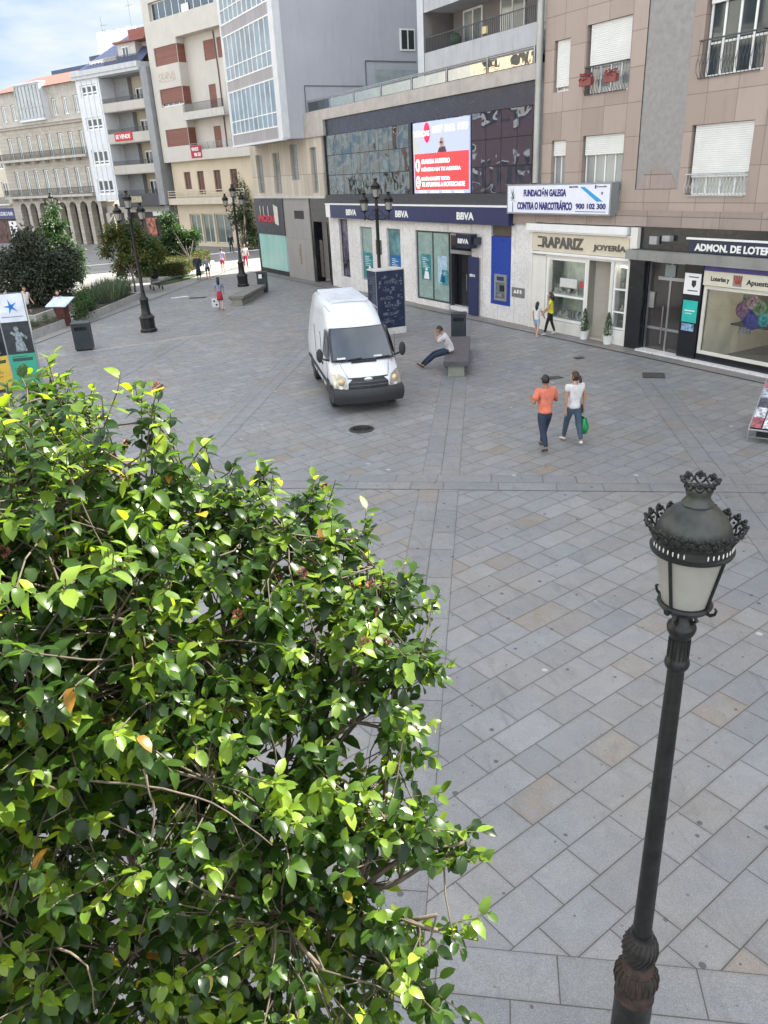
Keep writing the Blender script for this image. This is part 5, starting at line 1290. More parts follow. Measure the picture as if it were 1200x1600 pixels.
# ------------------------------------------------------------------ street furniture
slabd = mat('dark bench granite', (.085,.08,.085), .55, .2, 6, bump=.1, bs=90); slabl = mat('bench plinth stone', (.26,.26,.22), .8, .12, 4)
def bench(loc, rz, L_, W_, label, topm):
    o = empty('stone_bench', loc, rz, label, 'bench')
    b = MB(); b.box(-W_/2,W_/2,0,L_,.33,.47); b.build('seat', topm, o)
    b = MB(); b.box(-W_/2+.13,W_/2-.13,.07,L_-.1,0,.329); b.build('base', slabl, o)
    b = MB(); b.box(-W_/2+.04,W_/2-.04,.12,L_-.05,.26,.3285); b.build('shadow_course', slabd, o)
    return o
bench((2.42,23.15,0), -.139, 3.9, .76, 'dark stone slab bench by the van, with the seated man on it', slabd)
bench((-6.98,40.2,0), -.139, 4.4, .80, 'grey stone slab bench in front of the far street lamp', mat('grey bench granite', (.17,.165,.15), .7, .2, 5))
def bin_(loc, rz, label, paper=False, h=1.05, r=.25):
    o = empty('litter_bin', loc, rz, label, 'litter bin', 'dark litter bins of the square')
    b = MB(); b.box(-r,r,-r*.8,r*.8,.06,h); b.build('body', mat('bin grey', (.028,.036,.042), .5, .2, 3, metal=.2), o)
    b = MB(); b.box(-r-.02,r+.02,-r*.8-.02,r*.8+.02,h,h+.05); b.build('lid', dkgrey, o)
    b = MB(); b.box(-r*.7,r*.7,-r*.8-.012,-r*.8-.001,h-.22,h-.10); b.build('opening', black, o)
    b = MB(); b.box(-r+.03,r-.03,-r*.8+.03,r*.8-.03,0,.06); b.build('foot', black, o)
    if paper: MB().box(-.16,.02,-r*.8-.02,-r*.8-.013,h-.3,h-.08).build('sticker', white, o)
bin_((-11.48,30.55,0), .2, 'wide dark litter bin at the left, beside the planted beds', h=1.02, r=.33)
bin_((-6.2,44.9,0), .0, 'dark litter bin with a white sticker at the end of the far bench', True, h=1.08, r=.27)
bin_((3.08,28.35,0), -.14, 'tall dark litter bin at the back end of the dark bench', h=1.02, r=.27)
# information column round the lamp by the bank
o = empty('information_column', (.52,30.9,0), .42, 'dark blue information column covered in small white writing behind the van', 'information column')
b = MB(); b.box(-.62,.62,-.42,.42,0,.25); b.build('plinth', mat('column white', (.55,.54,.52), .6), o)
b = MB(); b.box(-.60,.60,-.40,.40,.25,2.42); b.build('column_body', mat('ink blue', (.014,.024,.058), .4, .3, 3), o)
b = MB(); b.box(-.61,.61,-.41,.41,2.42,2.47); b.build('cap', mat('column white', (.55,.54,.52), .6), o)
b = MB(); b.box(-.612,-.585,-.415,-.40,.25,2.42); b.box(.585,.612,-.415,-.40,.25,2.42); b.build('corner_strip', alu, o)
b = MB(); random.seed(3)
def tick(m_, x, z, s_, ax):
    k = random.randint(0, 2); 
    if ax == 0:
        if k == 0: m_.box(x-s_*.3,x+s_*.3,-.408,-.402,z,z+s_)
        elif k == 1: m_.xzpoly([(x-s_*.4,z),(x+s_*.4,z+s_*.5),(x-s_*.4,z+s_)],-.408,-.402)
        else: m_.box(x-s_*.5,x+s_*.5,-.408,-.402,z,z+s_*.35)
    else: m_.box(-.608,-.602,x-s_*.4,x+s_*.4,z,z+s_*.5)
for i in range(60): tick(b, random.uniform(-.5,.5), random.uniform(.35,2.2), random.choice((.04,.06,.10,.14)), 0)
b.build('printed_shapes', mat('pale print', (.12,.145,.20), .6, .4, 9), o)
for i, s_ in enumerate(('INFO','DEZA','RUTAS','PRAZA','VILA','FESTA')): text('lettering', s_, -.45+.1*(i % 3), .1+.12*(i % 3), .45+.3*i, .56+.3*i, -.409, mat('pale print', (.12,.145,.20), .6, .4, 9), o, .02)
b = MB()
for i in range(22): z = 2.2-.085*i; b.box(-.608,-.602,-.33,random.uniform(-.1,.32),z,z+.028)
b.build('text_lines', mat('pale print', (.12,.145,.20), .6, .4, 9), o)
# exhibition totems at the left
def totem(loc, rz, label, lower, emb):
    o = empty('exhibition_totem', loc, rz, label, 'banner stand')
    MB().box(-.40,.40,-.06,.06,.02,2.98).build('board', dkgrey, o)
    MB().box(-.39,.39,-.072,-.061,2.12,2.96).build('white_header', mat('header white', (.62,.66,.74), .4), o)
    MB().box(-.39,.39,-.072,-.061,1.12,2.12).build('photo_panel', mat('night photo', (.016,.024,.030), .35, .5, 3), o)
    MB().box(-.39,.39,-.072,-.061,.10,1.12).build('text_panel', lower, o)
    b = MB(); b.box(-.43,-.40,-.08,.06,0,3.0); b.box(.40,.43,-.08,.06,0,3.0); b.box(-.40,.40,-.02,.06,0,.02); b.build('frame', alu, o)
    if emb:
        b = MB()
        for i in range(5):
            t_ = PI/2+i*2*PI/5+.25; b.xzpoly([(0,2.58),(.05*math.cos(t_+1),2.58+.05*math.sin(t_+1)),(.22*math.cos(t_),2.58+.24*math.sin(t_)),(.05*math.cos(t_-1),2.58+.05*math.sin(t_-1))], -.078,-.072)
        b.build('star_mark', mat('star blue', (.01,.18,.50), .5), o); MB().box(-.33,.3,-.076,-.072,2.26,2.29).build('header_words', mat('grey print', (.25,.3,.4), .5), o)
    b = MB(); b.ball((.02,-.075,1.62),.10,.006,.22,12,7); b.ball((.0,-.075,1.90),.07,.006,.08,10,6); b.xzpoly([(-.2,1.78),(-.14,1.84),(.0,1.72),(-.05,1.66)],-.08,-.073); b.xzpoly([(.12,1.80),(.28,1.62),(.25,1.56),(.08,1.72)],-.08,-.073); b.xzpoly([(-.13,1.2),(.2,1.2),(.14,1.5),(-.1,1.5)],-.08,-.073)
    b.build('printed_figure', mat('print silver', (.22,.27,.30), .5, .5, 12), o)
    b = MB()
    for i, (z, q) in enumerate(((1.03,.6),(.95,.8),(.90,.78),(.66,.5),(.60,.6),(.55,.4),(.48,.55))): b.box(-.3,-.3+q*.75,-.076,-.072,z,z+(.045 if i in (1,2) else .018))
    b.build('printed_lines', mat('dark print', (.02,.05,.045), .5), o)
    return o
d_ = G(10,600); e_ = G(62,604); rz_ = math.atan2(e_.y-d_.y, e_.x-d_.x)
totem((-11.26,24.56,0), .28, 'tall banner stand with white star header, dark photo and green text panel', mat('green panel', (.03,.30,.20), .5, .08), True)
totem((-11.98,24.18,0), .70, 'banner stand with a yellow text panel, cut by the left picture edge', mat('yellow panel', (.62,.42,.06), .5, .08), False)
# postcard rack at the right edge
rk = empty('magazine_stand', (9.38,16.05,0), -.62, 'low sloping magazine stand full of red and white covers at the right edge', 'display stand')
b = MB()
for x in (-1.0,0,1.0):
    b.tube([(x,-.75,.0),(x,-.75,.28),(x,.75,1.05),(x,.75,0)], .02, 6)
b.tube([(-1.0,-.75,.28),(1.0,-.75,.28)], .02, 6); b.tube([(-1,.75,1.05),(1,.75,1.05)], .02, 6); b.tube([(-1.0,-.75,.12),(1.0,-.75,.12)], .015, 6)
b.build('frame', steel, rk)
b = MB(); b.add([(-1.0,-.74,.27),(1.0,-.74,.27),(1.0,.74,1.03),(-1.0,.74,1.03)],[(0,1,2,3)]); b.build('backboard', blackm, rk)
b = MB(); b.box(-.9,.9,-.3,.5,.0,.30); b.build('storage_box', blackm, rk)
random.seed(5)
for r_ in range(5):
    for c_ in range(8):
        t0 = .02+.195*r_; x0 = -.98+.245*c_; P0 = lambda x, t_, l: (x, -.74+1.48*t_-.0*l, .28+.76*t_+l)
        cl = random.choice([(.32,.05,.05),(.42,.40,.41),(.34,.36,.42),(.36,.14,.07),(.28,.07,.09),(.45,.45,.48),(.05,.05,.07),(.45,.44,.44)])
        b = MB(); b.add([P0(x0,t0,.03),P0(x0+.22,t0,.03),P0(x0+.22,t0+.185,.05),P0(x0,t0+.185,.05)],[(0,1,2,3)]); b.build('magazine', mat('cover %d%d' % (r_, c_), cl, .4, .75, 14), rk)
# reading lectern
lc = empty('reading_lectern', (-14.45,36.6,0), -.3, 'rust brown lectern with a sloping white panel beside the planted bed', 'lectern')
b = MB(); b.add([(-.2,-.1,0),(.2,-.1,0),(.2,.2,0),(-.2,.2,0),(-.28,-.3,.95),(.28,-.3,.95),(.28,.1,1.15),(-.28,.1,1.15)],[(0,3,2,1),(4,5,6,7),(0,1,5,4),(1,2,6,5),(2,3,7,6),(3,0,4,7)]); b.build('post', mat('corten', (.10,.035,.03), .8, .3, 5), lc)
b = MB(); b.add([(-.55,-.45,.93),(.55,-.45,.93),(.55,.32,1.25),(-.55,.32,1.25),(-.55,-.45,.96),(.55,-.45,.96),(.55,.32,1.28),(-.55,.32,1.28)],[(0,3,2,1),(4,5,6,7),(0,1,5,4),(1,2,6,5),(2,3,7,6),(3,0,4,7)]); b.build('sloping_panel', mat('panel pale blue', (.50,.58,.68), .3, .2, 5), lc)

# ------------------------------------------------------------------ foliage
def leafmat(name, stops, rough=.35, trans=.35, tcol=(1.7,1.9,.6), spec=.5, inv=False):
    m, g, p = newmat(name)
    at = g.n.new('ShaderNodeAttribute'); at.attribute_name = 'tint'
    c = g.ramp(g.sep(at.outputs['Color'])[0], stops)
    c = g.mix(g.mr(g.noise(g.obj(), 30, 3), .3, .7, 0, .35), c, g.mix(1, c, (.6,.62,.55), 'MULTIPLY'))
    g.put(p.inputs['Base Color'], c); p.inputs['Roughness'].default_value = rough; p.inputs['Specular IOR Level'].default_value = spec
    tr = g.n.new('ShaderNodeBsdfTranslucent'); g.put(tr.inputs[0], g.mix(1, c, tcol, 'MULTIPLY'))
    ms = g.n.new('ShaderNodeMixShader'); ms.inputs[0].default_value = trans
    g.l.new(p.outputs[0], ms.inputs[1]); g.l.new(tr.outputs[0], ms.inputs[2]); g.l.new(ms.outputs[0], g.n['Material Output'].inputs[0])
    return m
class Leaves:
    def __init__(s): s.v = []; s.f = []; s.t = []
    def big(s, base, d, up, L, W, fold=.22, curl=.25, tint=.3):
        """a pointed, folded, drooping leaf"""
        d = d.normalized(); side = d.cross(up)
        if side.length < 1e-4: side = d.cross(Vector((1,0,0)))
        side.normalize(); n = side.cross(d).normalized()
        b = len(s.v)
        for t_, w_ in ((0,.10),(.20,.84),(.48,1),(.78,.80)):
            c = base + d*(L*t_) - n*(curl*L*t_*t_)
            hw = W*.5*w_
            s.v += [c - side*hw + n*(fold*hw), c, c + side*hw + n*(fold*hw)]
        s.v.append(base + d*(L*1.02) - n*(curl*L*1.1))
        for i in range(3):
            o = b+i*3; s.f += [(o,o+1,o+4,o+3),(o+1,o+2,o+5,o+4)]
        o = b+9; s.f += [(o,o+1,b+12),(o+1,o+2,b+12)]
        s.t += [tint]*13
    def small(s, c, d, up, L, W, tint=.3):
        d = d.normalized(); side = d.cross(up)
        if side.length < 1e-4: side = Vector((1,0,0))
        side.normalize(); n = side.cross(d)
        b = len(s.v); s.v += [c, c + d*L*.5 - side*W*.5 + n*W*.12, c + d*L - n*L*.15, c + d*L*.5 + side*W*.5 + n*W*.12]
        s.f.append((b,b+1,b+2,b+3)); s.t += [tint]*4
    def build(s, name, m, parent, smooth=True, loc=None):
        me = bpy.data.meshes.new(name); me.from_pydata([tuple(v) for v in s.v], [], s.f); me.materials.append(m)
        a = me.color_attributes.new('tint', 'FLOAT_COLOR', 'POINT')
        buf = []
        for t_ in s.t: buf += [t_, t_, t_, 1]
        a.data.foreach_set('color', buf)
        if smooth: me.polygons.foreach_set('use_smooth', [True]*len(me.polygons))
        o = bpy.data.objects.new(name, me); col.objects.link(o); o.parent = parent
        if loc is not None: o.location = loc
        return o
def rdir(zb=0.0):
    while True:
        v = Vector((random.uniform(-1,1), random.uniform(-1,1), random.uniform(-1,1)))
        if .05 < v.length < 1: v.normalize(); v.z += zb; return v.normalized()

# the big camellia close to the window
bark = mat('camellia bark', (.12,.092,.066), .85, .35, 7, bump=.4, bs=40)
camm = leafmat('camellia leaf', [(0,(.010,.026,.008)),(.35,(.024,.056,.012)),(.62,(.060,.118,.020)),(.82,(.160,.245,.034)),(.93,(.26,.33,.05)),(.965,(.38,.24,.02)),(1,(.22,.09,.03))], .34, .42, (3.4,3.1,.7), .4)
random.seed(21)
TB = Vector((-1.42, 2.75, 0))
cam_t = empty('camellia_tree', TB, 0, 'big glossy leaved camellia filling the lower left, sunlit, with a few yellow leaves', 'tree')
blobs = [(60,705,3.3,.33),(95,620,3.5,.14),(160,770,3.0,.42),(270,800,3.15,.36),(350,790,3.3,.24),(430,850,3.3,.30),(505,830,3.5,.20),(560,905,3.5,.26),(620,945,3.5,.17),(20,860,2.8,.5),
 (640,1030,3.4,.17),(100,1000,2.7,.55),(290,990,3.0,.48),(450,1010,3.3,.42),(570,1080,3.3,.32),(620,1130,3.3,.18),(-60,1100,2.8,.6),(100,1230,2.9,.5),(300,1230,2.95,.46),(450,1250,3.1,.42),(570,1290,3.1,.30),
 (655,1285,3.15,.12),(715,1325,3.1,.09),(100,1450,3.1,.45),(250,1500,3.1,.36),(400,1450,3.05,.42),(530,1480,3.0,.34),(610,1530,3.0,.24),(700,1440,2.9,.12),(670,1560,2.9,.12),(-40,1500,2.9,.5),(200,1640,3.0,.45),(450,1640,3.0,.4),
 (250,1100,3.7,.5),(100,850,3.7,.5),(380,1350,3.7,.45),(-150,900,3.2,.7),(-160,1400,3.2,.7)]
B = [(PT(x,y,k), r_) for x, y, k, r_ in blobs]
# limbs
wood_ = MB(); limbs = []
def limb(p0, p1, r0, r1, sag=.12, n=7):
    pts = []; off = rdir()*((p1-p0).length*sag)
    for i in range(n+1):
        q = i/n; pts.append(p0.lerp(p1, q) + off*math.sin(q*PI) + rdir()*.012*(1 if 0 < i < n else 0))
    rs = [r0+(r1-r0)*i/n for i in range(n+1)]
    limbs.append((pts, rs)); wood_.tube([p - TB for p in pts], rs, 7); return pts
fork = TB + Vector((.02,.02,1.15))
tr1 = limb(TB - Vector((0,0,.0)), fork, .085, .07, .03)
mains = []
for tgt in ((120,1100,3.2),(320,1100,3.35),(480,1150,3.4),(180,850,3.35),(90,1350,3.2),(420,1400,3.25),(-60,1050,3.1),(280,1400,3.5),(560,1400,3.2)):
    e_ = PT(*tgt); st = tr1[random.choice((5,6,7))]; mains.append(limb(st, e_, random.uniform(.032,.048), .015, .14))
allm = [(p, r_) for pts in mains for p, r_ in zip(pts[1:], [0]*len(pts))]
sub = []
for c_, r_ in B:
    near = sorted(allm, key=lambda q: (q[0]-c_).length)[:4]
    for k in range(2):
        p0 = random.choice(near)[0]; e_ = c_ + rdir()*r_*.4
        sub += [(p, 0) for p in limb(p0, e_, .015, .007, .12, 6)[1:]]
allp = [p for p, _ in allm] + [p for p, _ in sub]
LV = Leaves(); twg = MB(); fl_spots = []
ntip = 0
weights = [r_**2.1 for _, r_ in B]; tot = sum(weights)
NT = 4500
for (c_, r_), w_ in zip(B, weights):
    for k in range(max(4, int(NT*w_/tot*(.66 if c_.z < 3.15 else 1.0)))):
        d = rdir(); rr = r_*(random.random()**.42)
        tip = c_ + d*rr
        if tip.z < 2.0 and random.random() < .5: continue
        if mnoise.noise(tip*5.0) < -.17 - .2*(tip.x < -1.2): continue
        nr = min(random.sample(allp, 60), key=lambda q: (q-tip).length)
        dv = (tip - nr); L0 = dv.length
        if L0 > .42: nr = tip - dv.normalized()*.42
        md = nr.lerp(tip, .5) + rdir()*.03
        tdir = ((tip-nr).normalized()*.6 + Vector((0,0,.5)) + d*.5 + rdir()*.35).normalized()
        tip2 = tip + tdir*.07
        twg.tube([nr-TB, md-TB, tip-TB, tip2-TB], [.0045,.0035,.0028,.002], 4, cap=False)
        nleaf = random.randint(6, 10); ph = random.uniform(0, 6.28)
        young = random.random()
        out = min(1, rr/r_)
        for j in range(nleaf):
            q = j/nleaf; pt = tip + tdir*(.075*q - .05*(1-q)) + (-tdir*.05*(1-q))
            ax = tdir.orthogonal().normalized(); bx = tdir.cross(ax)
            t_ = ph + j*2.4
            rad = (ax*math.cos(t_) + bx*math.sin(t_))
            ld = (rad*(1.0-.35*q) + tdir*(.25+.6*q) + Vector((0,0,-.28)) + rdir()*.22).normalized()
            L = random.uniform(.044,.080)*(1-.12*q); base_t = random.uniform(.05,.62)
            if young > .62 and q > .3: base_t = random.uniform(.62,.90)
            elif young > .80: base_t = random.uniform(.55,.92)
            u_ = random.random()
            if u_ > .997: base_t = .95
            elif u_ > .994: base_t = .99
            LV.big(pt-TB, ld, Vector((0,0,1)) + rad*.25 + rdir()*.25, L, L*random.uniform(.58,.74), random.uniform(.08,.6), random.uniform(.02,.75), base_t)
        if random.random() < .035: fl_spots.append(tip2)
        ntip += 1
# the single upright shoot and the loose sprays at the edge
def shoot(p0, p1, n):
    twg.tube([p0-TB, p0.lerp(p1,.5)+rdir()*.01-TB, p1-TB], [.004,.003,.002], 4)
    for i in range(n):
        q = (i+1)/n; pt = p0.lerp(p1, .35+.65*q); r_ = rdir(); d = (p1-p0).normalized()
        LV.big(pt-TB, (r_*.9+d*.4*q).normalized(), Vector((0,0,1))+rdir()*.3, random.uniform(.055,.08), .036, .25, .2, random.uniform(.5,.86))
shoot(PT(75,640,3.45), PT(84,552,3.5), 9); shoot(PT(130,680,3.3), PT(132,632,3.3), 6); shoot(PT(405,760,3.4), PT(405,712,3.4), 8); shoot(PT(490,800,3.5), PT(492,742,3.5), 8); shoot(PT(575,850,3.5), PT(572,795,3.5), 7)
shoot(PT(560,1290,3.1), PT(745,1300,3.05), 14); shoot(PT(600,1330,3.1), PT(755,1345,3.05), 12); shoot(PT(600,1440,3.0), PT(745,1470,2.9), 14); shoot(PT(600,1010,3.4), PT(705,1045,3.4), 12); shoot(PT(590,1260,3.1), PT(690,1238,3.1), 7); shoot(PT(600,1560,2.95), PT(700,1590,2.9), 8)
LV.build('leaves', camm, cam_t)
for pts in ([(60,1215,2.55),(200,1225,2.5),(330,1255,2.5),(440,1330,2.55)], [(0,1245,2.5),(60,1225,2.5),(110,1255,2.5),(60,1290,2.55)], [(225,1200,2.5),(240,1270,2.5),(232,1340,2.55)], [(90,1480,2.6),(135,1510,2.55),(150,1590,2.6)]):
    P4 = [PT(*q)-TB for q in pts]; P4 = [P4[0]+(P4[0]-P4[1])*.5] + P4 + [P4[-1]]; sm = []
    for i in range(1, len(P4)-2):
        for q in (0,.2,.4,.6,.8):
            a_, b_, c_, d_ = P4[i-1:i+3]; sm.append(.5*((2*b_)+(c_-a_)*q+(2*a_-5*b_+4*c_-d_)*q*q+(3*b_-a_-3*c_+d_)*q**3) + rdir()*.003)
    wood_.tube(sm, [.0048-.003*i/len(sm) for i in range(len(sm))], 5)
wood_.build('trunk', bark, cam_t, smooth=True)
twg.build('twigs', mat('twig bark', (.085,.068,.045), .8, .3, 9), cam_t, smooth=True)
for p_ in fl_spots[:40]:
    b = MB(); 
    for i in range(26):
        d = rdir(); c_ = p_ - TB + d*.014; s_ = d.orthogonal().normalized()*.009; b.add([c_-s_, c_+d*.012, c_+s_, c_-d*.006+s_*.2], [(0,1,2,3)])
    b.build('withered_flower', mat('withered petals', (.16,.055,.03), .8, .5, 30), cam_t)

# middle distance trees and planting
grn = leafmat('green tree leaf', [(0,(.012,.030,.010)),(.6,(.030,.075,.018)),(1,(.07,.14,.03))], .5, .3)
drk = leafmat('plum dark leaf', [(0,(.010,.017,.010)),(.6,(.026,.036,.018)),(1,(.06,.065,.035))], .5, .2, (1.2,1.1,.8))
yel = leafmat('turning leaf', [(0,(.02,.05,.012)),(.5,(.05,.09,.02)),(.8,(.14,.12,.03)),(1,(.22,.10,.03))], .5, .35)
gry = leafmat('grey green leaf', [(0,(.05,.075,.05)),(1,(.14,.18,.12))], .6, .25)
def tree(name, base, blobs_, m, n, ls, label, cat='tree', trunk_r=.09, group=None, stems=1):
    o = empty(name, base, random.uniform(0,6), label, cat, group); o.rotation_euler = (0,0,0)
    tk = MB(); lv = Leaves()
    zc = min(c[2]-r*.5 for c, r in blobs_) if blobs_ else 1
    top = Vector((0,0,max(.25, zc)))
    for s_ in range(stems):
        off = Vector((random.uniform(-.2,.2), random.uniform(-.2,.2), 0)) if stems > 1 else Vector((0,0,0))
        tk.tube([off, off+Vector((.03,.02,top.z*.5)), top+off], [trunk_r*1.3, trunk_r, trunk_r*.8], 8)
    W = [r**2 for _, r in blobs_]; T_ = sum(W)
    for (c_, r_), w_ in zip(blobs_, W):
        c_ = Vector(c_); tk.tube([top, top.lerp(c_,.6)+rdir()*.1*r_, c_+Vector((0,0,r_*.4))], [trunk_r*.6, trunk_r*.35, trunk_r*.12], 5)
        for cl in range(max(3, int(w_/T_*n/14))):
            d = rdir(); cc = c_ + Vector((d.x*r_, d.y*r_, d.z*r_*.8))*(random.random()**.45)
            tint = random.random()
            for j in range(14):
                e = rdir(); lv.small(cc + e*ls*random.uniform(.3,1.6), (e+Vector((0,0,-.3))+d*.3), Vector((0,0,1))+rdir()*.6, ls*random.uniform(.7,1.3), ls*.6, min(1, max(0, tint*.7+random.uniform(0,.3))))
    tk.build('trunk', mat('grey bark', (.12,.10,.08), .9, .3, 8), o, smooth=True)
    lv.build('crown', m, o, smooth=False)
    return o
def blo(base, lst, k=None):
    """blobs given as photo pixel, distance and radius, relative to the tree's foot"""
    return [(tuple(PT(x, y, kk) - base), r_) for x, y, kk, r_ in lst]
base = Vector((-17.6, 40.6, 0))
tree('plum_tree', base, blo(base, [(20,430,40,1.3),(55,400,40.5,1.3),(90,420,40,1.25),(60,450,39.5,1.3),(30,465,39.5,1.0),(85,455,39.5,.9),(105,395,41,.7),(0,410,41,1.0),(40,375,41.5,.9)]), drk, 13000, .18, 'dark plum leaved bushy tree behind the man in the white shirt', stems=3)
base = Vector((-21.2, 51.5, 0))
tree('conifer_tree', base, blo(base, [(84,330,50,.45),(84,350,50,.75),(82,372,50,1.0),(95,395,50,1.35),(60,395,50,1.1),(108,420,50,1.1),(45,380,50.5,.8),(80,430,50,1.3)]), grn, 10000, .20, 'bright green pointed tree in front of the left arches', stems=1)
base = Vector((-14.0, 46.8, 0))
tree('young_spreading_tree', base, blo(base, [(178,368,46,.65),(205,362,46,.7),(228,385,46,.75),(165,392,46,.4),(190,415,45.5,.6),(222,412,45.5,.75),(243,398,46,.6),(200,388,46,.7)]), yel, 7500, .19, 'young spreading tree beside the left street lamp, some leaves turning yellow', trunk_r=.06)
base = Vector((-12.5, 55.6, 0))
tree('round_leafed_tree', base, blo(base, [(262,345,55,.7),(270,368,55,.9),(290,378,55,.75),(303,370,55,.5),(255,385,55,.7),(280,392,55,.7)]), grn, 6000, .19, 'dark green young tree on the lawn before the cream block shop windows', trunk_r=.05)
base = Vector((-11.2, 71.6, 0))
tree('tall_street_tree', base, blo(base, [(380,245,71,.6),(382,275,71,.9),(384,300,71,1.2),(388,325,71,1.5),(383,352,71,1.2),(392,375,71,1.2),(374,340,71,.9)]), grn, 5000, .2, 'tall narrow tree in the gap between the cream block and the grey tower', trunk_r=.12)
# planters, hedge, shrubs, grasses
kerbst = mat('pale planter granite', (.36,.36,.35), .8, .12, 3, dirt=.3)
def planter(pts, h, label, soilc=(.05,.04,.03)):
    o = tag(MB().poly(pts, 0, h).build('raised_planter', kerbst), label, 'planter')
    cx = sum(p[0] for p in pts)/len(pts); cy = sum(p[1] for p in pts)/len(pts)
    MB().poly([(cx+(p[0]-cx)*.90, cy+(p[1]-cy)*.90) for p in pts], h, h+.02).build('soil', mat('soil', soilc, .95, .4, 6, bump=.3), o)
    return o
planter([(-15.9,33.2),(-14.75,33.0),(-14.3,37.0),(-15.0,37.2)], .35, 'raised pale stone planter wedge between the path and the lectern')
planter([(-14.9,38.2),(-13.75,38.2),(-13.2,45.2),(-15.6,45.0)], .32, 'low stone planter holding grasses left of the left lamp base')
planter([(-19.5,38.0),(-16.2,37.6),(-15.8,41.5),(-19.2,42.5)], .40, 'stone planter under the dark plum tree')
planter([(-15.6,53.0),(-13.6,52.2),(-12.2,55.5),(-12.2,62.5),(-16.2,62.8)], .30, 'long planter under the clipped hedge beyond the left lamp')
def shrub(name, base, lst, m, n, ls, label): return tree(name, base, lst, m, n, ls, label, 'shrub', .03, None, 3)
shrub('rounded_shrub', Vector((-14.2,38.9,.3)), [((0,0,.45),.55),((.35,-.8,.35),.45),((-.3,.6,.5),.5),((.2,-1.6,.2),.4)], grn, 2600, .11, 'dense dark green shrub right behind the wide litter bin')
shrub('low_shrub', Vector((-15.1,34.6,.3)), [((0,0,.2),.35),((.3,.8,.2),.35)], gry, 900, .08, 'low grey green shrub at the foot of the lectern')
shrub('yellowing_shrub', Vector((-16.4,43.2,.2)), [((0,0,.4),.5),((.6,.3,.4),.45)], yel, 1200, .1, 'yellow green shrub right of the dark plum tree')
lv = Leaves()
for i in range(2200):
    x = random.uniform(-15.0,-13.5); y = random.uniform(40.8,44.8); h = random.uniform(.5,1.2)
    d = Vector((random.uniform(-.4,.4), random.uniform(-.4,.4), 1)); lv.small(Vector((x,y,.32)), d, Vector((random.uniform(-1,1),random.uniform(-1,1),0)), h, .035, random.random())
o = lv.build('ornamental_grass', gry, None, False); tag(o, 'tall grey green ornamental grasses in the bed by the left lamp', 'grass', kind='stuff')
# hedge
hd = empty('clipped_hedge', (-14.0,57.5,.3), 0, 'clipped low dark hedge between the two young trees', 'hedge')
lv = Leaves()
for i in range(9000):
    u, v, w_ = random.uniform(-1.6,1.6), random.uniform(-4.6,4.6), random.uniform(0,.85)
    f_ = random.randint(0,2)
    if f_ == 0: w_ = .85+random.uniform(-.06,.05)
    elif f_ == 1: u = random.choice((-1.6,1.6))+random.uniform(-.06,.06)
    else: v = random.choice((-4.6,4.6))+random.uniform(-.06,.06)
    lv.small(Vector((u,v,w_)), rdir(.2), rdir(), .11, .07, random.random())
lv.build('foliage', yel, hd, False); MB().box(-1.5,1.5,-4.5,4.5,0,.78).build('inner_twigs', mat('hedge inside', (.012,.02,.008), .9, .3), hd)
sheet('lawn', [(-13.5,50.4),(-12.35,52.6),(-11.75,56.6),(-12.3,57.2),(-13.6,52.2),(-14.4,51.6)], .05, mat('lawn', (.05,.085,.025), .95, .35, 4, bump=.3))
lv = Leaves()
for i in range(3500):
    a_ = random.random(); p0 = Vector((-14.2,51.2,.05)).lerp(Vector((-12.3,57,.05)), a_); p0 += Vector((random.uniform(0,.75)*(1-.3*a_),-random.uniform(0,.8)*(1-a_),0))
    lv.small(p0, Vector((random.uniform(-.3,.3),random.uniform(-.3,.3),1)), rdir(), random.uniform(.05,.13), .02, random.random())
tag(lv.build('lawn_grass', gry, None, False), 'short grass of the little lawn beside the slot drain', 'grass', kind='stuff')

# ------------------------------------------------------------------ people
def skinned(name, nodes, edges, m, parent, lvl=2):
    me = bpy.data.meshes.new(name); me.from_pydata([tuple(n[0]) for n in nodes], edges, [])
    o = bpy.data.objects.new(name, me); col.objects.link(o)
    md = o.modifiers.new('s', 'SKIN'); md.use_smooth_shade = True; md.use_x_symmetry = False
    for i, n in enumerate(nodes):
        r_ = n[1] if hasattr(n[1], '__len__') else (n[1], n[1])
        me.skin_vertices[0].data[i].radius = r_; me.skin_vertices[0].data[i].use_root = (i == 0)
    sb = o.modifiers.new('b', 'SUBSURF'); sb.levels = lvl; sb.render_levels = lvl
    dg = bpy.context.evaluated_depsgraph_get(); dg.update()
    nm = bpy.data.meshes.new_from_object(o.evaluated_get(dg)); nm.name = name
    bpy.data.objects.remove(o)
    nm.materials.clear(); nm.materials.append(m); nm.polygons.foreach_set('use_smooth', [True]*len(nm.polygons))
    r = bpy.data.objects.new(name, nm); col.objects.link(r); r.parent = parent
    return r
SK = mat('skin', (.42,.23,.15), .55, .06, 8); SKL = mat('skin light', (.52,.31,.22), .55, .06, 8); SKD = mat('skin tanned', (.30,.15,.09), .55, .06, 8)
HB = mat('black hair', (.010,.008,.007), .45, .3, 20); HBr = mat('brown hair', (.035,.018,.010), .5, .3, 20)
V = lambda x, y, z: Vector((x, y, z))
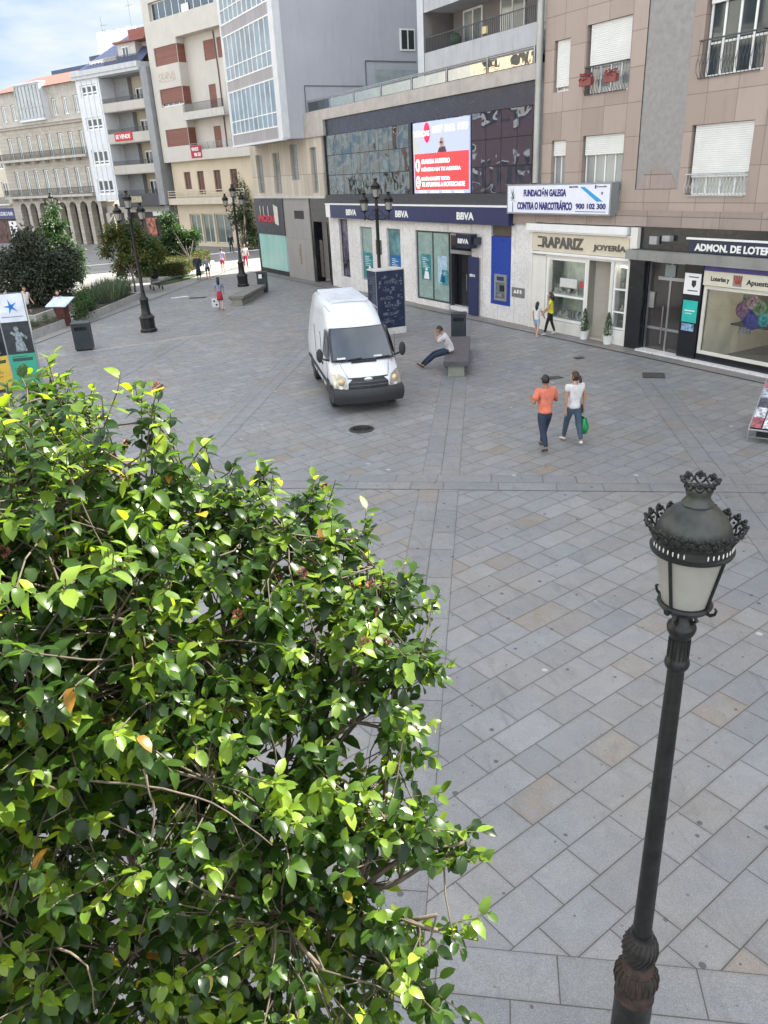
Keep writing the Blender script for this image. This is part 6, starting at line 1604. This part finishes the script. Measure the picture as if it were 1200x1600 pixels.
def standing(H, stride=0.0, armL=(0,0), armR=(0,0), lean=0.0, w=1.0, turn=0.0):
    """joints for a figure facing +y; stride>0 puts the left foot forward"""
    J = {}
    J['pelvis'] = V(0,0,.53*H); J['waist'] = V(0,.01*H+lean*.3*H,.61*H); J['chest'] = V(0,.0+lean*.7*H,.73*H); J['neck'] = V(0,-.005*H+lean*H,.835*H); J['head'] = V(0,.02*H+lean*1.15*H,.925*H)
    for s_, sx in (('L',-1),('R',1)):
        a_ = armL if s_ == 'L' else armR
        J['sh'+s_] = V(sx*.108*H*w, lean*.85*H, .802*H)
        up = V(sx*(.03+a_[2] if len(a_) > 2 else sx*.03), a_[0], -math.sqrt(max(.01, 1-a_[0]**2))).normalized()*.175*H if True else None
        up = V(sx*(.14+(a_[2] if len(a_) > 2 else 0)), a_[0], -1).normalized()*.172*H
        J['el'+s_] = J['sh'+s_] + up
        fo = V(-sx*.02 + (a_[3] if len(a_) > 3 else 0), a_[0]+a_[1], -1 if a_[1] < 1.5 else .4).normalized()*.150*H
        J['wr'+s_] = J['el'+s_] + fo
        J['hip'+s_] = V(sx*.052*H, 0, .50*H)
        f_ = stride*(1 if s_ == 'L' else -1)
        kn = V(sx*.055*H, f_*.55*.24*H + max(0,-f_)*.02*H + .012*H, .28*H); an = V(sx*.052*H, f_*.26*H, .045*H + max(0,-f_)*.045*H)
        J['kn'+s_] = kn; J['an'+s_] = an; J['to'+s_] = an + V(sx*.02*H, .085*H, -.028*H - max(0,-f_)*.035*H)
        J['he'+s_] = an + V(0, -.028*H, -.025*H)
    return J
def person(label, loc, rz, J, H, shirt, legs, shoes, hair, skin=SK, sleeve=.55, leg='long', hairstyle='short', fingers=True, hand=None, w=1.0, group=None, curl=.6):
    o = empty('person', loc, rz, label, 'person', group)
    N = []; E_ = []
    def nd(p, r_): N.append((p, r_*H)); return len(N)-1
    pv = nd(J['pelvis'], .056); wa = nd(J['waist'], .060); ch = nd(J['chest'], .066); nk = nd(J['neck'], .030); hd = nd(J['neck'].lerp(J['head'], .6), .034)
    E_ += [(pv,wa),(wa,ch),(ch,nk),(nk,hd)]
    for s_ in 'LR':
        sh = nd(J['sh'+s_], .033); el = nd(J['el'+s_], .022); wr = nd(J['wr'+s_], .0155)
        E_ += [(ch,sh),(sh,el),(el,wr)]
        d = (J['wr'+s_]-J['el'+s_]).normalized(); side = d.cross(V(0,1,0) if abs(d.y) < .8 else V(0,0,1)).normalized(); nrm = side.cross(d).normalized()
        if nrm.y < 0: nrm = -nrm
        pm = nd(J['wr'+s_]+d*.030*H, .0165); E_.append((wr,pm))
        if fingers:
            for k in range(4):
                a_ = nd(J['wr'+s_]+d*.052*H+side*(k-1.5)*.0115*H, .0055); L_ = (.040,.047,.044,.035)[k]*H
                b_ = nd(N[a_][0]+d*L_*.5+nrm*L_*.15*curl, .0048); c_ = nd(N[a_][0]+d*L_*(1-.35*curl)+nrm*L_*.6*curl, .0042); E_ += [(pm,a_),(a_,b_),(b_,c_)]
            sd = side*(-1 if s_ == 'L' else 1)
            sd = sd if sd.dot(V(0,1,0)) > -.2 else -sd
            t1 = nd(J['wr'+s_]+d*.025*H+sd*.020*H+nrm*.006*H, .0062); t2 = nd(J['wr'+s_]+d*.045*H+sd*.028*H+nrm*.016*H, .005); E_ += [(pm,t1),(t1,t2)]
        else:
            f1 = nd(J['wr'+s_]+d*.062*H+nrm*.006*H, .012); E_.append((pm,f1))
        hp = nd(J['hip'+s_].lerp(J['kn'+s_], .12), .038); kn = nd(J['kn'+s_], .030); cf = nd(J['kn'+s_].lerp(J['an'+s_], .35), .030); an = nd(J['an'+s_], .019); to = nd(J['to'+s_], .016)
        E_ += [(pv,hp),(hp,kn),(kn,cf),(cf,an),(an,to)]
    body = skinned('body', N, E_, skin, o, 1)
    # head, joined into the body mesh
    hc = J['head']; b = MB(); f_ = V(0,1,0); fd = J.get('face', f_).normalized(); rx = fd.cross(V(0,0,1)).normalized(); uz = rx.cross(fd)
    loc_ = lambda x, y, z: hc + rx*x*H + fd*y*H + uz*z*H
    tmp = MB(); tmp.ball((0,0,0), .046, .057, .068, 18, 12)
    b.add([loc_(x*(1-.22*max(0,-z-.01)/.058), y+(.006 if z < -.02 and y > 0 else 0), z) for x, y, z in tmp.v], tmp.f)
    for pr in ((0,.060,-.006,.0075,.012,.014),(.046,-.002,-.004,.007,.010,.016),(-.046,-.002,-.004,.007,.010,.016),(0,.053,-.034,.016,.008,.005)):
        t2 = MB(); t2.ball((0,0,0), pr[3], pr[4], pr[5], 8, 6); b.add([loc_(pr[0]+x, pr[1]+y, pr[2]+z) for x, y, z in t2.v], t2.f)
    hm = bpy.data.meshes.new('h'); hm.from_pydata(b.v, [], b.f)
    bmm = bmesh.new(); bmm.from_mesh(body.data); bmm.from_mesh(hm); bmm.to_mesh(body.data); bmm.free(); bpy.data.meshes.remove(hm)
    body.data.polygons.foreach_set('use_smooth', [True]*len(body.data.polygons))
    b = MB()
    for sx in (-1,1):
        t2 = MB(); t2.ball((0,0,0), .006, .004, .004, 8, 6); b.add([loc_(sx*.018+x, .0545+y, .004+z) for x, y, z in t2.v], t2.f)
    b.build('eyes', mat('eye dark', (.02,.015,.012), .3), o)
    # hair
    b = MB(); tmp = MB(); tmp.ball((0,0,0), .0505, .060, .073, 20, 14)
    keep = []
    vv = [(x, y-.004, z+.004) for x, y, z in tmp.v]
    for f in tmp.f:
        cx = sum(vv[i][1] for i in f)/len(f); cz = sum(vv[i][2] for i in f)/len(f)
        if cz > .030 or (cx < .018 and cz > (-.030 if hairstyle == 'short' else -.06)): keep.append(f)
    b.add([loc_(*q) for q in vv], keep)
    if hairstyle == 'bun':
        t2 = MB(); t2.ball((0,0,0), .026, .026, .03, 10, 7); b.add([loc_(x, -.066+y, -.006+z) for x, y, z in t2.v], t2.f)
        b.tube([loc_(.0,-.075,-.01), loc_(.004,-.082,-.05), loc_(.0,-.075,-.085)], [.022*H,.02*H,.006*H], 8)
    elif hairstyle == 'long':
        b.tube([loc_(0,-.035,.02), loc_(0,-.052,-.04), loc_(0,-.058,-.10), loc_(0,-.055,-.165)], [.044*H,.050*H,.046*H,.022*H], 10)
    elif hairstyle == 'tail':
        b.tube([loc_(0,-.055,.03), loc_(0,-.080,-.02), loc_(0,-.078,-.09)], [.02*H,.024*H,.008*H], 8)
    b.build('hair', hair, o, smooth=True)
    # clothes
    N = []; E_ = []
    dn = (J['pelvis']-J['waist']).normalized(); hem = J['pelvis']+dn*(.045*H); a0 = nd(hem, .084*w); am = nd(J['pelvis'], .080*w); a1 = nd(J['waist'], .076*w); a2 = nd(J['chest'], .084*w); a3 = nd(J['neck']-V(0,0,.02*H), .036); E_.append((a0,am))
    E_ += [(am,a1),(a1,a2),(a2,a3)]
    for s_ in 'LR':
        sh = nd(J['sh'+s_], .042*w); E_.append((a2,sh))
        if sleeve <= 1: e1 = nd(J['sh'+s_].lerp(J['el'+s_], sleeve), .036*w); E_.append((sh,e1))
        else: e1 = nd(J['el'+s_], .032*w); e2 = nd(J['el'+s_].lerp(J['wr'+s_], .92), .025*w); E_ += [(sh,e1),(e1,e2)]
    skinned('shirt', N, E_, shirt, o, 2)
    N = []; E_ = []
    if leg in ('long','shorts'):
        a0 = nd(J['pelvis'].lerp(J['waist'], .45), .066*w); a01 = nd(J['pelvis'], .070*w); E_.append((a0,a01))
        for s_ in 'LR':
            hp = nd(J['hip'+s_].lerp(J['kn'+s_], .16), .052*w); E_.append((a01,hp))
            if leg == 'long':
                t1 = nd(J['hip'+s_].lerp(J['kn'+s_], .55), .045*w); kn = nd(J['kn'+s_], .037*w); c1 = nd(J['kn'+s_].lerp(J['an'+s_], .5), .033*w); an = nd(J['kn'+s_].lerp(J['an'+s_], .95), .026)
                E_ += [(hp,t1),(t1,kn),(kn,c1),(c1,an)]
            else:
                t1 = nd(J['hip'+s_].lerp(J['kn'+s_], .8), .050*w); E_.append((hp,t1))
        skinned('trousers' if leg == 'long' else 'shorts', N, E_, legs, o, 2)
    else:
        p = J['pelvis']; L_ = .22 if leg == 'skirt' else .36
        MB().lathe([(.070*H, .06*H),(.078*H,.0),(.088*H,-.08*H),((.098 if leg == 'skirt' else .115)*H,-L_*H),((.094 if leg == 'skirt' else .11)*H,-L_*H)], 16, tuple(p)).build('skirt', legs, o, smooth=True)
    for s_ in 'LR':
        N = []; E_ = []
        h0 = nd(J['he'+s_], .019); a1 = nd(J['an'+s_]-V(0,0,.008*H), .0225); m_ = nd(J['an'+s_].lerp(J['to'+s_], .55)-V(0,0,.006*H), .0215); t_ = nd(J['to'+s_]+V(0,0,-.002*H), .017); E_ = [(h0,a1),(a1,m_),(m_,t_)]
        skinned('shoe', N, E_, shoes, o, 1)
    return o
def shade(n, c, v=.12): return mat('cloth ' + n, c, .85, max(v, .16), 7, bump=.9, bs=13)
dirto = lambda dx, dy: math.atan2(-dx, dy)            # rotation that turns +y to (dx,dy)
jeans = shade('dark jeans', (.018,.032,.062)); jeans2 = shade('blue jeans', (.045,.075,.115)); wsh = shade('white tee', (.62,.60,.60), .05)
# couple crossing the square
H = 1.70; J = standing(H, -.62, (-.05,1.7,.22,.35), (-.05,1.7,.22,-.35), .01)
person('man in an orange polo shirt and dark jeans, walking away across the square', (3.64,16.15,0), dirto(-.28,.96), J, H, shade('orange polo', (.64,.18,.115), .08), jeans, mat('trainers dark', (.03,.03,.04), .6, .2), HB, SKD, .75, w=1.24)
H = 1.66; J = standing(H, .62, (-.12,.1), (.02,.08,.10), 0); J['face'] = V(-.55,.8,-.05)
wp = person('woman in a white top and blue jeans walking away beside the man in orange', (4.36,16.5,0), dirto(-.20,.98), J, H, wsh, jeans2, mat('trainers white', (.62,.60,.60), .6), HBr, SK, .5, hairstyle='bun', w=1.14)
hw = Vector((4.36,16.5,0)) + Matrix.Rotation(dirto(-.20,.98), 3, 'Z') @ (J['wrR'] + V(0,0,-.09))
o = empty('carrier_bag', (hw.x, hw.y, hw.z-.50), dirto(-.20,.98), 'bright green carrier bag hanging from the right hand of the woman in white', 'bag')
b = MB(); b.add([(-.05,-.12,0),(.05,-.12,0),(.05,.12,0),(-.05,.12,0),(-.085,-.19,.16),(.085,-.19,.16),(.085,.19,.16),(-.085,.19,.16),(-.04,-.12,.36),(.04,-.12,.36),(.04,.12,.36),(-.04,.12,.36)],
   [(0,3,2,1),(0,1,5,4),(1,2,6,5),(2,3,7,6),(3,0,4,7),(4,5,9,8),(5,6,10,9),(6,7,11,10),(7,4,8,11)]); b.build('bag_body', mat('green plastic', (.02,.28,.09), .35, .25, 6, bump=.5, bs=12), o, smooth=True)
b = MB(); b.tube([(0,-.10,.35),(0,-.05,.46),(0,0,.51),(0,.05,.46),(0,.10,.35)], .010, 5); b.build('handles', mat('green plastic', (.02,.28,.09), .35, .25, 6, bump=.5, bs=12), o)
sb_ = Vector((4.36,16.5,0)) + Matrix.Rotation(dirto(-.20,.98), 3, 'Z') @ V(.175,.03,.80)
o = empty('shoulder_bag', sb_, dirto(-.20,.98), 'small black shoulder bag on the right hip of the woman in white', 'bag')
MB().ball((0,0,0), .05,.11,.10, 12, 8).build('bag_body', mat('black leather', (.015,.014,.016), .4, .2), o, smooth=True)
MB().tube([(-.03,-.06,.08),(-.07,-.10,.35),(-.02,-.02,.60),(-.05,.10,.35),(-.03,.06,.08)], .008, 4).build('strap', mat('black leather', (.015,.014,.016), .4, .2), o)
# man sitting on the bench, facing -x (left), feet out
H = 1.72; J = {}
J['pelvis'] = V(0,0,.58); J['waist'] = V(0,.03,.72); J['chest'] = V(0,.13,.92); J['neck'] = V(0,.22,1.09); J['head'] = V(0,.31,1.22); J['face'] = V(0,.85,-.35)
for s_, sx in (('L',-1),('R',1)):
    J['sh'+s_] = V(sx*.18,.15,1.03); J['el'+s_] = V(sx*.17,.40,.86); J['wr'+s_] = V(sx*.07,.46,1.10)
    J['hip'+s_] = V(sx*.09,.06,.55); J['kn'+s_] = V(sx*.12,.50,.44+.02*sx); J['an'+s_] = V(sx*.10+.02,.90+.04*sx,.09); J['to'+s_] = V(sx*.13,1.02+.04*sx,.16); J['he'+s_] = V(sx*.10+.02,.88+.04*sx,.035)
person('man in a white shirt and jeans sitting on the dark bench, hands at his face', (2.36,24.45,0), dirto(-1,.05), J, H, wsh, jeans, mat('brown shoes', (.09,.065,.04), .7), HB, SK, 1.0, curl=1, w=1.18)
# pair at the jeweller's window
H = 1.56; J = standing(H, .45, (.25,.75), (.3,.8), .0)
person('woman in a yellow top and black trousers by the jeweller window', (6.55,28.85,0), dirto(-.9,.25), J, H, shade('yellow top', (.62,.60,.03), .06), shade('black trousers', (.012,.012,.016)), mat('trainers white', (.62,.60,.60), .6), HB, SK, .5, hairstyle='long')
H = 1.30; J = standing(H, .45, (.1,.3), (.6,.5), .0)
person('girl with long black hair, white top and pale shorts beside the woman in yellow', (5.98,28.5,0), dirto(.55,.8), J, H, wsh, shade('pale shorts', (.30,.38,.50)), mat('trainers pink', (.55,.40,.40), .6), HB, SKL, .5, 'shorts', 'long')
# far figures
H = 1.60; J = standing(H, .5, (.05,.2), (.2,.6))
person('woman with long black hair, grey top and red skirt left of the far bench', (-7.55,38.95,0), dirto(-.15,1), J, H, shade('grey blue top', (.22,.25,.33)), shade('red skirt', (.35,.03,.06)), mat('sandals', (.3,.2,.15), .6), HB, SKL, .9, 'skirt', 'long')
hw = Vector((-7.55,38.95,0)) + Matrix.Rotation(dirto(-.15,1), 3, 'Z') @ (J['wrL'] + V(0,0,-.08))
o = empty('shopping_bag', (hw.x-.05, hw.y, hw.z-.52), .2, 'white shopping bag with dark marks in the hand of the woman in the red skirt', 'bag')
MB().box(-.17,.17,-.06,.06,0,.40).build('bag_body', mat('bag white', (.60,.60,.62), .6, .1), o); b = MB(); b.ball((-.05,-.065,.28),.05,.008,.05); b.ball((.05,-.065,.10),.06,.008,.05); b.build('bag_marks', mat('bag marks', (.03,.04,.08), .6), o)
MB().tube([(-.1,0,.39),(0,0,.53),(.1,0,.39)], .008, 4).build('handles', mat('bag white', (.60,.60,.62), .6, .1), o)
H = 1.62; J = standing(H, .1, (.1,.3), (.1,.3), w=1.1)
person('stout figure in a long dark navy coat standing by the lawn', (-11.4,52.7,0), dirto(.1,-1), J, H, shade('navy coat', (.02,.03,.05)), shade('navy coat', (.02,.03,.05)), mat('brown shoes', (.09,.065,.04), .7), HB, SK, 1.6, 'dress', fingers=False, w=1.25)
H = 1.56; J = standing(H, .25, (.1,.3), (.1,.3))
person('figure in a grey jacket and black shorts beside the one in the navy coat', (-10.75,52.5,0), dirto(.2,-1), J, H, shade('grey jacket', (.20,.23,.27)), shade('black shorts', (.015,.015,.02)), mat('sandals', (.3,.2,.15), .6), HBr, SKL, 1.6, 'shorts', fingers=False)
H = 1.62; J = standing(H, .4, (.1,.6), (.1,.5))
person('figure in a lilac shirt and red knee shorts in the sunny gap', (-10.5,56.7,0), dirto(-.1,1), J, H, shade('lilac shirt', (.50,.45,.62)), shade('crimson shorts', (.45,.04,.10)), mat('sandals', (.3,.2,.15), .6), HBr, SKL, .6, 'shorts', fingers=False)
H = 1.66; J = standing(H, .3, (.2,.9), (.2,.9))
person('figure in a white shirt and red trousers beyond the far street lamp', (-9.2,58.9,0), dirto(.4,-1), J, H, wsh, shade('red trousers', (.38,.03,.06)), mat('trainers dark', (.03,.03,.04), .6, .2), HBr, SK, .6, fingers=False)
H = 1.66; J = standing(H, .4, (.1,.3), (.1,.3))
person('dark clothed figure far away at the foot of the cream block', (-12.4,72.2,0), dirto(.4,-1), J, H, shade('navy coat', (.02,.03,.05)), jeans, mat('trainers dark', (.03,.03,.04), .6, .2), HB, SK, 1.6, fingers=False)
H = 1.66; J = standing(H, .15, (.1,.9), (.1,.9))
person('man in a white tee shirt and dark shorts before the plum tree', (-16.9,38.6,0), dirto(.75,-.5), J, H, wsh, shade('dark green shorts', (.03,.045,.04)), mat('trainers white', (.62,.60,.60), .6), HBr, SK, .55, 'shorts', fingers=False)
H = 1.58; J = standing(H, .1, (.5,.9), (.5,.9), .12)
person('dark haired reader in a patterned top and blue skirt leaning over the lectern', (-14.85,37.25,0), dirto(.55,-.75), J, H, mat('patterned blouse', (.45,.30,.32), .8, .8, 14), shade('blue skirt', (.06,.12,.30)), mat('sandals', (.3,.2,.15), .6), HB, SKL, .6, 'skirt', 'long', fingers=False)
rl_ = [(-31.5,77.5,(.35,.04,.06),'in a red dress near the left arches'), (-35.0,82.0,(.40,.10,.05),'in an orange shirt by the blue shop sign'), (-33.6,86.5,(.30,.30,.33),'in grey walking under the blue shop sign')]
for x, y, c_, t_ in rl_:
    H = 1.66; J = standing(H, .4, (.1,.3), (.1,.3)); person('tiny distant figure ' + t_, (x,y,0), random.uniform(0,6), J, H, shade('far cloth %.2f' % c_[1], c_), jeans, mat('trainers dark', (.03,.03,.04), .6, .2), HB, SK, .7, fingers=False)
# pushchair behind the left lamp
o = empty('pushchair', (-13.2,48.6,0), .5, 'black hooded pushchair standing behind the left street lamp', 'pushchair')
b = MB(); b.ball((0,0,.92), .30,.34,.30, 14, 9); b.build('hood', mat('hood black', (.012,.012,.014), .7), o, smooth=True)
b = MB(); b.box(-.2,.2,-.3,.25,.45,.52); b.box(-.2,.2,.15,.25,.52,.9); b.build('seat', mat('seat pale', (.35,.35,.36), .7), o)
b = MB()
for sx in (-.24,.24): b.tube([(sx,-.4,.1),(sx,.1,.6),(sx,.55,1.0)], .014, 5); b.tube([(sx,.4,.12),(sx,0,.5)], .014, 5)
b.tube([(-.24,.55,1.0),(.24,.55,1.0)], .016, 5); b.build('frame', dkgrey, o)
for sx in (-.27,.27):
    for sy in (-.4,.4):
        b = MB(); b.tube([(sx-.02,sy,.12),(sx+.02,sy,.12)], .12, 14); b.build('wheel', mat('tyre rubber', (.018,.018,.02), .85, .2, 10), o)
